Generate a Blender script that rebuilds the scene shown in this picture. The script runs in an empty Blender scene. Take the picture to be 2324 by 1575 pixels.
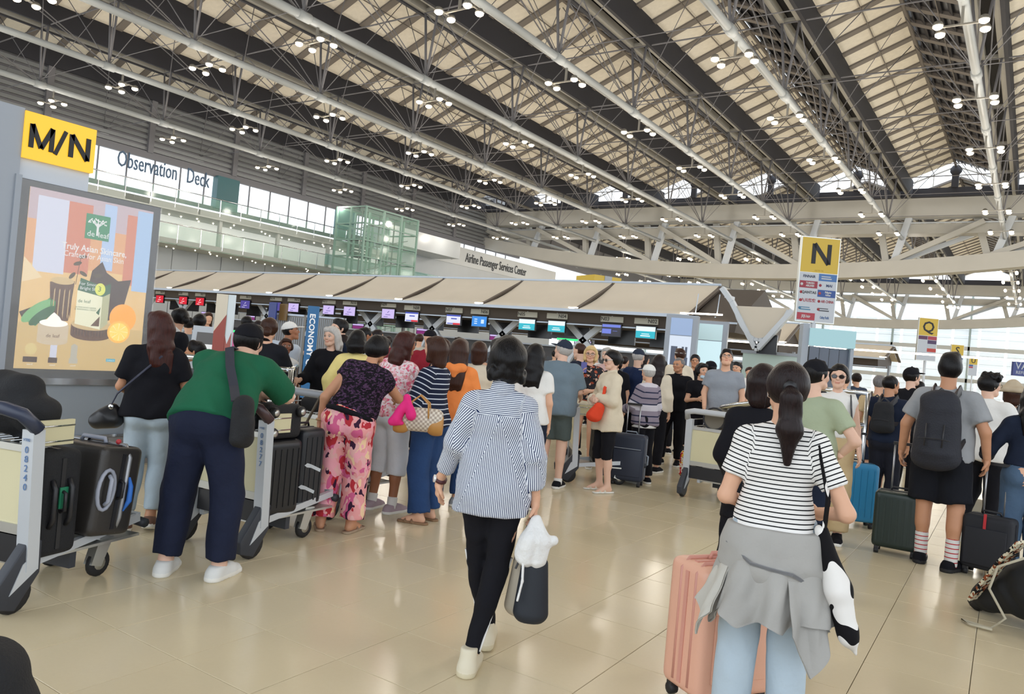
import bpy, bmesh, math, random
import numpy as np
from mathutils import Vector, Matrix
random.seed(7); np.random.seed(7)
PI = math.pi
SC = bpy.context.scene
COL = SC.collection
# ------------------------------------------------------------------ camera
CW, CH, FPX = 2324.0, 1575.0, 1735.0
YAW, PITCH, ROLL, HC = -0.6001, 0.0046, 0.0903, 1.5
_F = np.array([math.sin(YAW)*math.cos(PITCH), math.cos(YAW)*math.cos(PITCH), math.sin(PITCH)])
_r = np.array([math.cos(YAW), -math.sin(YAW), 0.0]); _u = np.cross(_r, _F)
_R = _r*math.cos(ROLL)+_u*math.sin(ROLL); _U = -_r*math.sin(ROLL)+_u*math.cos(ROLL)
cam = bpy.data.cameras.new('camera'); camo = bpy.data.objects.new('camera', cam); COL.objects.link(camo)
cam.sensor_width = 36.0; cam.lens = 36.0*FPX/CW; cam.clip_end = 600; cam.clip_start = 0.05
camo.matrix_world = Matrix(((_R[0], _U[0], -_F[0], 0), (_R[1], _U[1], -_F[1], 0), (_R[2], _U[2], -_F[2], HC), (0, 0, 0, 1)))
SC.camera = camo
def ray(px, py): return _F+_R*(px-CW/2)/FPX-_U*(py-CH/2)/FPX
def G(px, py, z=0.0):
    d = ray(px, py); return np.array([0, 0, HC])+d*(z-HC)/d[2]
def at(px, py, dep): return np.array([0, 0, HC])+ray(px, py)*dep
# ------------------------------------------------------------------ world, light, exposure
SC.view_settings.view_transform = 'Standard'; SC.view_settings.look = 'None'
SC.view_settings.gamma = 1.0; SC.view_settings.use_curve_mapping = False
SC.view_settings.exposure = 0.72
W = bpy.data.worlds.new('sky'); SC.world = W; W.use_nodes = True
bg = W.node_tree.nodes['Background']; bg.inputs[0].default_value = (0.86, 0.93, 1.0, 1); bg.inputs[1].default_value = 1.35
SC.cycles.max_bounces = 7; SC.cycles.diffuse_bounces = 4; SC.cycles.glossy_bounces = 3; SC.cycles.transmission_bounces = 4
SC.cycles.transparent_max_bounces = 8; SC.cycles.sample_clamp_indirect = 4.0
LAMP_W = 190.0
# ------------------------------------------------------------------ materials
MATS = {}
def lin(c):
    return tuple((x/12.92 if x <= .04045 else ((x+.055)/1.055)**2.4) for x in c)
def rgb(h):
    h = h.lstrip('#'); return lin(tuple(int(h[i:i+2], 16)/255 for i in (0, 2, 4)))
def mat(name, color, rough=.55, metal=0.0, emit=0.0, alpha=1.0, coat=0.0, bump=0.0, bscale=30.0, spec=None, var=0.0, trans=0.0, vs=8.0, stretch=(1, 1, 1)):
    if name in MATS: return MATS[name]
    if isinstance(color, str): color = rgb(color)
    m = bpy.data.materials.new(name); m.use_nodes = True; nt = m.node_tree; b = nt.nodes['Principled BSDF']
    b.inputs['Base Color'].default_value = (*color, 1); b.inputs['Roughness'].default_value = rough
    b.inputs['Metallic'].default_value = metal
    if spec is not None: b.inputs['Specular IOR Level'].default_value = spec
    if coat: b.inputs['Coat Weight'].default_value = coat; b.inputs['Coat Roughness'].default_value = .04
    if emit: b.inputs['Emission Color'].default_value = (*color, 1); b.inputs['Emission Strength'].default_value = emit
    if alpha < 1: b.inputs['Alpha'].default_value = alpha
    if trans: b.inputs['Transmission Weight'].default_value = trans
    if bump or var:
        tc = nt.nodes.new('ShaderNodeTexCoord'); mp = nt.nodes.new('ShaderNodeMapping'); mp.inputs['Scale'].default_value = stretch
        nt.links.new(tc.outputs['Object'], mp.inputs[0])
        nz = nt.nodes.new('ShaderNodeTexNoise'); nz.inputs['Scale'].default_value = bscale; nz.inputs['Detail'].default_value = 4
        nt.links.new(mp.outputs[0], nz.inputs['Vector'])
        if bump:
            bp = nt.nodes.new('ShaderNodeBump'); bp.inputs['Strength'].default_value = bump; bp.inputs['Distance'].default_value = .02
            nt.links.new(nz.outputs[0], bp.inputs['Height']); nt.links.new(bp.outputs[0], b.inputs['Normal'])
        if var:
            n2 = nt.nodes.new('ShaderNodeTexNoise'); n2.inputs['Scale'].default_value = vs; nt.links.new(mp.outputs[0], n2.inputs['Vector'])
            mr = nt.nodes.new('ShaderNodeMapRange'); mr.inputs['From Min'].default_value = .3; mr.inputs['From Max'].default_value = .7
            mr.inputs['To Min'].default_value = 1-var; mr.inputs['To Max'].default_value = 1+var; nt.links.new(n2.outputs[0], mr.inputs[0])
            mx = nt.nodes.new('ShaderNodeVectorMath'); mx.operation = 'SCALE'; mx.inputs[0].default_value = color
            nt.links.new(mr.outputs[0], mx.inputs['Scale']); nt.links.new(mx.outputs[0], b.inputs['Base Color'])
    MATS[name] = m; return m
def nodes(name, rough=.7):
    m = bpy.data.materials.new(name); m.use_nodes = True; nt = m.node_tree; b = nt.nodes['Principled BSDF']; b.inputs['Roughness'].default_value = rough
    MATS[name] = m; return m, nt, b
class NX:
    """small node expression helper"""
    def __init__(s, nt): s.nt = nt
    def m(s, op, a, b=0.0, c=0.0):
        n = s.nt.nodes.new('ShaderNodeMath'); n.operation = op
        for i, v in enumerate((a, b, c)):
            if isinstance(v, (int, float)): n.inputs[i].default_value = v
            else: s.nt.links.new(v, n.inputs[i])
        return n.outputs[0]
    def attr(s, nm):
        n = s.nt.nodes.new('ShaderNodeAttribute'); n.attribute_name = nm; return n
    def sep(s, v):
        n = s.nt.nodes.new('ShaderNodeSeparateXYZ'); s.nt.links.new(v, n.inputs[0]); return n.outputs
    def mix(s, f, a, b):
        n = s.nt.nodes.new('ShaderNodeMix'); n.data_type = 'RGBA'
        if isinstance(f, (int, float)): n.inputs[0].default_value = f
        else: s.nt.links.new(f, n.inputs[0])
        for i, v in ((6, a), (7, b)):
            if isinstance(v, tuple): n.inputs[i].default_value = (*v[:3], 1)
            else: s.nt.links.new(v, n.inputs[i])
        return n.outputs[2]
    def noise(s, v, sc, det=2, sx=(1, 1, 1)):
        mp = s.nt.nodes.new('ShaderNodeMapping'); mp.inputs['Scale'].default_value = sx; s.nt.links.new(v, mp.inputs[0])
        n = s.nt.nodes.new('ShaderNodeTexNoise'); n.inputs['Scale'].default_value = sc; n.inputs['Detail'].default_value = det
        s.nt.links.new(mp.outputs[0], n.inputs['Vector']); return n.outputs[0]
def weave(nt, b, st=.25, sc=260):
    x = NX(nt); tc = nt.nodes.new('ShaderNodeTexCoord'); n = x.noise(tc.outputs['Object'], sc)
    bp = nt.nodes.new('ShaderNodeBump'); bp.inputs['Strength'].default_value = st; bp.inputs['Distance'].default_value = .003
    nt.links.new(n, bp.inputs['Height']); nt.links.new(bp.outputs[0], b.inputs['Normal'])
def cloth(name, color, rough=.85):
    return mat(name, color, rough, bump=.5, bscale=11, var=.06, vs=5, spec=.2)
def stripes(name, c1, c2, period, frac, off=0.0, c3=None):
    if name in MATS: return MATS[name]
    m, nt, b = nodes(name, .85); x = NX(nt); z = x.sep(x.attr('suv').outputs['Vector'])[2]
    f = x.m('FRACT', x.m('DIVIDE', x.m('ADD', z, 5.0+off), period)); s = x.m('LESS_THAN', f, frac)
    c = x.mix(s, rgb(c1), rgb(c2))
    if c3:
        f3 = x.m('FRACT', x.m('DIVIDE', x.m('ADD', z, 5.0+off), period*4)); c = x.mix(x.m('LESS_THAN', f3, .25), c, rgb(c3))
    nt.links.new(c, b.inputs['Base Color']); b.inputs['Specular IOR Level'].default_value = .2; return m
# ------------------------------------------------------------------ object helpers
def link(name, me, m=None, parent=None):
    o = bpy.data.objects.new(name, me); COL.objects.link(o)
    if m is not None and me is not None:
        for q in (m if isinstance(m, (list, tuple)) else [m]): me.materials.append(q)
    if parent is not None: o.parent = parent
    return o
def tag(o, label=None, cat=None, group=None, kind=None):
    if label: o['label'] = label
    if cat: o['category'] = cat
    if group: o['group'] = group
    if kind: o['kind'] = kind
    return o
def empty(name, loc=(0, 0, 0), rz=0.0, label=None, cat=None, group=None, kind=None):
    o = bpy.data.objects.new(name, None); COL.objects.link(o); o.empty_display_size = .1
    o.location = tuple(float(v) for v in loc); o.rotation_euler = (0, 0, rz); return tag(o, label, cat, group, kind)
def copy_tree(o, parent=None):
    c = o.copy(); COL.objects.link(c)
    if parent is not None: c.parent = parent
    for ch in [k for k in KIDS(o)]: copy_tree(ch, c)
    return c
def KIDS(o): return list(o.children)
class MB:
    def __init__(s): s.v = []; s.f = []; s.mi = []; s.smooth = []
    def add(s, vs, fs, mi=0, sm=False):
        n = len(s.v); s.v += [tuple(map(float, p)) for p in vs]; s.f += [tuple(i+n for i in f) for f in fs]
        s.mi += [mi]*len(fs); s.smooth += [sm]*len(fs); return s
    def box(s, lo, hi, mi=0, R=None, o=None):
        x0, y0, z0 = lo; x1, y1, z1 = hi
        vs = [(x0, y0, z0), (x1, y0, z0), (x1, y1, z0), (x0, y1, z0), (x0, y0, z1), (x1, y0, z1), (x1, y1, z1), (x0, y1, z1)]
        if R is not None: vs = [tuple(R@Vector(p)+Vector(o or (0, 0, 0))) for p in vs]
        return s.add(vs, [(0, 3, 2, 1), (4, 5, 6, 7), (0, 1, 5, 4), (1, 2, 6, 5), (2, 3, 7, 6), (3, 0, 4, 7)], mi)
    def bar(s, a, b, w, h, up=(0, 0, 1), mi=0):
        a = Vector([float(q) for q in a]); b = Vector([float(q) for q in b]); d = (b-a); L = d.length
        if L < 1e-6: return s
        d /= L; u = Vector(up)
        if abs(d.dot(u)) > .98: u = Vector((1, 0, 0))
        x = d.cross(u).normalized(); u = x.cross(d).normalized(); x *= w/2; u *= h/2
        vs = [a-x-u, a+x-u, a+x+u, a-x+u, b-x-u, b+x-u, b+x+u, b-x+u]
        return s.add(vs, [(0, 1, 2, 3), (7, 6, 5, 4), (0, 4, 5, 1), (1, 5, 6, 2), (2, 6, 7, 3), (3, 7, 4, 0)], mi)
    def tube(s, pts, r, n=8, mi=0, cap=True, closed=False):
        P = [Vector([float(q) for q in p]) for p in pts]; m = len(P); R = r if isinstance(r, (list, tuple)) else [r]*m
        vs = []; pu = None
        for i, p in enumerate(P):
            if closed: d = P[(i+1) % m]-P[i-1]
            else: d = P[min(i+1, m-1)]-P[max(i-1, 0)]
            if d.length < 1e-9: d = Vector((0, 0, 1))
            d.normalize()
            if pu is None:
                pu = Vector((0, 0, 1)) if abs(d.z) < .9 else Vector((1, 0, 0))
            x = d.cross(pu)
            if x.length < 1e-4: x = d.cross(Vector((0, 1, 0)))
            x.normalize(); pu = x.cross(d).normalized()
            for k in range(n):
                a = 2*PI*k/n; vs.append(p+(x*math.cos(a)+pu*math.sin(a))*R[i])
        fs = []
        for i in range(m if closed else m-1):
            j = (i+1) % m
            for k in range(n):
                q = (k+1) % n; fs.append((i*n+k, i*n+q, j*n+q, j*n+k))
        if cap and not closed: fs.append(tuple(range(n-1, -1, -1))); fs.append(tuple((m-1)*n+k for k in range(n)))
        return s.add(vs, fs, mi, True)
    def lathe(s, prof, c=(0, 0, 0), n=16, mi=0, ax='z'):
        vs = []
        for (r, h) in prof:
            for k in range(n):
                a = 2*PI*k/n; q = (r*math.cos(a), r*math.sin(a), h)
                if ax == 'x': q = (h, r*math.cos(a), r*math.sin(a))
                if ax == 'y': q = (r*math.sin(a), h, r*math.cos(a))
                vs.append((q[0]+c[0], q[1]+c[1], q[2]+c[2]))
        fs = [(i*n+k, i*n+(k+1) % n, (i+1)*n+(k+1) % n, (i+1)*n+k) for i in range(len(prof)-1) for k in range(n)]
        fs += [tuple(range(n-1, -1, -1)), tuple((len(prof)-1)*n+k for k in range(n))]
        return s.add(vs, fs, mi, True)
    def ball(s, c, r, n=10, mi=0, sc=(1, 1, 1)):
        m = max(4, n//2); prof = [(max(1e-4, math.sin(PI*i/m)), -math.cos(PI*i/m)) for i in range(m+1)]
        vs = []; 
        for (q, h) in prof:
            for k in range(n):
                a = 2*PI*k/n; vs.append((c[0]+r*q*math.cos(a)*sc[0], c[1]+r*q*math.sin(a)*sc[1], c[2]+r*h*sc[2]))
        fs = [(i*n+k, i*n+(k+1) % n, (i+1)*n+(k+1) % n, (i+1)*n+k) for i in range(m) for k in range(n)]
        return s.add(vs, fs, mi, True)
    def prism(s, poly, h0, h1, plane='xz', mi=0):
        """poly: list of 2D points, extruded between h0 and h1 along the missing axis"""
        def P(p, h): return {'xz': (p[0], h, p[1]), 'xy': (p[0], p[1], h), 'yz': (h, p[0], p[1])}[plane]
        n = len(poly); vs = [P(p, h0) for p in poly]+[P(p, h1) for p in poly]
        fs = [tuple(range(n)), tuple(range(2*n-1, n-1, -1))]+[(i, i+n, (i+1) % n+n, (i+1) % n) for i in range(n)]
        return s.add(vs, fs, mi)
    def mesh(s, name):
        me = bpy.data.meshes.new(name); me.from_pydata(s.v, [], s.f)
        me.polygons.foreach_set('material_index', s.mi); me.polygons.foreach_set('use_smooth', s.smooth); me.update()
        return me
    def build(s, name, m, parent=None, fix=False, bevel=0, seg=2):
        me = s.mesh(name)
        if fix or bevel:
            bm = bmesh.new(); bm.from_mesh(me)
            if bevel:
                bmesh.ops.bevel(bm, geom=list(bm.edges)+list(bm.verts), offset=bevel, segments=seg, profile=.6, affect='EDGES', clamp_overlap=True)
                for f in bm.faces: f.smooth = True
            bmesh.ops.recalc_face_normals(bm, faces=bm.faces); bm.to_mesh(me); bm.free()
        return link(name, me, m, parent)
def rbox(name, lo, hi, m, parent=None, bevel=.01, seg=2):
    b = min(bevel, .45*min(abs(hi[i]-lo[i]) for i in range(3)))
    return MB().box(lo, hi).build(name, m, parent, bevel=b, seg=seg)
_TX = {}
def text(s, size, m, parent, loc, rot=(PI/2, 0, 0), name='lettering', align='CENTER', depth=.002, sx=1.0, bold=0.0, shear=0.0):
    key = (s, size, align, depth, bold, shear)
    if key not in _TX:
        cu = bpy.data.curves.new('t', 'FONT'); cu.body = s; cu.size = size; cu.align_x = align; cu.align_y = 'CENTER'; cu.extrude = depth
        cu.offset = bold; cu.resolution_u = 2; cu.shear = shear
        o = bpy.data.objects.new('t', cu); me = bpy.data.meshes.new_from_object(o); bpy.data.objects.remove(o); _TX[key] = me
    me = _TX[key].copy(); me.materials.clear()
    o = link(name, me, m, parent); o.location = loc; o.rotation_euler = rot; o.scale = (sx, 1, 1); return o
# ================================================================== THE SETTING
M_beam = mat('beam_grey', '#9c9a94', .5, var=.05, vs=.6)
M_beamd = mat('beam_dark', '#77767a', .55)
M_pipe = mat('pipe_grey', '#9ea2a3', .5)
M_black = mat('gutter_black', '#2c2c33', .7)
M_panel = mat('roof_beige', '#e2dccf', .8, bump=.1, bscale=12, var=.05, vs=3)
M_purl = mat('purlin_grey', '#77716c', .7)
M_louv = mat('louvre_dark', '#35353a', .35)
M_white = mat('white_steel', '#c3c9d0', .45)
M_chord = mat('chord_beige', '#b4b2ab', .6, var=.04, vs=.4)
M_chrome = mat('chrome', '#d4d7da', .18, 1.0)
M_alu = mat('aluminium', '#cdcdc8', .35, .85)
# ---- floor: individual tiles near the camera, one joined field further out
def tile_mat():
    m, nt, b = nodes('floor_tile', .2); x = NX(nt); tc = nt.nodes.new('ShaderNodeTexCoord'); o = nt.nodes.new('ShaderNodeObjectInfo')
    geo = nt.nodes.new('ShaderNodeNewGeometry'); n = x.noise(geo.outputs['Position'], 1.3, 4); n2 = x.noise(geo.outputs['Position'], 45, 3)
    f = x.m('ADD', x.m('MULTIPLY', n, .45), x.m('MULTIPLY', o.outputs['Random'], .25)); f = x.m('ADD', f, x.m('MULTIPLY', n2, .25))
    c = x.mix(f, rgb('#d1c2a0'), rgb('#dfd2b6')); sp = x.noise(geo.outputs['Position'], 26, 2); s = x.m('GREATER_THAN', sp, .80)
    c = x.mix(x.m('MULTIPLY', s, .35), c, rgb('#8a7d66')); nt.links.new(c, b.inputs['Base Color'])
    r = x.m('ADD', x.m('MULTIPLY', n, .12), .13); nt.links.new(r, b.inputs['Roughness'])
    b.inputs['Coat Weight'].default_value = .0; b.inputs['Specular IOR Level'].default_value = .4
    return m
M_tile = tile_mat(); M_grout = mat('floor_joint', '#8f8470', .8)
TO, TS, TT = (-4.0254, 2.0213), .4911, -.0241
def tpos(l, c): return (TO[0]+TS*(l*math.sin(TT)+c*math.cos(TT)), TO[1]+TS*(l*math.cos(TT)-c*math.sin(TT)))
floor = MB().box((-80, -30, -.3), (50, 200, -.012)).build('floor', M_grout); tag(floor, kind='structure')
def inview(x, y, mg=150):
    d = np.array([x, y, -HC]); z = d@_F
    if z < .5: return None
    u = CW/2+FPX*(d@_R)/z; v = CH/2-FPX*(d@_U)/z
    return z if (-mg < u < CW+mg and -mg < v < CH+mg+100) else None
cells = []
for l in range(-14, 90):
    for c in range(-90, 60):
        px, py = tpos(l+.5, c+.5); z = inview(px, py)
        if z is not None and z < 26: cells.append((z, l, c))
cells.sort()
TL = .5*TS-.0018
tm = MB().box((-TL, -TL, -.012), (TL, TL, 0)).mesh('tile')
tme = bmesh.new(); tme.from_mesh(tm); bmesh.ops.bevel(tme, geom=[e for e in tme.edges if all(abs(v.co.z) < 1e-6 for v in e.verts)], offset=.0012, segments=1, affect='EDGES'); bmesh.ops.recalc_face_normals(tme, faces=tme.faces); tme.to_mesh(tm); tme.free()
tm.materials.append(M_tile)
field = MB()
for i, (z, l, c) in enumerate(cells):
    px, py = tpos(l+.5, c+.5)
    if i < 300:
        o = link('tile', tm, None, floor); o.location = (px, py, random.uniform(-.0003, .0003)); o.rotation_euler = (0, 0, -TT)
    else:
        k = TL; cs, sn = math.cos(-TT), math.sin(-TT); q = [(px+a*cs-b*sn, py+a*sn+b*cs) for a, b in ((-k, -k), (k, -k), (k, k), (-k, k))]
        field.add([(a, b, 0) for a, b in q]+[(a, b, -.012) for a, b in q], [(0, 1, 2, 3), (0, 4, 5, 1), (1, 5, 6, 2), (2, 6, 7, 3), (3, 7, 4, 0)])
tag(field.build('tile_field', M_tile, floor), kind='stuff')
# beyond 26 m the joints are left to the material; the slab top sits a hair under the tiles
def far_mat():
    m, nt, b = nodes('floor_far', .32); x = NX(nt); geo = nt.nodes.new('ShaderNodeNewGeometry'); n = x.noise(geo.outputs['Position'], 1.3, 4)
    nt.links.new(x.mix(n, rgb('#d1c2a0'), rgb('#dfd2b6')), b.inputs['Base Color']); return m
M_far = far_mat()
ff = MB()
S = 1.0
for (x0, y0, x1, y1) in ((-80, 28, 50, 200), (-80, 4, -26, 28), (-80, -30, -12, 4), (12, -30, 50, 28), (-12, -30, 12, -1)):
    ff.add([(x0, y0, -.004), (x1, y0, -.004), (x1, y1, -.004), (x0, y1, -.004)], [(0, 1, 2, 3)])
tag(ff.build('far_floor', M_far, floor), kind='stuff')
# ---- roof
Z_PIPE, Z_TW, XT0, NS = 16.7, 20.95, -3.33, 9.0
ceiling = empty('ceiling', (0, 0, 0), kind='structure')
def bay(y0, y1, xs, near):
    L = y1-y0; step = 2.25; n = int(L/step)
    yy = [y0+step*i for i in range(n)]
    sl = Vector((3.7, 0, 1.5)); Ls = sl.length
    ang = math.atan2(1.5, 3.7)
    # panel meshes centred on their own origin, slope axis = x
    pm = MB().box((-Ls/2, -step/2+.28, 0), (Ls/2, step/2-.28, .08)).mesh('roof_panel'); pm.materials.append(M_panel)
    lm = MB()
    for k in range(7): lm.bar((-Ls/2+.3+k*.6, -step/2+.2, .0), (-Ls/2+.3+k*.6, step/2-.2, .0), .32, .04, up=(.5, 0, 1))
    lm.box((-Ls/2, -step/2+.2, .10), (Ls/2, step/2-.2, .14))
    lm = lm.mesh('louvre_panel'); lm.materials.append(M_louv)
    um = MB().box((-Ls/2, -.26, -.10), (Ls/2, .26, .10)).mesh('purlin'); um.materials.append(M_purl)
    for bi, xt in enumerate(xs):
        xr = xt+4.5
        b = empty('ceiling', (0, 0, 0), kind='structure')
        vis = near
        c1 = (xt+.8+1.85, 22.15+.75); c2 = (xt+8.2-1.85, 22.15+.75)
        if vis:
            for y in yy:
                for me, cx, sg in ((pm, c1, -1), (lm, c2, 1)):
                    o = link('roof_panel' if sg < 0 else 'louvre_panel', me, None, b); o.location = (cx[0], y+step/2, cx[1]); o.rotation_euler = (0, sg*ang, 0)
                for cx, sg in ((c1, -1), (c2, 1)):
                    o = link('purlin', um, None, b); o.location = (cx[0], y, cx[1]); o.rotation_euler = (0, sg*ang, 0)
        else:
            P = MB(); Q = MB(); U = MB()
            for y in yy:
                for mb, cx, sg, wd in ((P, c1, -1, step/2-.28), (Q, c2, 1, step/2-.2)):
                    R = Matrix.Rotation(sg*ang, 3, 'Y'); mb.box((-Ls/2, -wd, 0), (Ls/2, wd, .08), R=R, o=(cx[0], y+step/2, cx[1]))
                for cx, sg in ((c1, -1), (c2, 1)):
                    R = Matrix.Rotation(sg*ang, 3, 'Y'); U.box((-Ls/2, -.26, -.1), (Ls/2, .26, .1), R=R, o=(cx[0], y, cx[1]))
            tag(P.build('roof_panel', M_panel, b), kind='stuff'); tag(Q.build('louvre_panel', M_louv, b), kind='stuff'); tag(U.build('purlin', M_purl, b), kind='stuff')
        g = MB(); g.box((xt+.62, y0, 20.6), (xt+.82, y1, 22.25)); g.box((xt+8.18, y0, 20.6), (xt+8.38, y1, 22.25)); g.box((xt-.62, y0, 21.3), (xt+.62, y1, 21.4))
        g.build('gutter', M_black, b)
        r = MB(); r.tube([(xr, y0, 23.55), (xr, y1, 23.55)], .13, 6)
        for sg, cx in ((-1, c1), (1, c2)):   # thin seam rail down the middle of each slope
            r.bar((cx[0], y0, cx[1]-.12), (cx[0], y1, cx[1]-.12), .05, .05)
        r.build('ridge_rail', M_purl, b)
TRX = [XT0-NS*n for n in range(-2, 8)]
bay(-16.5, 86, TRX[:10], True)
bay(91, 158.5, TRX[:10], False)
# ---- roof trusses
def truss(i, xt, y0, nodes_y, y1, near):
    t = empty('roof_truss', (xt, 0, Z_PIPE), kind='structure')
    p = MB().tube([(0, y0, 0), (0, y1, 0)], .2, 12); 
    p.build('pipe', M_pipe, t)
    dz = Z_TW-Z_PIPE
    for s in (-1, 1): MB().box((s*.48-.15, y0, dz-.25), (s*.48+.15, y1, dz+.25)).build('twin_beam', M_beam, t)
    for k, y in enumerate(nodes_y):
        MB().box((-.4, y-.12, dz-.22), (.4, y+.12, dz-.02)).build('cross_tie', M_beam, t)
        v = MB()
        for s in (-1, 1): v.tube([(0, y, 0), (s*.48, y, dz-.2)], .075, 6)
        v.build('strut', M_beamd, t)
        if near:
            v = MB()
            for s in (-1, 1):
                v.tube([(0, y, 0), (s*.48, y-9, dz-.2)], .035, 5)
                v.tube([(0, y, .1), (s*4.4, y-2.2, 6.3)], .028, 4); v.tube([(0, y, .1), (s*4.4, y+2.2, 6.3)], .028, 4)
            v.tube([(-4.5, y, dz-.25), (4.5, y, dz-.25)], .05, 5)
            v.tube([(-4.5, y, .4), (4.5, y, .4)], .028, 4)
            v.build('brace', M_beamd, t)
        c = MB().tube([(0, y-.35, 0), (0, y+.35, 0)], .25, 10); c.build('node_sleeve', M_pipe, t)
    for dx in (.55, -.55): pass
NY1 = [6+9*k for k in range(0, 9)]; NY2 = [96+9*k for k in range(7)]
for i, xt in enumerate(TRX[:10]):
    truss(i, xt, -16, NY1, 88, True); truss(i, xt, 88, NY2, 160, False)
# ---- super trusses across the hall
def super_truss(Y0, full):
    t = empty('trim_1' if full else 'trim_2', (0, Y0, 0), kind='structure')
    MB().box((-80, 0, 18.85), (30, 1.6, 20.75)).build('top_chord', M_chord, t)
    MB().box((-80, -.6, 20.75), (30, 1.6, 21.6)).build('gutter', M_black, t)
    MB().box((-80, 1.0, 17.3), (30, 3.0, 18.3)).build('walkway_beam', M_chord, t)
    MB().tube([(-80, .7, 18.35), (30, .7, 18.35)], .09, 6).build('handrail', M_white, t)
    def zb(x): return 12.2+.0024*(x+28)**2
    b = MB(); xs = [-80+2.5*k for k in range(45)]
    for xa, xb in zip(xs[:-1], xs[1:]):
        za, z2 = zb(xa), zb(xb)
        b.add([(xa, 0, za), (xb, 0, z2), (xb, 0, z2+1.6), (xa, 0, za+1.6), (xa, 1.8, za), (xb, 1.8, z2), (xb, 1.8, z2+1.6), (xa, 1.8, za+1.6)],
              [(0, 1, 2, 3), (0, 4, 5, 1), (3, 2, 6, 7), (7, 6, 5, 4)])
    b.build('bottom_chord', M_chord, t)
    for n in range(-2, 9):
        x = XT0-NS*n-1.0; z = zb(x)+1.5
        for s in (-1, 1):
            MB().bar((x+s*.35, .8, z), (x+s*1.5, .8 if s > 0 else 2.0, 18.9), .62, .62, up=(0, 1, 0)).build('web_member', M_white if s > 0 else M_chord, t)
        sd = -1 if x < -20 else 1
        MB().bar((x, .5, z), (x+sd*8.2, .5, 18.4), .5, .5, up=(0, 1, 0)).build('diagonal', M_chord, t)
        MB().bar((x, 2.0, z), (x+sd*8.2, 3.2, 18.0), .45, .45, up=(0, 1, 0)).build('diagonal', M_white, t)
super_truss(87.0, True); super_truss(160.0, False)
# gable triangles with their dark bearing in the middle, between bay one and the super truss
for n in range(-1, 8):
    xr = XT0-NS*n+4.5
    g = empty('window_%d' % (n+2), (xr, 86.1, 0), kind='structure')
    MB().ball((0, 0, 23.2), .55, 10).box((-.3, -.2, 21.5), (.3, .2, 23.0)).build('bearing', M_black, g)
    f = MB()
    for s in (-1, 1): f.bar((s*3.7, 0, 22.1), (s*.2, 0, 23.5), .12, .12); f.bar((s*1.9, 0, 21.6), (s*1.9, 0, 22.8), .07, .07)
    f.build('frame', M_beam, g)
# ---- glazed end facade
M_glass = mat('facade_glass', '#dfeef2', .05, alpha=.10, spec=.5); M_deck0 = mat('mullion_green', '#9eaaa6', .5)
fac = empty('wall_back', (0, 172, 0), kind='structure')
MB().box((-80, .1, 0), (50, .16, 23)).build('glass', M_glass, fac)
f = MB()
for k in range(14): f.box((-80, -.06, .5+1.6*k), (50, .06, .5+1.6*k+.07))
f.build('transom', M_white, fac)
pm_ = MB().box((-2.0, -.02, -1.5), (2.0, .02, 1.5)).mesh('translucent_panel'); pm_.materials.append(mat('translucent', '#e8eff2', .5, alpha=.5))
for k in range(24):
    for j in range(5):
        o = link('translucent_panel', pm_, None, fac); o.location = (20-4.5*k, -.1, 1.7+3.05*j)
for k in range(8): MB().box((16-13.5*k, -.9, 0), (16.35-13.5*k, -.2, 22.5)).build('mullion', M_deck0, fac)
for z in (3.2, 9.4): MB().box((-80, -.9, z), (50, -.5, z+.75)).build('spandrel', M_chord, fac)
# sky-lit strip windows between the second super truss and the facade
# ---- left concourse wall with the upper decks
M_wallp = mat('wall_panel', '#b4b9bd', .3, var=.04, vs=.3)
M_corr = mat('corrugated', '#8d8f90', .5, .4)
M_gg = mat('green_glass', '#9cc7b4', .08, alpha=.20, spec=.7)
M_gg2 = mat('teal_glass', '#7fb3ad', .08, alpha=.45, spec=.7)
M_deck = mat('deck_edge', '#b9beb9', .5)
wl = empty('wall_left', (-66, 0, 0), kind='structure')
pan = MB().box((-.3, -1.25, -1.9), (0, 1.25, 1.9)).mesh('wall_panel'); pan.materials.append(M_wallp)
for j, z in enumerate((2.4, 6.6)):
    for k in range(34):
        o = link('wall_panel', pan, None, wl); o.location = (random.uniform(-.02, .02), 8+2.56*k, z-.1); o.scale = (1, 1, 1.08)
cor = MB()
for k in range(14): cor.box((-.1, -20, 16.2+.5*k), (.15, 96, 16.2+.5*k+.3))
cor.build('corrugated_cladding', M_corr, wl)
MB().box((-.6, -20, 16.0), (-.1, 160, 24.2)).build('backing', M_beamd, wl)
MB().box((-.9, -20, 0), (-.35, 96, 12.0)).build('core', M_beamd, wl)
lo = MB()
for k in range(13): lo.box((-.4, -15+8.6*k, 16), (.4, -15+8.6*k+.5, 23))
lo.build('pilaster', M_beamd, wl)
wn = empty('window_20', (-66, 0, 0), kind='structure')
MB().box((-.1, -20, 12.6), (0, 96, 15.6)).build('pane', M_glass, wn)
f = MB(); f.box((-.1, -20, 15.5), (.25, 96, 16.1)); f.box((-.1, -20, 12.3), (.25, 96, 12.65))
for k in range(44): f.box((-.05, -15+2.5*k, 12.6), (.08, -15+2.5*k+.10, 15.5))
f.build('frame', M_beamd, wn)
for y in (43.5, 59): MB().box((-.1, y, 12.5), (.7, y+2.4, 15.6)).build('pier', mat('teal_pier', '#3f6a70', .4), wn)
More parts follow.
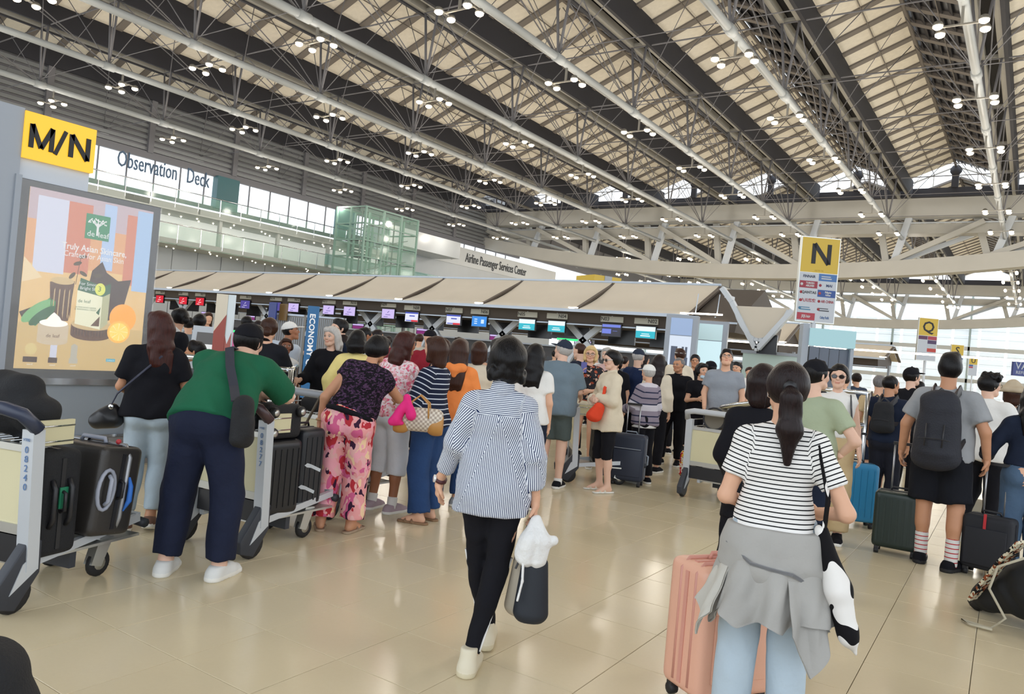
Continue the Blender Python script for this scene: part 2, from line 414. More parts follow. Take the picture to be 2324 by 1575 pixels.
# decks and glass balustrades
dk = empty('trim_3', (-62, 0, 0), kind='structure')
MB().box((-3.8, 0, 10.9), (0, 66, 11.5)).build('deck_slab', M_deck, dk)
MB().box((-3.8, 0, 8.0), (.8, 70, 8.4)).build('deck_slab', M_deck, dk)
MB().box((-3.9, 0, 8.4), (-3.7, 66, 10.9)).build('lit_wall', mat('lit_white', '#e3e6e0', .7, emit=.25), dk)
for z, x, ye in ((11.5, 0, 66), (8.4, .8, 70)):
    for k in range(int(ye/2.2)):
        MB().box((x-.03, 2.2*k+.05, z-.5), (x, 2.2*k+2.12, z+1.15)).build('glass_pane', M_gg, dk)
    h = MB().tube([(x, 0, z+1.25), (x, ye, z+1.25)], .05, 6)
    for k in range(int(ye/2.2)): h.bar((x, 2.2*k, z-.3), (x, 2.2*k, z+1.2), .06, .06)
    h.build('handrail', M_chrome, dk)
for k in range(9): MB().box((-.5, 6.5*k+3, 8.4), (-.2, 6.5*k+3.3, 10.9)).build('column', M_deck, dk)
# upper deck ceiling spot lights
M_spot = mat('spot', '#fff2d8', .5, emit=6)
sp = MB()
for k in range(60): sp.ball((-.8-random.random()*2.4, k*1.1, 10.86), .07, 6); sp.ball((-.6-random.random()*3, k*1.1, 7.97), .06, 6)
tag(sp.build('downlights', M_spot, dk), kind='stuff')
M_navy = mat('sign_navy', '#3d5670', .5)
for i, (s, y) in enumerate((('Observation', 35.4), ('Deck', 40.1))):
    text(s, 1.9, M_navy, dk, (-1.2 if i == 0 else -1.2, y-(0 if i == 0 else 0), 14.3 if i == 0 else 14.35), (PI/2, 0, PI/2), depth=.05, sx=.56)
# the white service-centre bulkhead further along
ap = empty('trim_4', (-64, 0, 0), kind='structure')
MB().box((-1, 72, 12.2), (0, 104, 14.6)).build('sign_band', mat('band_white', '#c9cccd', .4), ap)
MB().box((-1, 66, 0), (-.1, 104, 12.2)).build('bulkhead', M_wallp, ap)
sg = text('Airline Passenger Services Center', 1.75, mat('sign_ink', '#3b3f44', .6), ap, (.04, 88, 13.35), (PI/2, 0, PI/2), depth=.03, sx=.62)
pk = MB(); pk.box((0, 76.0, 12.7), (.05, 76.08, 14.1)); pk.box((0, 77.7, 12.7), (.05, 77.78, 14.1)); pk.box((0, 76, 12.7), (.05, 77.78, 12.78)); pk.box((0, 76, 14.02), (.05, 77.78, 14.1))
for y in (76.4, 77.1): pk.box((0, y, 12.95), (.06, y+.28, 13.5)); pk.ball((.03, y+.14, 13.68), .13, 8)
pk.tube([(.04, 73.9, 14.0), (.04, 74.3, 13.8), (.04, 74.2, 13.4), (.04, 75.0, 12.9), (.04, 75.5, 12.7)], .1, 6)
pk.build('pictogram', MATS['sign_ink'], ap)
# deck end room, stair, wayfinding board and the glass lift tower
rm = empty('trim_5', (-60, 0, 0), kind='structure')
MB().box((-4, 62, 8.0), (0, 79, 8.5)).build('landing', M_deck, rm)
MB().box((-4, 61.5, 12.2), (.3, 74, 14.2)).build('bulkhead', M_wallp, rm)
MB().box((-1.5, 57, 10.0), (-1.3, 60.4, 12.4)).build('wayfinding_board', M_black, rm)
text('\u2196', 1.0, mat('sign_white', '#f2f4f4', .5), rm, (-1.28, 58.7, 11.7), (PI/2, 0, PI/2), depth=.02)
for z in (10.6, 10.9): MB().box((-1.3, 57.5, z), (-1.27, 59.8, z+.12)).build('lettering', MATS['sign_white'], rm)
st = MB()
for k in range(14): st.box((1.0, 52+.55*k, 5.0+.25*k), (2.4, 52.7+.55*k, 5.12+.25*k))
st.build('stair_treads', M_deck, rm)
for x in (1.0, 2.4): MB().bar((x, 52, 4.9), (x, 60, 8.5), .1, .5).bar((x, 52, 6.1), (x, 60, 9.7), .06, .06).build('stringer', M_white, rm)
for y in (53, 60.5, 66): MB().box((.9, y, 0), (1.2, y+.3, 8.0)).build('column', M_white, rm)
MB().box((.9, 52, 8.4), (1.0, 70, 9.5)).build('glass_pane', M_gg2, rm)
lf = empty('lift_tower', (-55, 55.8, 0), 0, 'green glass lift shaft rising behind the check-in canopy', 'lift shaft')
fr = MB()
for x in (-3, -1, 1):
    for y in (-3.7, -1.2, 1.3, 3.8): fr.box((x-.09, y-.09, 0), (x+.09, y+.09, 14.0))
fr.build('frame', mat('lift_frame', '#7f9d93', .4), lf)
for z in np.arange(1.2, 14.2, 1.6):
    r = MB(); 
    for x in (-3, 1): r.box((x-.06, -3.8, z), (x+.06, 3.9, z+.14))
    for y in (-3.7, 3.8): r.box((-3, y-.06, z), (1, y+.06, z+.14))
    r.build('ring_beam', MATS['lift_frame'], lf)
for z in np.arange(1.3, 13.6, 1.6):
    for y in (-3.6, -1.1, 1.4): MB().box((1.08, y, z), (1.1, y+2.3, z+1.4)).build('glass_pane', M_gg, lf)
    MB().box((-2.9, -3.8, z), (.9, -3.78, z+1.4)).build('glass_pane', M_gg, lf)
MB().box((-2, -.5, 3), (-.6, 1.5, 5.6)).build('cabin', M_alu, lf)
cw = MB()
for y in (-2.2, .2, 2.4): cw.tube([(-1, y, 0), (-1, y, 14)], .07, 6)
for z in np.arange(1, 13, 2.2): cw.bar((-2.6, -2.6, z), (.6, 2.9, z+2), .08, .08)
cw.build('guide_rail', M_beamd, lf)
# ---- floodlight clusters hung under every pipe node
M_lamp = mat('lamp_glow', '#ffe9c4', .5, emit=11)
M_fix = mat('lamp_body', '#8d8a83', .4, .5)
ORD = ['first', 'second', 'third', 'fourth', 'fifth', 'sixth', 'seventh', 'eighth', 'ninth']
cm = MB(); cm.bar((0, 0, 0), (0, 0, -.75), .1, .1); cm.bar((-.85, 0, -.75), (.85, 0, -.75), .07, .07)
for s in (-1, 1): cm.bar((s*.78, -.42, -.75), (s*.78, .42, -.75), .06, .06)
cm = cm.mesh('bracket'); cm.materials.append(M_fix)
lb = MB().lathe([(.05, .14), (.14, .10), (.20, -.02), (.20, -.06)], n=10); lb.ball((0, 0, -.09), .19, 10, mi=1, sc=(1, 1, .6)); lb = lb.mesh('lamp'); lb.materials.append(M_fix); lb.materials.append(M_lamp)
far = MB(); 
for s in (-1, 1):
    for q in (-1, 1): far.ball((s*.78, q*.42, -.9), .17, 6, mi=1)
far.bar((0, 0, 0), (0, 0, -.75), .1, .1); far.bar((-.85, 0, -.75), (.85, 0, -.75), .07, .07); far = far.mesh('lamps'); far.materials.append(M_fix); far.materials.append(M_lamp)
pl = bpy.data.lights.new('lamp_light', 'POINT'); pl.energy = LAMP_W; pl.color = (1.0, .93, .84); pl.shadow_soft_size = .35
for i, xt in enumerate(TRX[:9]):
    for k, y in enumerate(NY1):
        if k == 0 and i > 6: continue
        r = empty('ceiling_light', (xt, y+.9, Z_PIPE-.15), 0, 'four-lamp floodlight cluster on the %s roof pipe from the right, %s from the camera end' % (ORD[i], ORD[k]), 'ceiling light', 'floodlight clusters in the front roof bay')
        link('bracket', cm, None, r)
        for s in (-1, 1):
            for q in (-1, 1):
                o = link('lamp', lb, None, r); o.location = (s*.78, q*.42, -.8)
        lo_ = bpy.data.objects.new('lamp_light', pl); COL.objects.link(lo_); lo_.location = (xt, y+.9, Z_PIPE-2.6)
    for k, y in enumerate(NY2):
        o = link('ceiling_light', far, None); o.location = (xt, y, Z_PIPE-.15)
        tag(o, 'small distant floodlight cluster beyond the big truss, %s pipe from the right, %s along it' % (ORD[i], ORD[k]), 'ceiling light', 'floodlight clusters in the far roof bay')
        if k % 2 == 0:
            lo_ = bpy.data.objects.new('lamp_light', pl); COL.objects.link(lo_); lo_.location = (xt, y, Z_PIPE-1.6); 
# side walls out of view, keeping the hall closed as it is
wr = MB()
wr.box((40, -16, 18), (40.6, 172, 23)).build('wall_right', M_beamd); tag(bpy.data.objects['wall_right'], kind='structure')
# ================================================================== PEOPLE: distance-field bodies and clothes
V3 = lambda *a: np.array(a, float)
def nrm(v): v = np.asarray(v, float); return v/max(1e-9, np.linalg.norm(v))
def pr(a, b, ra, rb=None, k=.02, tag='torso', w=None, s=1.0, op='u', cuts=(), w2=None, s2=1.0):
    return dict(a=np.asarray(a, float), b=np.asarray(b, float), ra=ra, rb=ra if rb is None else rb, k=k, tag=tag, w=None if w is None else nrm(w), s=s, op=op, cuts=list(cuts), w2=None if w2 is None else nrm(w2), s2=s2)
def pdist(p, X):
    """X: (...,3) -> distance and axial parameter"""
    A = X-p['a']; ba = p['b']-p['a']
    for w, s in ((p['w'], p['s']), (p['w2'], p['s2'])):
        if w is not None and s != 1.0:
            c = A@w; A = A-c[..., None]*w*(1-1/s)
            ba = ba-w*(ba@w)*(1-1/s)
    L2 = ba@ba
    if L2 < 1e-10: h = np.zeros(A.shape[:-1]); d = np.sqrt((A*A).sum(-1))-p['ra']
    else:
        h = np.clip((A@ba)/L2, 0, 1); D = A-h[..., None]*ba; d = np.sqrt((D*D).sum(-1))-(p['ra']+(p['rb']-p['ra'])*h)
    return d, h
def fold(X, amp, seed, f=1.0):
    r = np.random.RandomState(seed); o = np.zeros(X.shape[:-1])
    for i in range(5):
        w = r.normal(size=3)*np.array([16, 16, 7])*f; q = r.normal(size=3)*9*f
        o += np.sin(X@w+2.0*np.sin(X@q+r.rand()*6)+r.rand()*6)
    return o*amp/2.2
def nets(prims, vox, infl=0.0, cuts=(), noise=0.0, seed=0, nf=1.0):
    lo = np.full(3, 9.); hi = -lo
    for p in prims:
        if p['op'] != 'u': continue
        e = np.full(3, max(p['ra'], p['rb'])+infl)
        for w, s in ((p['w'], p['s']), (p['w2'], p['s2'])):
            if w is not None: e = e+np.abs(w)*(max(s, 1)-1)*(max(p['ra'], p['rb'])+infl)
        p['_e'] = e
        lo = np.minimum(lo, np.minimum(p['a'], p['b'])-e); hi = np.maximum(hi, np.maximum(p['a'], p['b'])+e)
    lo -= 2.5*vox; n = np.ceil((hi-lo)/vox).astype(int)+4
    Fd = np.full(n, 5.0, np.float32); ax = [lo[i]+vox*np.arange(n[i]) for i in range(3)]
    for p in prims:
        e = p.get('_e')
        if e is None:
            e = np.full(3, max(p['ra'], p['rb']))
            if p['w'] is not None: e = e*max(1, p['s'])
        mg = p['k']+abs(noise)+1.5*vox
        l = np.minimum(p['a'], p['b'])-e-mg; h = np.maximum(p['a'], p['b'])+e+mg
        i0 = np.maximum(0, np.floor((l-lo)/vox).astype(int)); i1 = np.minimum(n, np.ceil((h-lo)/vox).astype(int)+1)
        if (i1 <= i0).any(): continue
        sl = tuple(slice(i0[i], i1[i]) for i in range(3))
        X = np.stack(np.meshgrid(*[ax[i][sl[i]] for i in range(3)], indexing='ij'), -1)
        d, _ = pdist(p, X)
        if p['op'] == 'u':
            d = d-infl
            for (c, nn) in p['cuts']: d = np.maximum(d, (X-c)@nn)
            k = p['k']; f = Fd[sl]; hh = np.clip(.5+.5*(f-d)/k, 0, 1); Fd[sl] = f+(d-f)*hh-k*hh*(1-hh)
        else:
            k = p['k']; f = Fd[sl]; d = -d; hh = np.clip(.5-.5*(f-d)/k, 0, 1); Fd[sl] = f+(d-f)*hh+k*hh*(1-hh)
    if noise or cuts:
        near = np.argwhere(np.abs(Fd) < 4*vox+noise)
        if len(near):
            X = lo+near*vox; v = Fd[tuple(near.T)]
            if noise: v = v+fold(X, noise, seed, nf)
            Fd[tuple(near.T)] = v
        for (c, nn) in cuts:
            X = ((ax[0]-c[0])*nn[0])[:, None, None]+((ax[1]-c[1])*nn[1])[None, :, None]+((ax[2]-c[2])*nn[2])[None, None, :]
            Fd = np.maximum(Fd, X.astype(np.float32))
    ins = Fd < 0
    cnt = np.zeros(n-1, np.int8)
    C = [(i, j, k) for i in (0, 1) for j in (0, 1) for k in (0, 1)]
    sh = lambda a, c: a[c[0]:n[0]-1+c[0], c[1]:n[1]-1+c[1], c[2]:n[2]-1+c[2]]
    for c in C: cnt += sh(ins, c)
    act = (cnt > 0) & (cnt < 8); idx = np.argwhere(act)
    if not len(idx): return np.zeros((0, 3)), np.zeros((0, 4), int)
    vid = np.full(n-1, -1, np.int64); vid[act] = np.arange(len(idx))
    vals = {c: Fd[idx[:, 0]+c[0], idx[:, 1]+c[1], idx[:, 2]+c[2]] for c in C}
    acc = np.zeros((len(idx), 3)); num = np.zeros(len(idx))
    for c in C:
        for a in range(3):
            if c[a] == 0:
                c2 = list(c); c2[a] = 1; c2 = tuple(c2); v0, v1 = vals[c], vals[c2]; m = (v0 < 0) != (v1 < 0)
                t = np.where(m, v0/np.where(m, v0-v1, 1), 0); q = np.array(c, float)[None].repeat(len(idx), 0); q[:, a] += t
                acc += q*m[:, None]; num += m
    V = lo+(idx+acc/num[:, None])*vox
    Q = []
    for a in range(3):
        b, c = (a+1) % 3, (a+2) % 3
        s0 = [slice(1, n[i]-1) for i in range(3)]; s1 = list(s0); s0[a] = slice(0, n[a]-1); s1[a] = slice(1, n[a])
        A, B = ins[tuple(s0)], ins[tuple(s1)]; e = np.argwhere(A != B)
        if not len(e): continue
        off = np.array([1, 1, 1]); off[a] = 0; g = e+off; flip = A[tuple(e.T)]
        ub = np.zeros(3, int); ub[b] = 1; uc = np.zeros(3, int); uc[c] = 1
        q = np.stack([vid[tuple((g-ub-uc).T)], vid[tuple((g-uc).T)], vid[tuple(g.T)], vid[tuple((g-ub).T)]], 1)
        q[~flip] = q[~flip][:, ::-1]; Q.append(q)
    Q = np.concatenate(Q); Q = Q[(Q >= 0).all(1)]
    return V, Q
def qmesh(name, V, Q, m, parent, attrs=None, cols=None, mi=None):
    me = bpy.data.meshes.new(name); nv, nf = len(V), len(Q)
    me.vertices.add(nv); me.vertices.foreach_set('co', np.ascontiguousarray(V, dtype=np.float32).ravel())
    me.loops.add(nf*4); me.loops.foreach_set('vertex_index', Q.astype(np.int32).ravel())
    me.polygons.add(nf); me.polygons.foreach_set('loop_start', np.arange(nf, dtype=np.int32)*4)
    me.polygons.foreach_set('use_smooth', np.ones(nf, bool))
    if mi is not None: me.polygons.foreach_set('material_index', mi.astype(np.int32))
    me.update(calc_edges=True)
    if attrs is not None:
        at_ = me.attributes.new('suv', 'FLOAT_VECTOR', 'POINT'); at_.data.foreach_set('vector', attrs.astype(np.float32).ravel())
    if cols is not None:
        at_ = me.attributes.new('Col', 'FLOAT_COLOR', 'POINT'); c4 = np.concatenate([cols, np.ones((len(cols), 1))], 1); at_.data.foreach_set('color', c4.astype(np.float32).ravel())
    return link(name, me, m, parent)
def suv(V, prims, axis_info):
    """garment coordinates: nearest limb or torso"""
    best = np.full(len(V), 9.); out = np.zeros((len(V), 3))
    O, ex, ez = axis_info
    for p in prims:
        if p['op'] != 'u': continue
        d, h = pdist(p, V)
        m = d < best; best[m] = d[m]
        if p['tag'].startswith('arm'):
            L = np.linalg.norm(p['b']-p['a']); dr = nrm(p['b']-p['a']); r = V[m]-p['a']; ax = r@dr
            t1 = nrm(np.cross(dr, ex if abs(dr@ex) < .9 else ez)); t2 = np.cross(dr, t1); an = np.arctan2(r@t1, r@t2)
            out[m] = np.stack([an*.055, 0*ax, p.get('z0', 1.4)-ax], 1)
        else:
            r = V[m]-O; out[m] = np.stack([r@ex, r@np.cross(ez, ex), 1.0+r@ez], 1)
    return out
def skin_mat():
    m, nt, b = nodes('skin', .5); x = NX(nt); nt.links.new(x.attr('Col').outputs['Color'], b.inputs['Base Color'])
    b.inputs['Subsurface Weight'].default_value = .0; b.inputs['Specular IOR Level'].default_value = .35
    return m
M_skin = skin_mat()
def hair_mat(name, c1, c2, sheen=.38):
    if name in MATS: return MATS[name]
    m, nt, b = nodes(name, sheen); x = NX(nt); tc = nt.nodes.new('ShaderNodeTexCoord'); n = x.noise(tc.outputs['Object'], 1.0, 3, (160, 160, 9))
    nt.links.new(x.mix(n, rgb(c1), rgb(c2)), b.inputs['Base Color'])
    bp = nt.nodes.new('ShaderNodeBump'); bp.inputs['Strength'].default_value = .7; bp.inputs['Distance'].default_value = .006
    nt.links.new(n, bp.inputs['Height']); nt.links.new(bp.outputs[0], b.inputs['Normal']); b.inputs['Specular IOR Level'].default_value = .22; return m
HAIR = {'black': ('#060506', '#171416'), 'brown': ('#1f110d', '#4a2c20'), 'reddish': ('#220f0d', '#4e241c'), 'grey': ('#8e8a86', '#c9c5c1'), 'blonde': ('#b08a4c', '#ecd19a'), 'silver': ('#8d8986', '#dcd8d4'), 'dark': ('#0e0a0b', '#2c1e1e'), 'salt': ('#4c4949', '#8d8887')}
SKIN = {'l': '#d9a98c', 'm': '#c28d6c', 'd': '#a46e50', 'p': '#dcb39c', 'b': '#8a5a43'}
def rotm(yaw=0, pitch=0, roll=0):
    return np.array(Matrix.Rotation(yaw, 3, 'Z') @ Matrix.Rotation(pitch, 3, 'X') @ Matrix.Rotation(roll, 3, 'Y'))
class Person:
    """H=1.70 normal figure, x right, y forward. lean=(forward, sideways) degrees"""
    def __init__(s, px, py, f, H, label, dep=None, pos=None, girth=1.0, fem=False, lean=(0, 0), head=(0, 0, 0), J=None, skin='l', lod=None, group=None, curl=.5, bust=None, hips=1.0):
        if pos is None: pos = G(px, py)[:2] if dep is None else at(px, py, dep)[:2]
        s.pos = np.array([pos[0], pos[1], 0.]); s.dist = float(np.linalg.norm(s.pos[:2]))
        view = math.atan2(-s.pos[0], s.pos[1])           # yaw that looks away from the camera
        s.yaw = view-math.radians(f); s.H = H; s.k = H/1.7; s.fem = fem; s.g = girth; s.leanf = lean[0]
        s.root = empty('person', s.pos, s.yaw, label, 'person', group); s.skin = rgb(SKIN[skin]) if skin in SKIN else rgb(skin)
        s.label = label
        z = lod if lod is not None else (1 if s.dist < 4.8 else 1.25 if s.dist < 7.5 else 1.7 if s.dist < 12 else 2.4)
        s.v = .0115*z; s.vh = .0052*z; s.vd = .0052*z; s.detail = s.dist < 12.5; s.seed = random.randint(0, 9999)
        sw = (.143 if fem else .168)*(.6+.4*girth)
        J0 = dict(pel=(0, 0, .93), waist=(0, .005, 1.08), chest=(0, .0, 1.27), neck=(0, -.015, 1.43), head=(0, .012, 1.583),
                  shL=(-sw, -.01, 1.350), shR=(sw, -.01, 1.350), elL=(-sw-.055, -.035, 1.10), elR=(sw+.055, -.035, 1.10),
                  wrL=(-sw-.055, .04, .855), wrR=(sw+.055, .04, .855), hipL=(-.088, 0, .90), hipR=(.088, 0, .90),
                  knL=(-.10, .02, .495), knR=(.10, .02, .495), anL=(-.105, -.03, .085), anR=(.105, -.03, .085))
        s.J = {k: V3(*v) for k, v in J0.items()}
        Rl = rotm(0, -math.radians(lean[0]), math.radians(lean[1])); s.Rl = Rl; P0 = V3(0, 0, .93)
        for k in ('waist', 'chest', 'neck', 'head', 'shL', 'shR', 'elL', 'elR', 'wrL', 'wrR'): s.J[k] = P0+Rl@(s.J[k]-P0)
        s.hd = {'L': None, 'R': None}; s.fd = {'L': V3(-.12, 1, 0), 'R': V3(.12, 1, 0)}; s.pn = {}
        for k, v in (J or {}).items():
            if k[:2] == 'hd': s.hd[k[2]] = V3(*v)
            elif k[:2] == 'fd': s.fd[k[2]] = V3(*v)
            elif k[:2] == 'pn': s.pn[k[2]] = V3(*v)
            else: s.J[k] = V3(*v)
        if J and 'pel' in J:
            pass
        s.Rh = Rl@rotm(0, math.radians(lean[0])*.6, 0)@rotm(-math.radians(head[0]), math.radians(head[1]), math.radians(head[2]))
        s.curl = curl; s.bust = (1 if fem else 0) if bust is None else bust; s.hw = hips*(1.06 if fem else 1.0)
        s.body()
    # -- primitives shared by the body and the clothes
    def torso(s, k=.045, ext=0):
        J, g = s.J, s.g; ex = s.Rl@V3(1, 0, 0); f = s.Rl@V3(0, 1, 0); w = s.hw
        T = [pr(J['pel']+V3(0, -.005, -.02), J['pel']*.6+J['waist']*.4, .108*g*w**.5, .102*g, k, w=ex, s=1.5*w**.5),
             pr(J['pel']*.4+J['waist']*.6, J['waist'], (.094 if s.fem else .104)*g, (.092 if s.fem else .104)*g, k, w=ex, s=1.34),
             pr(J['waist'], J['chest'], (.092 if s.fem else .104)*g, (.102 if s.fem else .112)*g, k, w=ex, s=1.4),
             pr(J['chest'], J['neck']*.45+J['chest']*.55, (.100 if s.fem else .110)*g, .080*g, k, w=ex, s=1.4),
             pr(J['shL']*.8+J['neck']*.2-s.Rl@V3(0, 0, .015), J['shR']*.8+J['neck']*.2-s.Rl@V3(0, 0, .015), .048*g**.7, None, .04), pr(J['neck']-s.Rl@V3(0, 0, .035), J['shL'], .043, .046*g**.5, .03), pr(J['neck']-s.Rl@V3(0, 0, .035), J['shR'], .043, .046*g**.5, .03)]
        bq = .055 if abs(s.leanf) < 20 else .02
        for q in (-1, 1): T.append(pr(J['pel']+V3(q*.075*w, -bq*g, -.045), J['pel']+V3(q*.07*w, -bq*.9*g, -.02), .082*g*w, None, .04))
        if s.bust:
            for q in (-1, 1): T.append(pr(J['chest']+q*ex*.075+f*.07*g+V3(0, 0, -.0), J['chest']+q*ex*.07+f*.075*g, .052*s.bust*g**.5, None, .035))
        if g > 1.12: T.append(pr(J['waist']+f*.05*g, J['waist']+f*.05*g, .11*g, None, .06, w=ex, s=1.2))
        return T
    def arm(s, S, t=2.0, rs=(.047, .038, .026), k=.02, minr=0.0):
        """t 0..1 upper arm, 1..2 forearm"""
        J = s.J; sh, el, wr = J['sh'+S], J['el'+S], J['wr'+S]; g = s.g**.6*(.93 if s.fem else 1.05); r = [max(minr, q*g) for q in rs]
        u = min(t, 1.0); out = []; e = sh+(el-sh)*u; d = nrm(el-sh)
        a = pr(sh, e if u < 1 else el, r[0], r[0]+(r[1]-r[0])*u, .03, 'arm'+S); a['z0'] = 1.40; out.append(a)
        if u < 1: a['cuts'] = [(e, d)]
        if t > 1:
            v = t-1; e = el+(wr-el)*v; d = nrm(wr-el); b = pr(el, e, r[1]*.98, (r[1]*1.0+(r[2]-r[1])*v), k, 'arm'+S); b['z0'] = 1.40-np.linalg.norm(el-sh); out.append(b)
            if v < 1.001: b['cuts'] = [(e, d)] if v < .999 else []
        return out
    def leg(s, S, t=2.0, rs=(.088, .056, .036), k=.02, minr=0.0, calf=True, hw=1.0):
        J = s.J; hp, kn, an = J['hip'+S], J['kn'+S], J['an'+S]; g = s.g**.7; r = [max(minr, rs[0]*g*s.hw**.5)]+[max(minr, q*g) for q in rs[1:]]
        u = min(t, 1.0); e = hp+(kn-hp)*u; d = nrm(kn-hp); out = []
        a = pr(hp, e if u < 1 else kn, r[0], r[0]+(r[1]-r[0])*u, .03, 'leg'+S); out.append(a)
        if u < 1: a['cuts'] = [(e, d)]
        if t > 1:
            v = t-1; e = kn+(an-kn)*v; d = nrm(an-kn); b = pr(kn, e, r[1], r[1]+(r[2]-r[1])*v, k, 'leg'+S)
            if v < .999: b['cuts'] = [(e, d)]
            out.append(b)
            if calf and v > .5:
                bk = nrm(np.cross(d, V3(1, 0, 0))); bk = bk if bk[1] < 0 else -bk
                out.append(pr(kn+(an-kn)*.15+bk*.012, kn+(an-kn)*.42+bk*.018, r[1]*.78, r[1]*.80, .03, 'leg'+S))
        return out
    def hframe(s, S):
        J = s.J; d = s.hd[S]; fa = nrm(J['wr'+S]-J['el'+S]); d = fa if d is None else nrm(d)
        side = -1 if S == 'L' else 1
        n = s.pn.get(S); n = V3(-side, 0, 0) if n is None else n
        n = n-d*(n@d); n = nrm(n) if np.linalg.norm(n) > .05 else nrm(np.cross(d, V3(0, 0, 1)))
        t = np.cross(d, n)*side   # towards the thumb
        return d, n, -t
    def hand(s, S):
        w = s.J['wr'+S]; d, n, t = s.hframe(S); H = []; q = .93 if s.fem else 1.0; c = s.curl
        H.append(pr(w-d*.03, w+d*.02, .026*q, .024*q, .015, 'hand', w=t, s=1.15))
        H.append(pr(w+d*.02, w+d*.075*q, .0165*q, .0150*q, .015, 'hand', w=t, s=2.3))
        for i, (o, L) in enumerate(((.031, .070), (.0105, .079), (-.0105, .074), (-.030, .058))):
            b = w+d*.078*q+t*o*q; c1 = c*.75+.04*i; d1 = d*math.cos(c1)+n*math.sin(c1); m = b+d1*L*.48*q; c2 = c*1.9+.06*i
            d2 = d*math.cos(c2)+n*math.sin(c2); e = m+d2*L*.42*q
            H.append(pr(b-d*.008, m, .0095*q, .0085*q, .004, 'hand')); H.append(pr(m, e, .0085*q, .0072*q, .003, 'hand'))
        tb = w+d*.022+t*.026*q; t1 = nrm(t*.75+d*.75+n*.35); m = tb+t1*.036*q; t2 = nrm(t*.25+d+n*.35*(1+c)); e = m+t2*.028*q
        H.append(pr(tb, m, .0125*q, .0105*q, .008, 'hand')); H.append(pr(m, e, .0105*q, .0085*q, .004, 'hand'))
        return H
    def hp(s, x, y, z): return s.J['head']+s.Rh@V3(x, y, z)
    def headprims(s):
        h = s.hp; ex, ey, ez = s.Rh.T; f = .95 if s.fem else 1.0; P = []
        P.append(pr(h(0, -.018, .030), h(0, -.008, .030), .078, .076, .03, 'head', w=ez, s=1.13, w2=ey, s2=1.13))
        P.append(pr(h(0, .022, .01), h(0, .030, -.055), .060, .044*f, .03, 'head', w=ey, s=1.08))
        P.append(pr(h(-.022, .045, -.078), h(.022, .045, -.078), .026*f, None, .02, 'head'))
        P.append(pr(h(0, .062, -.092), h(0, .064, -.088), .016, None, .02, 'head'))
        P.append(pr(h(-.036, .01, -.055), h(.036, .01, -.055), .025*f, None, .02, 'head'))
        for q in (-1, 1):
            P.append(pr(h(q*.033, .098, .008), h(q*.030, .098, .008), .0185, None, .014, 'head', op='s'))
            P.append(pr(h(q*.042, .058, -.018), h(q*.038, .062, -.026), .017, None, .02, 'head'))
            P.append(pr(h(q*.031, .0705, .007), h(q*.0311, .0705, .007), .0135, None, .004, 'eye'))
            P.append(pr(h(q*.047, .072, .026), h(q*.016, .084, .024), .0075, None, .010, 'head'))
            P.append(pr(h(q*.076, -.010, .012), h(q*.072, -.004, -.018), .016, .011, .006, 'ear', w=ex, s=.5))
        P.append(pr(h(0, .078, .016), h(0, .099, -.018), .0085, .0105, .008, 'head'))
        P.append(pr(h(-.010, .089, -.022), h(.010, .089, -.022), .0085, None, .006, 'head'))
        P.append(pr(h(-.014, .079, -.0475), h(.014, .079, -.0475), .0075, None, .006, 'lip'))
        P.append(pr(h(-.012, .077, -.0570), h(.012, .077, -.0570), .0078, None, .006, 'lip'))
        P.append(pr(s.J['neck']*.5+s.hp(0, -.028, -.065)*.5, h(0, -.028, -.055), .050*(.9 if s.fem else 1.06), .050*(.9 if s.fem else 1.06), .02, 'neck'))
        return P
    def put(s, name, V, Q, m, attrs=None, cols=None, mi=None):
        return qmesh(name, V*s.k, Q, m, s.root, attrs, cols, mi)
    def body(s):
        nr = .050*(.9 if s.fem else 1.06)*s.g**.4
        B = s.torso()+s.arm('L')+s.arm('R')+s.leg('L')+s.leg('R')
        B.append(pr(s.J['neck']-s.Rl@V3(0, 0, .03), s.hp(0, -.028, -.055), nr*1.05, nr, .03, 'neck'))
        for S in 'LR':
            a = s.J['an'+S]; f = nrm(s.fd[S]); u = nrm(np.cross(np.cross(f, V3(0, 0, 1)), f)); q = -1 if S == 'L' else 1
            B.append(pr(a-f*.035-u*.045, a+f*.10-u*.055, .032, .027, .03, 'leg'+S)); B.append(pr(a, a+f*.085-u*.045, .034, .026, .03, 'leg'+S)); B.append(pr(a+f*.10-u*.055, a+f*.155-u*.062, .027, .019, .02, 'leg'+S))
        V, Q = nets(B, s.v); parts = [(V, Q, None)]
        Hd = s.headprims(); V, Q = nets(Hd, s.vh); parts.append((V, Q, 'h'))
        for S in 'LR':
            if s.detail or True:
                V, Q = nets(s.hand(S), s.vd); parts.append((V, Q, None))
        base = np.array(s.skin); Vs, Qs, Cs, n = [], [], [], 0
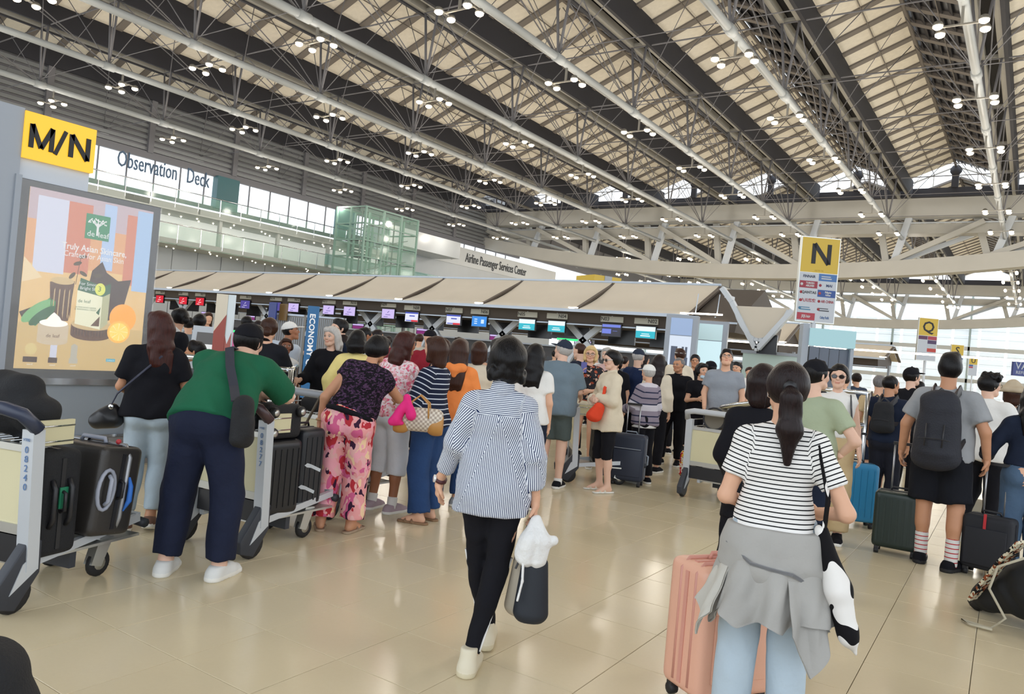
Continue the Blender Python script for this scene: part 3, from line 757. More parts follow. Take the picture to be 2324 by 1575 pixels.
        for V, Q, t in parts:
            C = np.tile(base, (len(V), 1))
            if t == 'h':
                L = (V-s.J['head'])@s.Rh; ax, y, z = np.abs(L[:, 0]), L[:, 1], L[:, 2]
                lip = (np.hypot(L[:, 0]/.023, (z+.052)/.0095) < 1) & (y > .06); C[lip] = base*np.array([.80, .55, .55])
                if s.dist < 16:
                    eye = (np.hypot((ax-.031)/.0155, (z-.007)/.0068) < 1) & (y > .06); C[eye] = (.72, .70, .68)
                    iris = (np.hypot((ax-.031)/.0075, (z-.007)/.0075) < 1) & (y > .06); C[iris] = (.02, .012, .01)
                    lid = (np.hypot((ax-.031)/.018, (z-.0145)/.0032) < 1) & (y > .06); C[lid] = base*.25
                    br = (np.hypot((ax-.032)/.021, (z-.030+.25*(ax-.032)**2/.02)/.0038) < 1) & (y > .05); C[br] = base*.25
                ch = np.exp(-((ax-.04)**2+(z+.03)**2)/.0006)*(y > .03); C = C*(1-ch[:, None]*np.array([0, .06, .05]))
            Vs.append(V); Qs.append(Q+n); Cs.append(C); n += len(V)
        s.put('body', np.concatenate(Vs), np.concatenate(Qs), M_skin, None, np.concatenate(Cs))
    def axes(s): return (s.J['pel']-V3(0, 0, 0), s.Rl@V3(1, 0, 0), s.Rl@V3(0, 0, 1))
    def top(s, m, sleeve=.55, hem=.86, loose=.012, flare=0.0, collar=None, name='shirt', minr=0, fold_=.006, neckcut=True, vneck=0, open_=False, cuff=None):
        T = s.torso(k=.05); ez = s.Rl@V3(0, 0, 1); ex = s.Rl@V3(1, 0, 0)
        low = s.J['pel']+ez*min(0, (hem-.93)); 
        if hem < .93: T.append(pr(s.J['waist'], low-V3(0, 0, .02), .108*s.g+flare*.5, .119*s.g*s.hw+flare, .05, w=ex, s=1.46))
        for S in 'LR':
            if sleeve > 0: T += s.arm(S, sleeve, (.052, .044, .034) if not minr else (.058, .052, .044), minr=minr)
        cuts = [(s.J['pel']+ez*(hem-.93), -ez)]
        if neckcut: cuts.append((s.J['neck']+ez*.012, nrm(ez+.55*(s.Rl@V3(0, 1, 0)))))
        for p in T:
            if not p['tag'].startswith('arm'): p['cuts'] = p['cuts']+cuts
        for p in T:
            if p['tag'].startswith('arm') and (s.J['el'+p['tag'][3]]-s.J['sh'+p['tag'][3]])@ez < 0 and sleeve <= 1: pass
        V, Q = nets(T, s.v*(.95), infl=loose, noise=fold_, seed=s.seed)
        A = suv(V, T, s.axes()); o = s.put(name, V, Q, m, A)
        if collar:
            c = nrm(s.hp(0, -.028, -.055)-s.J['neck']); a = s.J['neck']; V, Q = nets([pr(a-c*.01, a+c*.055, .066*s.g**.3, .058*s.g**.3, .01, 'torso', cuts=[(a+c*.045, nrm(c+V3(0, .35, 0)))])], s.v*.8, infl=0)
            s.put('collar', V, Q, collar, suv(V, T, s.axes()))
        return o
    def sleeveless(s, m, **k): return s.top(m, sleeve=0, **k)
    def bottom(s, m, t=1.93, waist=1.02, loose=.010, rs=(.09, .062, .05), minr=0, name='trousers', fold_=.0055, skirt=None):
        T = s.torso(k=.04)[:2]+s.torso()[7:9]; ez = s.Rl@V3(0, 0, 1)
        for p in T: p['cuts'] = [(s.J['pel']+ez*(waist-.93), ez)]
        for S in 'LR': T += s.leg(S, t, rs, minr=minr, calf=(t > 1.5 and not minr))
        V, Q = nets(T, s.v, infl=loose, noise=fold_, seed=s.seed+5); return s.put(name, V, Q, m, suv(V, T, s.axes()))
    def footframe(s, S):
        a = s.J['an'+S]; f = nrm(s.fd[S]); u = nrm(V3(0, 0, 1)-f*(V3(0, 0, 1)@f)); return a, f, u, np.cross(f, u)
    def shoes(s, m, sole, kind='sneaker', high=0.0, sides='LR'):
        for S in sides:
            a, f, u, r = s.footframe(S); z = a-u*.085
            if kind == 'sandal':
                T = [pr(z-f*.055, z+f*.165, .040, .040, .01, w=r, s=1.0, cuts=[(z+u*.022, u), (z, -u)]), pr(z+f*.05+r*.045+u*.02, z+f*.06+u*.066, .009, None, .008), pr(z+f*.05-r*.045+u*.02, z+f*.06+u*.066, .009, None, .008),
                     pr(z+f*.12+r*.042+u*.02, z+f*.11+u*.050, .008, None, .008), pr(z+f*.12-r*.042+u*.02, z+f*.11+u*.050, .008, None, .008)]
            else:
                T = [pr(z-f*.045+u*.035, z+f*.10+u*.028, .046, .043, .02), pr(z+f*.10+u*.028, z+f*.165+u*.022, .043, .034, .02), pr(z-f*.038+u*.04, a-f*.022+u*(-.01+high), .043, .041, .02, cuts=[(a+u*(.0+high), u)]),
                     pr(a+f*.01-u*.01, z+f*.11+u*.04, .040, .030, .02), pr(z-f*.05+u*.012, z+f*.165+u*.012, .047, .040, .01, cuts=[(z+u*.026, u)])]
                for p in T: p['cuts'] = p['cuts']+[(z, -u)]
            V, Q = nets(T, s.vd*1.25, infl=.002); cz = (V[Q].mean(1)-z)@u
            o = s.put('sandal' if kind == 'sandal' else 'shoe', V, Q, [m, sole], mi=(cz < (.02 if kind == 'sandal' else .027)).astype(int))
    def socks(s, m, h=.10):
        for S in 'LR':
            a = s.J['an'+S]; d = nrm(s.J['kn'+S]-a); V, Q = nets([pr(a-d*.03, a+d*h, .040*s.g**.7, .042*s.g**.7, .01, cuts=[(a+d*h, d)])], s.vd*1.3, infl=.004); s.put('sock', V, Q, m, suv(V, [pr(a-d*.03, a+d*h, .04)], s.axes()))
    def hair(s, col, kind='short', ln=.0, seedx=0):
        m = hair_mat('hair_'+col, *HAIR[col]); h = s.hp; ex, ey, ez = s.Rh.T; dn = V3(0, 0, -1.0); v = s.vh*1.05
        th = {'short': .008, 'crop': .004}.get(kind, .014)
        cap = pr(h(0, -.020, .030), h(0, -.010, .033), .078+th, .075+th, .02, 'hair', w=ez, s=1.12, w2=ey, s2=1.12)
        nf = nrm(s.Rh@V3(0, .145, -.10)); front = (h(0, .070, .066), nf)
        cap['cuts'] = [front]
        if kind in ('short', 'crop', 'fade'): cap['cuts'] = [(h(0, .078, .055), nrm(s.Rh@V3(0, .15, -.075))), (h(0, -.06, -.052), nrm(s.Rh@V3(0, -.2, -1)))]
        P = [cap]; bk = s.Rl@V3(0, -1, 0)
        if kind == 'short': P.append(pr(h(-.03, .04, .098), h(.03, .04, .098), .024, None, .03, 'hair'))
        if kind == 'fade': P.append(pr(h(-.03, -.02, .105), h(.03, .02, .112), .045, None, .03, 'hair', w=ey, s=1.5))
        if kind in ('bob', 'wavy'):
            L = ln or .10
            P += [pr(h(0, -.055, .0), h(0, -.055, .02-L), .075, .066, .03, 'hair', w=ex, s=1.2)]
            for q in (-1, 1): P.append(pr(h(q*.066, .0, .03), h(q*.072, .012, .02-L*.85), .028, .03, .03, 'hair'))
            if kind == 'wavy':
                r = np.random.RandomState(3)
                for i in range(16):
                    a = PI*(i/15.)*1.3-.48; x, y = .088*math.cos(a), -.03-.072*math.sin(a); zz = -.035-.05*r.rand(); P.append(pr(h(x, y, zz), h(x*1.02, y, zz-.02), .022, .018, .012, 'hair'))
        if kind == 'long':
            L = ln or .30; top = h(0, -.06, -.02); end = h(0, -.075, -.04)+s.Rl@V3(0, -.05, 0)+dn*L
            P += [pr(top, top*.5+end*.5, .072, .060, .04, 'hair', w=ex, s=1.35), pr(top*.5+end*.5, end, .058, .042, .03, 'hair', w=ex, s=1.9)]
            for q in (-1, 1): P.append(pr(h(q*.068, -.01, .02), h(q*.078, -.035, -.10)+dn*L*.3, .028, .026, .03, 'hair'))
            r = np.random.RandomState(s.seed)
            for i in range(7): x = -.07+.023*i; e = end+s.Rl@V3(x, 0, 0)+dn*(.045+.02*r.rand()); P.append(pr(top*.3+end*.7+s.Rl@V3(x, -.01, 0), e, .024, .016, .02, 'hair'))
        if kind == 'pony':
            L = ln or .34; t = h(0, -.115, .025); m1 = t+s.Rl@V3(.01, -.03, -.05); e = t+s.Rl@V3(.015, -.03, 0)+dn*L
            P += [pr(t, m1, .024, .034, .015, 'hair'), pr(m1, m1*.5+e*.5, .034, .040, .03, 'hair', w=ex, s=1.3), pr(m1*.5+e*.5, e, .040, .014, .03, 'hair', w=ex, s=1.2)]
            P.append(pr(h(-.070, .04, .02), h(-.078, .03, -.14), .008, .004, .01, 'hair')); P.append(pr(h(.070, .0, .03), h(.074, .0, -.02), .014, .010, .015, 'hair'))
        if kind == 'bun': P.append(pr(h(0, -.115, .03+ln), h(0, -.12, .02+ln), .045, None, .015, 'hair'))
        P2 = [p for p in P]
        if kind in ('bob', 'wavy', 'long'):
            for p in P2[1:]: p['cuts'] = p['cuts']+[(h(0, .055, .0), nrm(s.Rh@V3(0, 1, 0)))]
            P2.append(pr(h(-.04, .055, .085), h(.04, .055, .085), .024, None, .03, 'hair'))
        V, Q = nets(P2, v, noise=.003, seed=s.seed+seedx, nf=1.6); s.put('hair', V, Q, m)
    def cap(s, m, back=False, m2=None, patch=None):
        h = s.hp; ex, ey, ez = s.Rh.T; q = -1 if back else 1
        V, Q = nets([pr(h(0, -.018, .036), h(0, -.008, .038), .090, .088, .02, w=ez, s=1.10, w2=ey, s2=1.10, cuts=[(h(0, 0, .040), -ez)]), pr(h(0, 0, .143), h(0, 0, .144), .006, None, .004)], s.vh)
        s.put('cap', V, Q, m)
        V, Q = nets([pr(h(0, q*.085, .048), h(0, q*.135, .038), .062, .050, .01, w=ez, s=.12, w2=ex, s2=1.15)], s.vh*.8)
        s.put('cap_brim', V, Q, m2 or m)
        if patch:
            b = MB(); c = h(*patch[:3]); b.ball(c*s.k, .013, 8, sc=(1, .6, 1)); b.build('cap_badge', mat('badge_white', '#cfd3d6', .6), s.root)
    def glasses(s, dark=False, white=False):
        b = MB(); h = s.hp; k = s.k
        for q in (-1, 1):
            c = h(q*.033, .092, .006); pts = [(h(q*.033+.024*math.cos(t), .092-.10*abs(q*.033+.024*math.cos(t))**1.5, .005+.018*math.sin(t)))*k for t in np.linspace(0, 2*PI, 12, endpoint=False)]
            b.tube(pts, .0018, 5, closed=True)
            if dark: b.add(pts, [tuple(range(12))], 1)
            b.tube([h(q*.056, .086, .01)*k, h(q*.074, .04, .012)*k, h(q*.079, -.02, .008)*k], .002 if not white else .004, 5, mi=2 if white else 0)
        b.tube([h(-.010, .096, .008)*k, h(.010, .096, .008)*k], .0018, 5)
        b.build('sunglasses' if dark else 'glasses', [mat('frame_black', '#17161a', .3), mat('lens_dark', '#0c0b10', .08, coat=.6), mat('frame_white', '#d8d8d6', .4)], s.root)
    def w(s, p):   # local -> world
        p = np.asarray(p, float)*s.k; c, n = math.cos(s.yaw), math.sin(s.yaw)
        return np.array([s.pos[0]+c*p[0]-n*p[1], s.pos[1]+n*p[0]+c*p[1], p[2]])
    def root_at(s, name, label, cat, group=None):
        return empty(name, s.pos, s.yaw, label, cat, group)
    def strap(s, pts, wd, th, m, root, name='strap', infl=0):
        """flat band through local points (unscaled)"""
        b = MB(); P = [Vector((np.asarray(p)*s.k).tolist()) for p in pts]; C = s.J['chest']*s.k
        vs = []; n = len(P)
        for i, p in enumerate(P):
            d = (P[min(i+1, n-1)]-P[max(i-1, 0)]).normalized(); o = Vector((p.x-C[0], p.y-C[1], 0.25*(p.z-C[2])));
            if o.length < 1e-4: o = Vector((0, -1, 0))
            o.normalize(); x = d.cross(o).normalized(); o = x.cross(d).normalized()
            vs += [p-x*wd/2-o*th/2, p+x*wd/2-o*th/2, p+x*wd/2+o*th/2, p-x*wd/2+o*th/2]
        fs = [(4*i+k, 4*i+(k+1) % 4, 4*i+4+(k+1) % 4, 4*i+4+k) for i in range(n-1) for k in range(4)]+[(3, 2, 1, 0), (4*n-4, 4*n-3, 4*n-2, 4*n-1)]
        b.add(vs, fs, 0, False); return b.build(name, m, root, fix=True)
def shape(name, prims, vox, m, parent, infl=0, cuts=(), noise=0, seed=1, attrs=False):
    V, Q = nets(prims, vox, infl, cuts, noise, seed); return qmesh(name, V, Q, m, parent)
# ================================================================== CHECK-IN ROW AND SIGNS
M_fab = mat('canopy_fabric', '#cbc2b3', .85, var=.03, vs=1)
M_rib = mat('canopy_rib', '#4b4038', .5)
M_soff = mat('soffit_brown', '#4a423c', .7)
M_num = mat('number_plate', '#a9a596', .5)
M_ink = mat('ink', '#45423c', .6)
M_scr = mat('screen_black', '#15151a', .25)
M_lt = mat('tube_light', '#fff4dc', .5, emit=7)
M_kgrey = mat('kiosk_grey', '#9aa1ab', .4)
M_klight = mat('kiosk_pale', '#bcc8d8', .4)
def row_canopy(x1, x0, yf, yb, zf, zt, n, label, big=True):
    """fabric canopy over a check-in row from x0 (left) to x1 (right)"""
    r = empty('canopy', (x1, yf, 0), 0, label, 'canopy')
    L = (x1-x0)/n; sk = .35
    for k in range(n):
        a, b = -k*L-.06, -(k+1)*L+.06
        for sy in (0, 1):
            ya, yb_ = (0, yb-yf) if sy == 0 else (2*(yb-yf), yb-yf); m = MB(); N = 6; vs = []
            for i in range(N+1):
                t = i/N; y = ya+(yb_-ya)*t; z = zf+(zt-zf)*t-.10*math.sin(PI*t)
                vs += [(a+(.0), y, z), (b+(.0), y, z)]
            fs = [(2*i, 2*i+1, 2*i+3, 2*i+2) for i in range(N)]; nn = len(vs); vs2 = [(x, y, z-.02) for x, y, z in vs]
            m.add(vs+vs2, fs+[tuple(nn+j for j in f[::-1]) for f in fs]+[(0, nn, nn+1, 1)], 0, True)
            m.build('fabric_panel', M_fab, r)
        MB().bar((-k*L, -.02, zf-.02), (-k*L, yb-yf, zt-.06), .12, .07).bar((-k*L, 2*(yb-yf), zf-.02), (-k*L, yb-yf, zt-.06), .12, .07).build('rib', M_rib, r)
        MB().box((-k*L-.25, -.05, zf+.02), (-k*L+.05, .02, zf+.05)).build('rib_tip', M_lt, r)
    W2 = 2*(yb-yf)
    MB().box((x0-x1, -.05, zf-.09), (0, .03, zf)).build('front_edge', M_klight, r)
    MB().tube([(x0-x1, yb-yf, zt+.02), (0, yb-yf, zt+.02)], .04, 6).build('ridge_rail', M_klight, r)
    # dark soffit with its gable end
    g = [(-.0+.4, zf-.42), (W2-.4, zf-.42), (W2-.2, zf-.05), (yb-yf, zt-.12), (.25, zf-.05)]
    MB().prism([(y, z) for y, z in g], x0-x1, -.35, 'yz').build('soffit', M_soff, r, fix=True)
    if not big or x1 > -6 or yf > 30:
        for k in range(0, n+1, 3): MB().box((-.1-k*L*.98-.1, yb-yf-.1, 0), (-.1-k*L*.98, yb-yf+.1, zf-.3)).build('post', M_kgrey, r)
    MB().box((x0-x1, .36, zf-.46), (0, .42, zf-.42)).build('soffit_trim', M_klight, r)
    return r
row_canopy(-7.91, -40.0, 20.0, 22.3, 2.92, 4.0, 9, 'long beige fabric check-in canopy running across the hall with dark ribs')
# end gable extension and lit tube
ge = empty('gable_end', (-7.9, 20.0, 0), 0, 'dark brown gable end of the long canopy with a lit tube below', 'canopy end')
MB().prism([(-.05, 2.5), (4.2, 2.5), (4.4, 2.9), (2.35, 3.9), (.1, 2.8)], 0.0, 1.3, 'yz').build('gable', M_soff, ge, fix=True)
MB().box((.1, -.15, 2.93), (.95, -.08, 2.97)).build('tube', M_lt, ge)
MB().bar((.2, -.1, 2.97), (.2, 0, 3.5), .02, .02).bar((.8, -.1, 2.97), (.8, 0, 3.5), .02, .02).build('hanger', M_klight, ge)
MB().box((0, -.1, 2.72), (1.35, -.04, 2.77)).build('edge', M_klight, ge)
# white V-shaped bracket with its fabric lobe at the canopy end
ve = empty('vee_bracket', (-5.98, 19.85, 0), 0, 'white V-shaped steel bracket holding a small beige fabric lobe at the canopy end', 'bracket')
def polyl(pts, w, d, name, m, par):
    b = MB()
    for a, c in zip(pts[:-1], pts[1:]): b.bar((a[0], 0, a[1]), (c[0], 0, c[1]), d, w, up=(0, 0, 1))
    return b.build(name, m, par)
polyl([(-1.02, 3.66), (-.72, 3.3), (0, 2.12), (.06, 2.12), (.85, 3.15)], .12, .2, 'steel_vee', M_white, ve)
cv = [(-.62+1.38*t, 3.14-.80*math.sin(PI*t)**.8) for t in np.linspace(0, 1, 13)]
polyl(cv, .09, .16, 'curved_rail', M_white, ve)
MB().bar((-.9, 0, 3.45), (-.9, .6, 3.45), .08, .08).build('arm_link', M_white, ve)
MB().prism([(x, z+.02) for x, z in cv]+[(.76, 3.2), (-.62, 3.2)], -.02, .03, 'xz').build('fabric_lobe', M_fab, ve, fix=True)
MB().box((.0, .1, 2.0), (.5, .16, 2.5)).build('screen', M_scr, ve)
# numbered plates, screens above the desks
SCR = {'red': ('#d8152f', '#ffffff'), 'purple': ('#4b3f93', '#d9d6ee'), 'lilac': ('#c9b6ec', '#5a4a9a'), 'navyred': ('#dfe0f2', '#2b3fb0'), 'blue': ('#1f86e0', '#cfe6ff'), 'teal': ('#15b3c6', '#e9fbff'), 'dark': ('#232131', '#6b7bd8')}
def bright(n, c, e=1.0):
    k = 'glow_'+n
    if k in MATS: return MATS[k]
    m = mat(k, c, .35, emit=e*.57); q = rgb(c); m.node_tree.nodes['Principled BSDF'].inputs['Base Color'].default_value = (q[0]*.15, q[1]*.15, q[2]*.15, 1); return m
def counter_station(i, x, left, num, kind, wd=.72):
    z = 2.60 if i < 8 else 2.66; w = .6
    r = empty('desk_display', (x, 20.3, 0), 0, ('grey plate reading %s with a %s screen hung under the canopy' % (num, {'red': 'red', 'purple': 'dark purple', 'lilac': 'pale lilac', 'navyred': 'white, blue and red', 'blue': 'bright blue', 'teal': 'white over turquoise', 'dark': 'dark'}[kind])), 'display', 'numbered displays over the check-in desks')
    MB().box((-.37, -.02, z), (.37, .02, z+.17)).build('number_plate', M_num, r)
    text(num, .16, M_ink, r, (-.22 if left else .2, -.024, z+.085), bold=.003)
    MB().bar((0, 0, z+.1), (0, 0, z+.32), .03, .03).build('hanger', M_klight, r)
    MB().box((-w/2-.02, 0, z-.42), (w/2+.02, .07, z-.05)).build('screen_case', M_scr, r)
    c, c2 = SCR[kind]; b = MB().box((-w/2, -.006, z-.40), (w/2, 0, z-.07)).build('screen', bright(kind, c), r)
    d = bright(kind+'_ink', c2)
    g = MB()
    if kind == 'teal': g.box((-w/2, -.009, z-.20), (w/2, -.006, z-.07)); g.box((-.12, -.009, z-.29), (.12, -.006, z-.27)); g.box((-.15, -.009, z-.35), (.15, -.006, z-.32))
    elif kind == 'navyred': g.box((-w/2, -.009, z-.12), (w/2, -.006, z-.07)); g.box((-.1, -.009, z-.22), (.15, -.006, z-.18)); g.box((-w/2+.05, -.009, z-.38), (0, -.006, z-.35))
    elif kind == 'blue':
        for q in range(3): g.box((-.2, -.009, z-.18-.07*q), (-.08, -.006, z-.15-.07*q))
        g.box((.08, -.009, z-.3), (.2, -.006, z-.17))
    elif kind == 'dark': g.box((-w/2, -.009, z-.15), (w/2, -.006, z-.07)); g.box((-w/2, -.009, z-.34), (0, -.006, z-.2)); g.box((.05, -.009, z-.26), (.2, -.006, z-.25))
    else: g.bar((-.03, -.008, z-.2), (.05, -.008, z-.14), .01, .02); g.box((-.12, -.009, z-.28), (.12, -.006, z-.26)); g.box((-.2, -.009, z-.36), (.0, -.006, z-.34))
    g.build('screen_print', d, r)
    if kind == 'navyred': MB().box((0, -.009, z-.40), (w/2, -.006, z-.34)).build('screen_print', bright('red', '#d8152f'), r)
st = [(-7.28, 1, 'N01', 'dark'), (-9.3, 0, 'N02', 'teal'), (-10.4, 1, 'N03', 'dark'), (-12.3, 0, 'N04', 'teal'), (-13.4, 1, 'N05', 'teal'), (-15.3, 0, 'N06', 'blue'), (-16.4, 1, 'N07', 'navyred'), (-18.3, 0, 'N08', 'navyred'), (-19.45, 1, 'N09', 'lilac'), (-21.45, 0, 'N10', 'lilac'), (-22.6, 1, 'N11', 'lilac'), (-24.65, 0, 'N12', 'lilac'), (-25.75, 1, 'N14', 'purple'), (-27.75, 0, 'N15', 'purple'), (-28.95, 1, 'N16', 'red'), (-31.0, 0, 'N17', 'red'), (-32.3, 1, 'N18', 'red'), (-34.2, 0, 'N19', 'red')]
for i, a in enumerate(st): counter_station(i, *a)
# steel X frames, desks and dark back displays
M_desk = mat('desk_grey', '#8b9096', .4); M_deskd = mat('desk_dark', '#54565c', .5)
for k in range(10):
    x = -11.66-3.08*k
    if k == 9: break
    r = empty('steel_cross', (x, 20.95, 0), 0, 'white curved X-shaped steel prop under the long canopy, %s from its right end' % ORD[k], 'prop', 'X-shaped props along the check-in row')
    for s in (-1, 1):
        polyl([(s*.62, 2.55), (0, 2.02), (-s*.25, 1.80), (-s*.55, 1.25), (-s*.62, .75), (-s*.62, 0)], .19, .12, 'curved_arm', M_white, r)
    MB().ball((0, 0, 2.02), .13, 8, sc=(1, .5, 1)).build('centre_joint', M_white, r)
for k in range(9):
    x = -10.12-3.08*k
    r = empty('check_in_desk', (x, 20.6, 0), 0, 'grey check-in desk pair under the canopy, %s from the right end of the row' % ORD[k], 'desk', 'check-in desks')
    MB().box((-.85, 0, 0), (.85, .7, 1.05)).build('cabinet', M_desk, r)
    MB().box((-.88, -.05, 1.05), (.88, .35, 1.1)).build('counter_top', M_klight, r)
    for s in (-1, 1):
        MB().box((s*.5-.22, .3, 1.12), (s*.5+.22, .34, 1.42)).build('monitor', M_scr, r); 
        MB().box((s*.72-.46, 1.3, 2.0), (s*.72+.46, 1.38, 2.46)).build('back_display', M_scr, r)
    MB().box((-.8, -.015, .15), (-.05, 0, .9)).build('front_panel', M_klight, r); MB().box((.05, -.015, .15), (.8, -.0, .9)).build('front_panel', M_klight, r)
# row behind (Q side) seen through the props
M_mag = bright('magenta', '#8d2f7d', .8)
for k in range(9):
    r = empty('distant_display', (-8-5.2*k, 33, 0), 0, 'small magenta screen of the next check-in row, %s from the right seen between the props' % ORD[k], 'display', 'screens of the next check-in row')
    MB().box((-.5, 0, 1.95), (.5, .06, 2.3)).build('case', M_scr, r); MB().box((-.04, .06, 0), (.04, .12, 2.3)).build('post', M_kgrey, r); MB().box((-.46, -.01, 1.98), (.46, 0, 2.15)).build('screen', M_mag, r); MB().box((-.46, -.01, 2.17), (.46, 0, 2.27)).build('screen_header', bright('lilac', '#c9b6ec'), r)
row_canopy(-9.0, -50, 34, 36.2, 2.9, 3.9, 10, 'second check-in canopy glimpsed behind the long one')
row_canopy(-5.90, -22, 40, 42.4, 2.75, 3.45, 5, 'brown-edged canopy of the next row beside the pale yellow Q sign')
dk2 = empty('service_counter', (-12, 30, 0), 0, 'long low grey counter wall behind the props', 'counter'); MB().box((-30, 0, 0), (4, .5, 1.85)).build('cabinet', M_deskd, dk2); MB().box((-30, -.1, 1.85), (4, .5, 1.92)).build('top', M_klight, dk2)
sg = empty('green_direction_light', (-12.6, 21.4, 0), 0, 'small green lit box beyond the turquoise screens', 'light box'); MB().box((-.7, 0, 2.02), (.7, .05, 2.14)).box((-.03, 0, 0), (.03, .05, 2.02)).build('case', M_scr, sg); MB().box((-.3, -.01, 1.98), (.5, 0, 2.05)).build('lit_face', bright('green', '#2fe07a', 1.5), sg)
for j, (px, py, d) in enumerate(((1158, 800, 19), (560, 775, 16), (835, 780, 19.3))):
    p = at(px, py, d); b = empty('bag_drop_machine', (p[0], p[1], 0), .4, ['pale bag-drop machine half hidden behind the head of the walking woman', 'white bag-drop machine behind the pink shirt', 'pale bag-drop machine with a green edge behind the white tee man'][j], 'machine')
    MB().prism([(-.4, 0), (.4, 0), (.45, 1.0), (.3, 1.35), (-.3, 1.35), (-.45, 1.0)], -.35, .35, 'xz').build('housing', M_white, b, fix=True); MB().box((-.3, -.38, 1.36), (.3, .3, 1.40)).build('lit_rim', bright('green', '#2fe07a', 1.5), b)
    MB().box((-.18, -.37, .95), (.18, -.35, 1.2)).build('screen', M_scr, b)
# ---- free-standing light boxes right of the row
def lightbox(px, py, dep, phi, w, z0, z1, lab, col, hdr, dark=None, depth=.35):
    p = at(px, py, dep); r = empty('advert_pillar', (p[0], p[1], 0), phi, lab, 'light box')
    MB().box((-w/2-.12, 0, 0), (w/2+.12, depth, z1+.08)).build('housing', M_kgrey, r)
    MB().box((-w/2, -.012, z0), (w/2, 0, z1-.42)).build('lit_poster', bright(col[0], col[1], .9), r)
    MB().box((-w/2, -.012, z1-.40), (w/2, 0, z1)).build('header', mat(hdr[0], hdr[1], .4), r)
    if dark:
        m = MB()
        for q in dark: m.box((q[0], -.016, q[1]), (q[2], -.012, q[3]))
        m.build('poster_print', mat('print_grey', '#5c6478', .5), r)
    return r
lightbox(1537, 850, 18, .25, .50, .9, 2.62, 'tall blue-white light box showing two dark dresses beside the N02 screen', ('poster_ice', '#dbe6f5'), ('hdr_blue', '#a8c0e8'), [(-.2, 1.25, -.05, 1.95), (.02, 1.25, .2, 1.7), (.05, 1.7, .1, 1.95), (.13, 1.7, .18, 1.95)])
lightbox(1603, 850, 19, .25, .60, .7, 2.6, 'brilliant pale cyan light box beside the N01 plate', ('poster_cyan', '#d6f4fb'), ('hdr_cyan', '#d6f4fb'))
def railing(pts, z, lab, n=3):
    r = empty('queue_railing', (0, 0, 0), 0, lab, 'railing')
    for k in range(n):
        m = MB(); zz = z-.36*k; m.tube([(p[0], p[1], zz) for p in pts], .024, 8); m.build('rail', M_chrome, r)
    for p in pts: MB().tube([(p[0], p[1], 0), (p[0], p[1], z)], .026, 8).build('post', M_chrome, r)
    return r
# grey glass booth behind the grey-tee man
railing([at(1838, 870, 8.9), at(1900, 870, 8.8), at(1972, 872, 8.7)], 1.38, 'chrome queue railing behind the woman in white and dark sunglasses', 4)
bo = empty('glass_booth', (-4.6, 20.5, 0), 0, 'pale frosted glass booth behind the man in the grey tee', 'booth')
MB().box((-1.9, 0, 0), (.15, .06, 2.0)).box((.11, 0, 0), (.17, 2.2, 2.0)).build('frosted_glass', mat('frosted', '#b9cdc8', .35), bo); MB().box((-1.95, -.03, 2.0), (.2, .1, 2.08)).box((-.1, -.02, 0), (-.04, .08, 2.0)).build('frame', M_kgrey, bo)
tb = MB()
for (x0, x1, y, z) in ((-4, 4, 19.8, 2.22), ): tb.box((x0-6, y+4.5, z+.2), (x1-3.5, y+4.56, z+.25))
o = tb.build('ceiling_tube', M_lt); tag(o, 'long lit tube under the brown canopy behind the white bracket', 'tube light')
# departures board with slanted dark screens
fb = empty('departure_board', at(1862, 850, 14.2)*[1, 1, 0], .5, 'tall flight board with a pale lit header and dark slanted screens right of the booth', 'flight board')
MB().box((-.38, 0, 0), (-.26, .25, 2.5)).box((.5, 0, 0), (.56, .25, 2.1)).build('post', M_kgrey, fb)
MB().box((-.26, -.05, 2.10), (.56, .2, 2.42)).build('lit_header', bright('header', '#a9d3da', .8), fb)
for k in range(4): MB().box((-.24+.19*k, -.03+.04*k, 1.35), (-.07+.19*k, .1+.04*k, 2.08)).build('screen', mat('slate_screen', '#596170', .3), fb)
def strokes(segs, w, m, par, y, nm='letter'):
    for s_ in segs:
        b = MB(); [b.bar((p[0], y, p[1]), (q[0], y, q[1]), .012, w, up=(0, 0, 1)) for p, q in zip(s_[:-1], s_[1:])]; b.build(nm, m, par)
def fitted(segs, cx, cz, sx, sz): return [[(cx+p[0]*sx, cz+p[1]*sz) for p in s_] for s_ in segs]
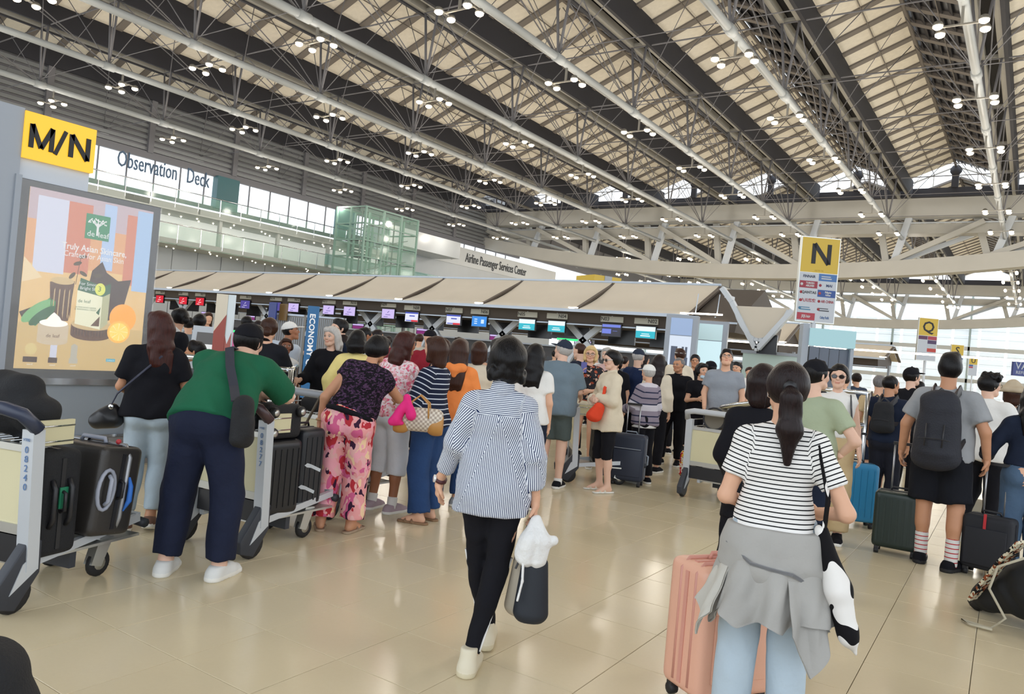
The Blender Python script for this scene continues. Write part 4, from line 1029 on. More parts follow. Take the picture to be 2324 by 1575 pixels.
# ---- N sign and the smaller ones behind
M_yel = bright('sign_yellow', '#f2cd3c', .45); M_w = bright('sign_white', '#dfe6ee', .45); M_K = mat('sign_black', '#101014', .5)
def rowsign(px, py_top, dep, letter, lab, cells, pw=.75, zs=None):
    p = at(px, py_top, dep); z1 = p[2]; r = empty('row_sign', (p[0], p[1], 0), -YAW, lab, 'sign')
    h = pw*.93
    MB().box((-pw/2-.02, 0, z1-h-1.02), (pw/2+.02, .10, z1+.02)).build('case', M_alu, r)
    MB().box((-pw/2, -.01, z1-h), (pw/2, 0, z1)).build('yellow_face', M_yel, r)
    if letter == 'N': strokes(fitted([[(-1, -1), (-1, 1), (1, -1), (1, 1)]], .02, z1-h*.46, .155, .205), .085, M_K, r, -.014)
    else: text(letter, h*.88, M_K, r, (0, -.014, z1-h*.52), bold=.008)
    if letter == 'N': text('ROW N', .05, mat('faint_ink', '#b59a3a', .5), r, (0, -.014, z1-h+.04))
    MB().box((-pw/2, -.01, z1-h-1.0), (pw/2, 0, z1-h-.01)).build('white_face', M_w, r)
    for i, c in enumerate(cells):
        cx = (-pw/4 if i % 2 == 0 else pw/4); cz = z1-h-.09-.163*(i//2)-.0; s, bgc, fg = c[:3]
        if bgc: MB().box((cx-pw/4+.008, -.014, cz-.072), (cx+pw/4-.008, -.01, cz+.072)).build('name_plate', bright('pl'+bgc[1:], bgc, .4), r)
        if s == '=':
            MB().box((cx-.13, -.016, cz+.01), (cx+.06, -.01, cz+.028)).box((cx-.13, -.016, cz-.035), (cx+.08, -.01, cz-.012)).build('name_print', bright('fg'+fg[1:], fg, .3), r)
        elif s:
            n = len(s.split('\n')); o = text(s, .075 if n == 1 else .055, bright('fg'+fg[1:], fg, .3), r, (cx+(c[3] if len(c) > 3 else 0), -.018, cz), sx=min(1.0, 6.2/max(map(len, s.split('\n')))), bold=.002)
        if len(c) > 4: MB().ball((cx-pw/4+.05, -.016, cz), .03, 8, sc=(1, .15, 1)).build('emblem', bright('fg'+c[4][1:], c[4], .3), r)
    MB().tube([(0, .05, 0), (0, .05, z1-h-1.0)], .055, 8).build('post', M_white, r)
    return r
rowsign(1865, 541, 15.6, 'N', 'large yellow N row sign above a white board of airline names', [
    ('FINNAIR', None, '#20305c'), ('=', '#4b86cf', '#ffffff'), ('TURKISH\nAIRLINES', '#b3203c', '#ffffff', .03, '#ffffff'), ('MAI', None, '#2a3f7a', .04, '#c02040'),
    ('QANTAS', None, '#24242a', .02, '#d02030'), ('Philippine\nAirlines', '#2a5ab0', '#ffffff', .03, '#e8543c'), ('\u4e5d\u5143\u822a\u7a7a', None, '#d03040', .02, '#d03040'), ('AIR CHINA', None, '#c02030', .03, '#c02030'),
    ('=', None, '#5aa0c8', 0, '#5aa0c8'), ('=', None, '#55555c', 0, '#c04040'), ('JEJUair', '#cc3346', '#ffffff'), ('Cathay Pacific', None, '#4a78b8')], pw=.76)
rowsign(2109, 723, 31, 'Q', 'mid-distance yellow Q row sign with small red airline plates', [('', '#6a2a5c', '#ffffff'), ('', '#cc3a52', '#ffffff'), ('', None, '#888888'), ('', '#54356a', '#ffffff'), ('', None, '#888888'), ('', '#dfe6ee', '#888888'), ('', None, '#888888'), ('', '#e0402c', '#ffffff')])
rowsign(2174, 783, 47, 'S', 'distant yellow S row sign right of the Q sign', [('', None, '#888888'), ('', '#3b66b0', '#ffffff')])
rowsign(2210, 810, 69, 'U', 'most distant yellow U row sign near the glass wall', [('', '#3b66b0', '#ffffff'), ('', None, '#888888'), ('', '#cc3a52', '#ffffff')])
va = empty('vat_sign', at(2345, 838, 26)*[1, 1, 0], -YAW, 'dark blue VAT sign at the right edge', 'sign'); zz = at(2345, 838, 26)[2]
MB().box((-.68, 0, zz-.27), (.6, .1, zz+.27)).build('face', mat('vat_blue', '#333f7c', .4), va); text('VAT', .34, M_w, va, (-.3, -.005, zz+.06)); text('REFUND', .15, M_w, va, (-.3, -.005, zz-.16)); MB().tube([(0, .05, 0), (0, .05, zz-.2)], .05, 8).build('post', M_white, va)
yb = empty('yellow_box_sign', at(1357, 650, 45)*[1, 1, 0], -YAW+.5, 'far yellow box sign peeking over the canopy', 'sign'); zb_ = at(1357, 650, 45)[2]
MB().box((-.95, -.95, zb_-.4), (.95, .95, zb_+.55)).build('yellow_face', M_yel, yb); MB().box((-.25, -1.0, zb_-.4), (.25, -.9, zb_+.55)).build('grey_joint', M_kgrey, yb); MB().tube([(0, 0, 0), (0, 0, zb_-.3)], .1, 8).build('post', M_kgrey, yb)
# ================================================================== the M/N advert pillar on the left
KX = -7.5
kp = empty('advert_pillar', (KX, 2.9, 0), PI/2, 'large grey advert pillar on the left with a yellow M/N box and a lit skincare poster', 'advert pillar')
# local x = world +Y, local y = world -X (into the pillar)
MB().box((-.55, .0, 0), (1.72, .9, .30)).build('plinth', mat('plinth_grey', '#8d8b8a', .35), kp)
MB().box((-.55, .03, .30), (1.66, .85, .84)).build('base_panel', mat('base_grey', '#8f979f', .4), kp)
MB().box((-.55, -.015, .29), (1.72, .02, .315)).box((-.55, -.01, .80), (1.66, .04, .86)).build('steel_edge', M_chrome, kp)
MB().box((-.55, .02, .84), (.15, .6, 3.25)).box((.10, .06, .84), (.16, .5, 3.24)).build('column', M_kgrey, kp)
MB().box((.15, .04, .84), (1.5, .35, 2.64)).build('poster_case', mat('case_navy', '#23262e', .3), kp)
MB().box((.12, .0, .84), (.17, .3, 2.66)).build('case_edge', M_kgrey, kp)
MB().box((.14, .05, 2.64), (.76, .4, 2.82)).build('neck_panel', mat('neck_pale', '#c3cbd6', .4), kp)
MB().box((.15, .0, 2.82), (.77, .45, 3.23)).build('yellow_box', bright('mn_yellow', '#fdc02a', 1.15), kp)
strokes(fitted([[(-1, -1), (-1, 1), (0, -.9), (1, 1), (1, -1)]], .295, 3.02, .085, .105), .040, M_K, kp, -.008); strokes(fitted([[(-1, -1), (1, 1)]], .455, 3.02, .04, .115), .034, M_K, kp, -.008)
strokes(fitted([[(-1, -1), (-1, 1), (1, -1), (1, 1)]], .625, 3.02, .075, .105), .042, M_K, kp, -.008)
# poster: flat printed sheets behind glass
ps = MB().box((.255, .034, .94), (1.42, .038, 2.58)).build('poster', bright('poster_sand', '#f0c888', .85), kp)
def sheet(poly, m, off, nm='poster_print'):
    n = len(poly); return MB().add([(x, .034-off, z) for x, z in poly], [tuple(range(n))]).build(nm, m, kp)
def disc(cx, cz, rx, rz, n=22, a0=0, a1=2*PI, rot=0):
    o = []
    for i in range(n):
        t = a0+(a1-a0)*i/(n-1 if a1-a0 < 6.2 else n); x, z = rx*math.cos(t), rz*math.sin(t); o.append((cx+x*math.cos(rot)-z*math.sin(rot), cz+x*math.sin(rot)+z*math.cos(rot)))
    return o
def rect(x0, z0, x1, z1): return [(x0, z0), (x1, z0), (x1, z1), (x0, z1)]
E6 = .85
sheet(rect(.255, 1.9, 1.42, 2.58), bright('p_top', '#e8ab78', E6), .001); sheet(rect(.255, 2.3, 1.42, 2.58), bright('p_sky', '#c9b4bb', E6), .002)
sheet(rect(.33, 1.83, .60, 2.52), bright('p_pale', '#d9dcee', E6), .003); sheet(rect(.60, 1.85, .82, 2.52), bright('p_coral', '#d88468', E6), .003); sheet(rect(.93, 1.92, 1.05, 2.56), bright('p_blue', '#b5cdf0', E6), .003); sheet(rect(1.16, 1.8, 1.26, 2.5), MATS['glow_p_coral'], .003); sheet(rect(1.26, 1.75, 1.42, 2.56), bright('p_ice', '#a9c8ec', E6), .003)
sheet([(.255, 1.95), (.42, 1.78), (.255, 1.72)], bright('p_cream', '#f6dcae', E6), .004)
sheet(rect(.255, .94, 1.42, 1.36), bright('p_table', '#dcbc7e', E6), .004)
sheet(rect(.76, 2.20, .99, 2.44), bright('p_green', '#1c8a5c', E6), .006)
tr = MB(); Y = .026
tr.bar((.875, Y, 2.24), (.875, Y, 2.36), .002, .02)
for a in (-.07, -.04, .0, .04, .07): tr.bar((.875, Y, 2.32), (.875+a, Y, 2.39), .002, .008)
rr = random.Random(4)
for i in range(26): t = rr.random()*PI; q = .04+.05*rr.random(); tr.ball((.875+q*1.1*math.cos(t), Y, 2.345+q*.8*math.sin(t)), .007, 6, sc=(1, .1, 1))
tr.build('tree_emblem', bright('white', '#ffffff', .7), kp)
text('de', .075, MATS['glow_white'], kp, (.815, .025, 2.25), depth=.0005); text('leaf', .075, MATS['glow_white'], kp, (.935, .025, 2.25), depth=.0005)
text('Truly Asian Skincare,', .085, MATS['glow_white'], kp, (.87, .024, 2.10), depth=.0005, bold=.001, sx=.85); text('Crafted for Asian Skin', .075, MATS['glow_white'], kp, (.87, .024, 2.03), depth=.0005, sx=.85)
BR = bright('p_bark', '#6d4630', 0.63); BK = bright('p_wood', '#4a2b22', 0.56); CR = bright('p_cut', '#e2c48c', 0.77)
for (x0, z0, x1, z1) in ((.50, 1.38, .70, 1.78),):
    sheet([(x0+.02, z0), (x1-.02, z0+.02), (x1+.01, z1), (x0-.01, z1-.03)], BR, .007); sheet(disc(.60, 1.77, .105, .035), CR, .008)
for k in range(9): sheet([(.51+.022*k, 1.42+.02*(k % 3)), (.517+.022*k, 1.42), (.52+.022*k, 1.70), (.512+.022*k, 1.68)], CR if k % 2 else BK, .009)
sheet([(.255, 1.45), (.45, 1.55), (.5, 1.6), (.5, 1.45), (.3, 1.36)], BK, .0065)
sheet([(.80, 1.5), (.86, 1.9), (.95, 2.0), (1.0, 1.9), (1.12, 1.83), (1.25, 1.86), (1.2, 1.6), (1.1, 1.45), (.95, 1.4)], BK, .0065)
for (a, b, r_) in ((.72, 1.95, .4), (.78, 1.86, -.5), (.68, 1.83, .9), (.76, 2.02, .2), (.92, 1.86, .3)): sheet(disc(a, b, .04, .018, rot=r_), bright('p_leaf', '#5e4a2c', 0.56), .0075)
sheet([(.715, 1.75), (.72, 1.75), (.745, 2.0), (.74, 2.0)], BK, .0075)
sheet(disc(.90, 1.28, .19, .055)+[], BR, .0075); sheet(rect(.71, 1.28, 1.09, 1.38), BR, .0078); sheet(disc(.90, 1.38, .19, .055), CR, .0085)
for k in range(12): sheet(rect(.73+.028*k, 1.27, .74+.028*k, 1.35), BK, .0082)
GB = bright('p_dkgreen', '#1f6a48', 0.70)
sheet([(.74, 1.38), (.98, 1.34), (.98, 1.66), (.74, 1.70)], bright('p_box', '#f2f0cf', 0.91), .0095); sheet([(.98, 1.34), (1.05, 1.40), (1.05, 1.70), (.98, 1.66)], bright('p_boxs', '#cfd0a4', 0.70), .0095)
sheet([(.74, 1.70), (.98, 1.66), (.98, 1.76), (.76, 1.82)], GB, .010); sheet([(.98, 1.66), (1.05, 1.70), (1.05, 1.80), (.98, 1.76)], GB, .0098)
text('For Smooth\nBright Skin', .042, MATS['glow_white'], kp, (.85, .0235, 1.745), depth=.0004)
sheet(disc(.95, 1.73, .05, .06), bright('p_lime', '#dfe35c', 0.98), .011); text('3', .07, GB, kp, (.945, .022, 1.73), depth=.0004)
text('de leaf', .045, GB, kp, (.81, .0235, 1.60), depth=.0004); text('ACTIVE MOISTURIZER\n& WHITENING CREAM', .020, GB, kp, (.83, .0235, 1.53), depth=.0004)
sheet([(.89, 1.37), (.97, 1.47), (.97, 1.37)], BR, .0105); sheet([(.93, 1.50), (.97, 1.56), (.96, 1.48)], GB, .0105)
OR = bright('p_orange', '#f7a43a', 1.12); sheet(disc(1.20, 1.47, .135, .14), OR, .0080); sheet(disc(1.17, 1.33, .115, .11, rot=.4), bright('p_rind', '#fbb64a', 1.12), .0090); sheet(disc(1.17, 1.33, .095, .09), bright('p_flesh', '#ffcf5e', 1.19), .0095)
for k in range(8):
    t = k*PI/4; sheet([(1.17+.01*math.cos(t+1.5), 1.33+.01*math.sin(t+1.5)), (1.17+.088*math.cos(t-.04), 1.33+.084*math.sin(t-.04)), (1.17+.088*math.cos(t+.04), 1.33+.084*math.sin(t+.04))], bright('p_pith', '#ffe9b0', 1.12), .0100)
GL = bright('p_lid', '#4d9a5e', 0.77); sheet([(.30, 1.38), (.30, 1.42), (.50, 1.60), (.56, 1.57), (.56, 1.53), (.40, 1.33)], GL, .0086); sheet(disc(.40, 1.47, .16, .055, rot=.72), bright('p_lid2', '#7cbd7c', 0.84), .0090); sheet(disc(.45, 1.43, .14, .045, rot=.72), bright('p_lid3', '#2f6b44', 0.70), .0093)
sheet(rect(.42, 1.20, .69, 1.36), bright('p_jar', '#d9c6a8', 0.84), .0105); sheet(disc(.555, 1.20, .135, .035), MATS['glow_p_jar'], .0105); sheet(disc(.555, 1.37, .125, .035), bright('p_cream2', '#fbf6ea', 1.12), .0110); sheet([(.47, 1.37), (.64, 1.37), (.60, 1.43), (.55, 1.47), (.52, 1.44)], MATS['glow_p_cream2'], .0112)
text('de leaf', .045, BR, kp, (.555, .0225, 1.25), depth=.0004)
for i, x in enumerate((.38, .575, .76)):
    sheet(rect(x-.06+.02*(i > 0), 1.00, x+.06-.02*(i > 0), 1.05), BK if i < 2 else bright('p_silver', '#cfcab8', 0.70), .0086)
    if i == 0: sheet(disc(x, 1.12, .05, .055), bright('p_gold', '#e6cf8c', 0.84), .0084)
    else: sheet([(x-.03, 1.05), (x+.03, 1.05), (x+.03, 1.17), (x, 1.19), (x-.03, 1.17)], MATS['glow_p_pale'] if i == 1 else MATS['glow_p_silver'], .0084)
    text('award', .02, MATS['glow_white'], kp, (x, .0245, .98), depth=.0003)
sheet(rect(1.07, 1.03, 1.16, 1.06), bright('p_teal', '#35b5cf', 0.84), .0084); text("Lotus's", .026, MATS['glow_white'], kp, (1.115, .0245, 1.045), depth=.0003)
MB().box((.17, -.001, .86), (1.49, .002, 2.63)).build('glass_front', mat('poster_glass', '#ffffff', .03, alpha=.10, spec=.8), kp)
# grey service cabinet at the far left edge
gc = empty('service_cabinet', (-8.5, 3.05, 0), .3, 'pale grey ventilated cabinet at the left edge behind the pillar', 'cabinet')
MB().box((-.75, 0, 0), (-.02, .5, 2.45)).build('housing', mat('cab_grey', '#a9a9a6', .5), gc)
lv = MB()
for k in range(16): lv.box((-.68, -.012, .75+.05*k), (-.1, 0, .775+.05*k))
tag(lv.build('louvre', M_desk, gc), kind='stuff')
# ---- queue area furniture on the left
a, b, c = at(372, 790, 7.0), at(500, 790, 7.0), at(655, 800, 6.9); d = at(672, 800, 8.2)
railing([a, at(424, 790, 6.9), b, at(560, 790, 6.9)], 1.18, 'chrome queue railing between the woman in the black tee and the green-shirt man')
railing([at(622, 800, 7.2), at(664, 800, 7.2), at(676, 795, 8.1)], 1.13, 'chrome queue railing corner right of the green-shirt man')
railing([at(300, 1000, 7.6), at(410, 1000, 7.4), at(420, 1000, 6.7)], .52, 'low chrome kerb rail behind the black-tee woman', 2)
def partition(px, dep, w, z, lab):
    p = at(px, 800, dep); r = empty('partition', (p[0], p[1], 0), .1, lab, 'partition'); MB().box((-w/2, 0, 0), (w/2, .05, z)).build('panel', mat('part_grey', '#87847f', .5), r)
    m = MB()
    for k in range(int(w/.045)): m.box((-w/2+.03+.045*k, -.008, .1), (-w/2+.05+.045*k, 0, z-.05))
    tag(m.build('slat', M_desk, r), kind='stuff'); MB().box((-w/2, -.02, z-.03), (w/2, .07, z)).build('cap_rail', M_klight, r)
partition(646, 12, .68, 1.76, 'tall ribbed grey partition left of the blue banner'); partition(743, 13.5, .60, 1.80, 'ribbed grey partition right of the blue banner')
p = at(702, 800, 11.6); bn = empty('economy_banner', (p[0], p[1], 0), .35, 'bright blue standing banner with vertical white lettering', 'banner')
MB().box((-.09, 0, .5), (.09, .03, 1.90)).build('panel', bright('banner_blue', '#2f93dd', .25), bn); MB().box((-.25, -.1, 0), (.25, .12, .04)).bar((0, .01, 0), (0, .01, .6), .04, .03).build('base', M_desk, bn)
text('ECONOMY CLASS', .13, MATS['glow_white'], bn, (0, -.004, 1.26), (PI/2, PI/2, 0), depth=.001, bold=.003)
for j, (px, c1, c2) in enumerate(((497, '#d9cdb8', '#9c4a40'), (516, '#dfe9ee', '#b06a62'))):
    p = at(px, 760, 7.6); r = empty('info_stand', (p[0], p[1], 0), .75 if j == 0 else .1, ['beige and brick-red standing info board, left of a pair', 'white and pink standing info board, right of a pair'][j], 'info board')
    MB().box((-.055, 0, .3), (.055, .02, 1.80)).build('panel', mat('info%d' % j, c1, .5), r); MB().prism([(-.055, .9), (.055, .9), (.055, 1.6), (-.055, 1.42)] if j == 0 else [(-.055, .9), (.055, .9), (.055, 1.42), (0, 1.3), (-.055, 1.45)], -.004, 0, 'xz').build('red_print', mat('infor%d' % j, c2, .5), r); MB().box((-.12, -.1, 0), (.12, .12, .3)).build('foot', M_desk, r)
    text('economy\nclass', .03, MATS['glow_white'], r, (0, -.006, 1.2), depth=.0005)
for j, (px, py, dep, c) in enumerate(((618, 705, 12, '#2d50c8'), (642, 708, 12, '#b8904f'))):
    z = at(px, py, dep); r = MB().box((-.09, 0, 0), (.09, .02, .26)).build('leaflet_board', bright('lf%d' % j, c, .15)); r.location = (z[0], z[1], z[2]-.13); tag(r, ['blue notice card on top of the ribbed partition', 'tan notice card on top of the ribbed partition'][j], 'notice')
for j, (px, py, dep) in enumerate(((475, 775, 8.2),)):
    p = at(px, py, dep); r = empty('self_check_in_kiosk', (p[0], p[1], 0), .75, 'white self check-in kiosk screen behind the chrome railing', 'kiosk')
    MB().bar((0, .1, 0), (0, .1, .9), .25, .2).build('pedestal', M_white, r); R = Matrix.Rotation(-.25, 3, 'X'); MB().box((-.19, 0, -.22), (.19, .05, .25), R=R, o=(0, 0, 1.22)).build('bezel', M_white, r); MB().box((-.14, -.006, -.15), (.14, 0, .18), R=R, o=(0, 0, 1.22)).build('screen', mat('kscr', '#4a4644', .3, emit=.2), r)
    MB().box((-.11, -.01, 0), (.11, -.006, .05), R=R, o=(0, 0, 1.22)).build('screen_print', bright('white', '#ffffff', .7), r)
# ================================================================== LUGGAGE, TROLLEYS, BAGS
M_rub = mat('rubber_black', '#1c1c1f', .6); M_plb = mat('plastic_black', '#202024', .4); M_bfab = mat('bag_black', '#17181c', .8, bump=.3, bscale=120)
M_post = mat('post_white', '#c9ced4', .35, .3); M_tpan = mat('trolley_cream', '#d3cba6', .5, var=.03, vs=2); M_bump = mat('bumper_slate', '#34373f', .5)
def wheel(par, x, y, r, w, ax='x', name='wheel'):
    m = MB(); m.lathe([(r*.55, -w/2), (r*.9, -w/2), (r, -w*.3), (r, w*.3), (r*.9, w/2), (r*.55, w/2)], n=18, ax=ax); m.build(name, M_rub, par).location = (x, y, r)
    h = MB().lathe([(r*.12, -w*.62), (r*.5, -w*.56), (r*.5, w*.56), (r*.12, w*.62)], n=12, ax=ax).build('hub', M_alu, par); h.location = (x, y, r); return h
def trolley(px, py, head, label, corner=(.31, -.02), num=None, basket=True, hand='#2b3550', wide=.31):
    """px,py: where the rear right wheel touches the floor; head: travel direction (world yaw, 0=+Y)"""
    g = G(px, py)[:2]; c, s = math.cos(head), math.sin(head); o = g-np.array([c*corner[0]-s*corner[1], s*corner[0]+c*corner[1]])
    t = empty('luggage_trolley', (o[0], o[1], 0), head, label, 'trolley', 'airport luggage trolleys'); W = wide
    for q in (-1, 1):
        MB().bar((q*W, .05, .20), (q*W, .02, .90), .075, .065, up=(0, 1, 0)).build('post', M_post, t)
        m = MB(); m.prism([(-.13, .05), (-.02, .015), (.10, .18), (.10, .34), (.03, .36), (-.05, .25), (-.14, .13)], q*W-.03, q*W+.03, 'yz'); m.build('bumper', M_bump, t, bevel=.008)
        MB().prism([(-.06, .10), (.08, .2), (.08, .30), (.0, .24)], q*W-.034, q*W+.034, 'yz').build('side_plate', M_post, t, fix=True)
        wheel(t, q*W, -.02, .095, .04, name='rear_wheel')
        MB().bar((q*.25, .05, .20), (q*.20, .86, .30), .035, .045).build('deck_rail', M_post, t)
    MB().tube([(-W-.03, .02, .90), (-W-.01, -.06, .98), (-W+.08, -.08, 1.0), (W-.08, -.08, 1.0), (W+.01, -.06, .98), (W+.03, .02, .90)], .034, 10).build('handle_bar', mat('handle_'+hand[1:], hand, .35), t)
    MB().box((-W+.03, .03, .42), (W-.03, .05, .78)).build('back_panel', M_tpan, t); MB().box((-W+.03, .02, .37), (W-.03, .055, .42)).build('panel_trim', M_alu, t); MB().box((-W+.03, .02, .78), (W-.03, .055, .815)).build('panel_trim', M_alu, t)
    MB().box((-W+.03, .03, .22), (W-.03, .05, .36)).build('lower_panel', M_plb, t)
    MB().box((-.24, .06, .20), (.24, .84, .215)).build('deck', M_alu, t)
    f = MB(); f.bar((-.20, .86, .30), (.20, .86, .30), .04, .05); f.build('front_rail', M_post, t)
    MB().tube([(-.22, .9, .26), (0, .95, .26), (.22, .9, .26)], .03, 8).build('front_bumper', M_bump, t)
    for q in (-1, 1):
        wheel(t, q*.17, .62, .075, .035, name='front_wheel'); MB().prism([(.55, .08), (.62, .06), (.69, .22), (.60, .24)], q*.17-.03, q*.17+.03, 'yz').build('castor_fork', M_alu, t, fix=True)
    MB().box((-.2, .40, .10), (.2, .44, .20)).build('cross_bar', M_bump, t)
    if basket:
        b = MB()
        for z in (.82, .90): b.tube([(-W+.04, .05, z), (-W+.05, .30, z), (W-.05, .30, z), (W-.04, .05, z)], .005, 5)
        for k in range(9): x = -W+.06+k*(2*W-.12)/8; b.tube([(x, .05, .82), (x, .30, .82), (x, .30, .92)], .004, 4)
        b.build('basket', M_chrome, t)
        MB().box((W-.07, .05, .80), (W-.05, .30, .93)).build('basket_panel', M_tpan, t)
    if num:
        for i, ch in enumerate(num): text(ch, .048, mat('num_blue', '#5a7cab', .5), t, (W-.0, -.008+.03*0+.012-.0, .80-.046*i), depth=.0008).location = (W, .05-.03*(.60-.046*i)/.7-.036, .80-.046*i)
        text('VTBS', .020, MATS['num_blue'], t, (W, -.016, .85), depth=.0008)
    return t
def tw(t, x, y, z=0):
    c, s = math.cos(t.rotation_euler.z), math.sin(t.rotation_euler.z); return (t.location.x+c*x-s*y, t.location.y+s*x+c*y, z)
def hard_case(name, loc, rz, label, w, d, h, m, ribs=6, tel=0, tilt=0, mf=None, group=None, stand=True, ch='#b9b9bb'):
    """w across (x), d thickness (y), h height; shell with ribs, zip band, castors and handles"""
    r = empty(name, loc, rz, label, 'suitcase', group); r.rotation_euler = (tilt, 0, rz); z0 = .06 if stand else 0
    rbox('shell', (-w/2, -d/2, z0), (w/2, d/2, h), m, r, min(.05, d*.22), 4)
    for k in range(ribs):
        x = -w/2+w*(k+.75)/(ribs+.5)
        for y in (-d/2, d/2): MB().box((x-.008, y-.004, z0+.06), (x+.008, y+.004, h-.06)).build('rib', m, r)
    z = MB(); e = .004
    for zz in (0, ): z.box((-w/2-e, -.012, z0+.04), (-w/2+.002, .012, h-.04)).box((w/2-.002, -.012, z0+.04), (w/2+e, .012, h-.04)).box((-w/2+.04, -.012, h-.002), (w/2-.04, .012, h+e))
    z.build('zip_band', mf or M_plb, r)
    hd = MB().tube([(-.07, .03, h), (-.06, .03, h+.028), (.06, .03, h+.028), (.07, .03, h)], .009, 6); hd.build('top_handle', mf or M_plb, r)
    sd = MB().tube([(w/2, 0, h*.42), (w/2+.03, 0, h*.44), (w/2+.03, 0, h*.60), (w/2, 0, h*.62)], .010, 6); sd.build('side_handle', mf or M_plb, r)
    if stand:
        for x in (-1, 1):
            for y in (-1, 1):
                k = MB(); X, Y = x*(w/2-.045), y*(d/2-.04); k.box((X-.018, Y-.018, .045), (X+.018, Y+.018, z0+.02)); k.build('castor_fork', M_plb, r)
                v = MB().lathe([(.010, -.020), (.026, -.018), (.026, .018), (.010, .020)], n=12, ax='x').build('castor', M_rub, r); v.location = (X, Y, .027)
    if tel:
        t = MB(); 
        for x in (-.075, .075): t.tube([(x, d/2-.05, h-.02), (x, d/2-.05, h+tel)], .008, 6)
        t.build('telescopic_tube', mat('tel_grey', ch, .3, .7), r); MB().bar((-.09, d/2-.05, h+tel), (.09, d/2-.05, h+tel), .03, .025).build('grip', M_plb, r)
    return r
def backpack(P, label, m, w=.30, h=.46, d=.17, zc=None, m2=None, cat='backpack', loose=0, roll=False):
    """worn backpack in the wearer's frame"""
    J = P.J; r = P.root_at('backpack', label, cat); k = P.k; g = P.g
    top = J['neck']+P.Rl@V3(0, -.10*g-.0, -.06); ez = P.Rl@V3(0, 0, 1); ex = P.Rl@V3(1, 0, 0); b = P.Rl@V3(0, -1, 0)
    c0 = top+b*(.045+d/2-.03)-ez*.04; c1 = c0-ez*(h-.12)
    T = [pr(c0, c1, d*.42, d*.52, .05, w=ex, s=w/(d*1.0)), pr(c0-ez*.0+b*.0, c0-ez*.05, d*.40, d*.42, .03, w=ex, s=w/d*.9), pr(c0*.25+c1*.75+b*d*.33, c0*.1+c1*.9+b*d*.33, d*.26, d*.30, .02, w=ex, s=w/d*1.15)]
    V, Q = nets(T, .0085 if P.dist < 8 else .013, infl=0, noise=.004, seed=4); qmesh('sack', V*k, Q, m, r)
    m2 = m2 or M_plb
    P.strap([c0+b*(-d*.2)+ez*.05+ex*.05, c0+ez*.10, c0+b*(-d*.2)+ez*.05-ex*.05], .02, .008, m2, r, 'grab_loop')
    for q in (-1, 1):
        s0 = J['sh'+('L' if q < 0 else 'R')]; n0 = J['neck']*.45+s0*.55
        P.strap([c0+ex*q*w*.22, n0+b*.05+ez*.035, n0+ez*.064, n0-b*.075+ez*.02, J['chest']-b*.135*g+ex*q*.11-ez*.02, J['chest']-b*.09+ex*q*.16*g-ez*.14, c1+ex*q*w*.42+ez*.06], .05, .014, m2, r)
    z = MB()
    pts = [(c0*.3+c1*.7+b*(d*.33+d*.30)+ex*x+ez*(.02-.8*x*x))*k for x in np.linspace(-w*.33, w*.33, 9)]
    z.tube(pts, .004*k, 5); z.build('zip', m2, r)
    if roll: 
        zz = MB(); [zz.tube([(c0*.6+c1*.4+b*(d*.50)+ex*x)*k, (c0*.2+c1*.8+b*(d*.66)+ex*x)*k], .006*k, 5) for x in (-.06, .06)]; zz.build('lash_strap', m2, r)
    return r
def sdf_thing(name, label, cat, prims, m, vox=.008, noise=0, infl=0, seed=1, cuts=(), loc=(0, 0, 0), rz=0, part='body', group=None):
    r = empty(name, loc, rz, label, cat, group); shape(part, prims, vox, m, r, infl, cuts, noise, seed); return r
# ================================================================== special fabrics
PINP = .0095
def walker_shirt():
    m, nt, b = nodes('pinstripe_shirt', .8); x = NX(nt); s = x.sep(x.attr('suv').outputs['Vector']); X, Z = s[0], s[2]
    yoke = x.m('GREATER_THAN', Z, x.m('SUBTRACT', 1.375, x.m('MULTIPLY', x.m('ABSOLUTE', X), .10)))
    hw = x.m('MULTIPLY', x.m('SUBTRACT', 1.36, Z), .38); side = x.m('GREATER_THAN', x.m('ABSOLUTE', x.m('SUBTRACT', X, .012)), hw)
    back = x.m('LESS_THAN', s[1], .02)
    dg = x.m('ADD', x.m('MULTIPLY', x.m('ABSOLUTE', X), .93), x.m('MULTIPLY', Z, -.30))
    u = x.m('ADD', x.m('MULTIPLY', x.m('SUBTRACT', 1.0, side), X), x.m('MULTIPLY', side, dg))
    u = x.m('ADD', x.m('MULTIPLY', yoke, Z), x.m('MULTIPLY', x.m('SUBTRACT', 1.0, yoke), u))
    f = x.m('FRACT', x.m('DIVIDE', x.m('ADD', u, 5.0), PINP)); st = x.m('LESS_THAN', f, .40)
    c = x.mix(st, rgb('#dde1e8'), rgb('#27345a'))
    nt.links.new(c, b.inputs['Base Color']); b.inputs['Specular IOR Level'].default_value = .2
    e1 = x.m('COMPARE', x.m('ABSOLUTE', x.m('SUBTRACT', X, .012)), hw, .003); bp = nt.nodes.new('ShaderNodeBump'); bp.inputs['Strength'].default_value = .8; bp.inputs['Distance'].default_value = .01
    nt.links.new(x.m('ADD', side, x.m('MULTIPLY', yoke, .5)), bp.inputs['Height']); nt.links.new(bp.outputs[0], b.inputs['Normal']); return m
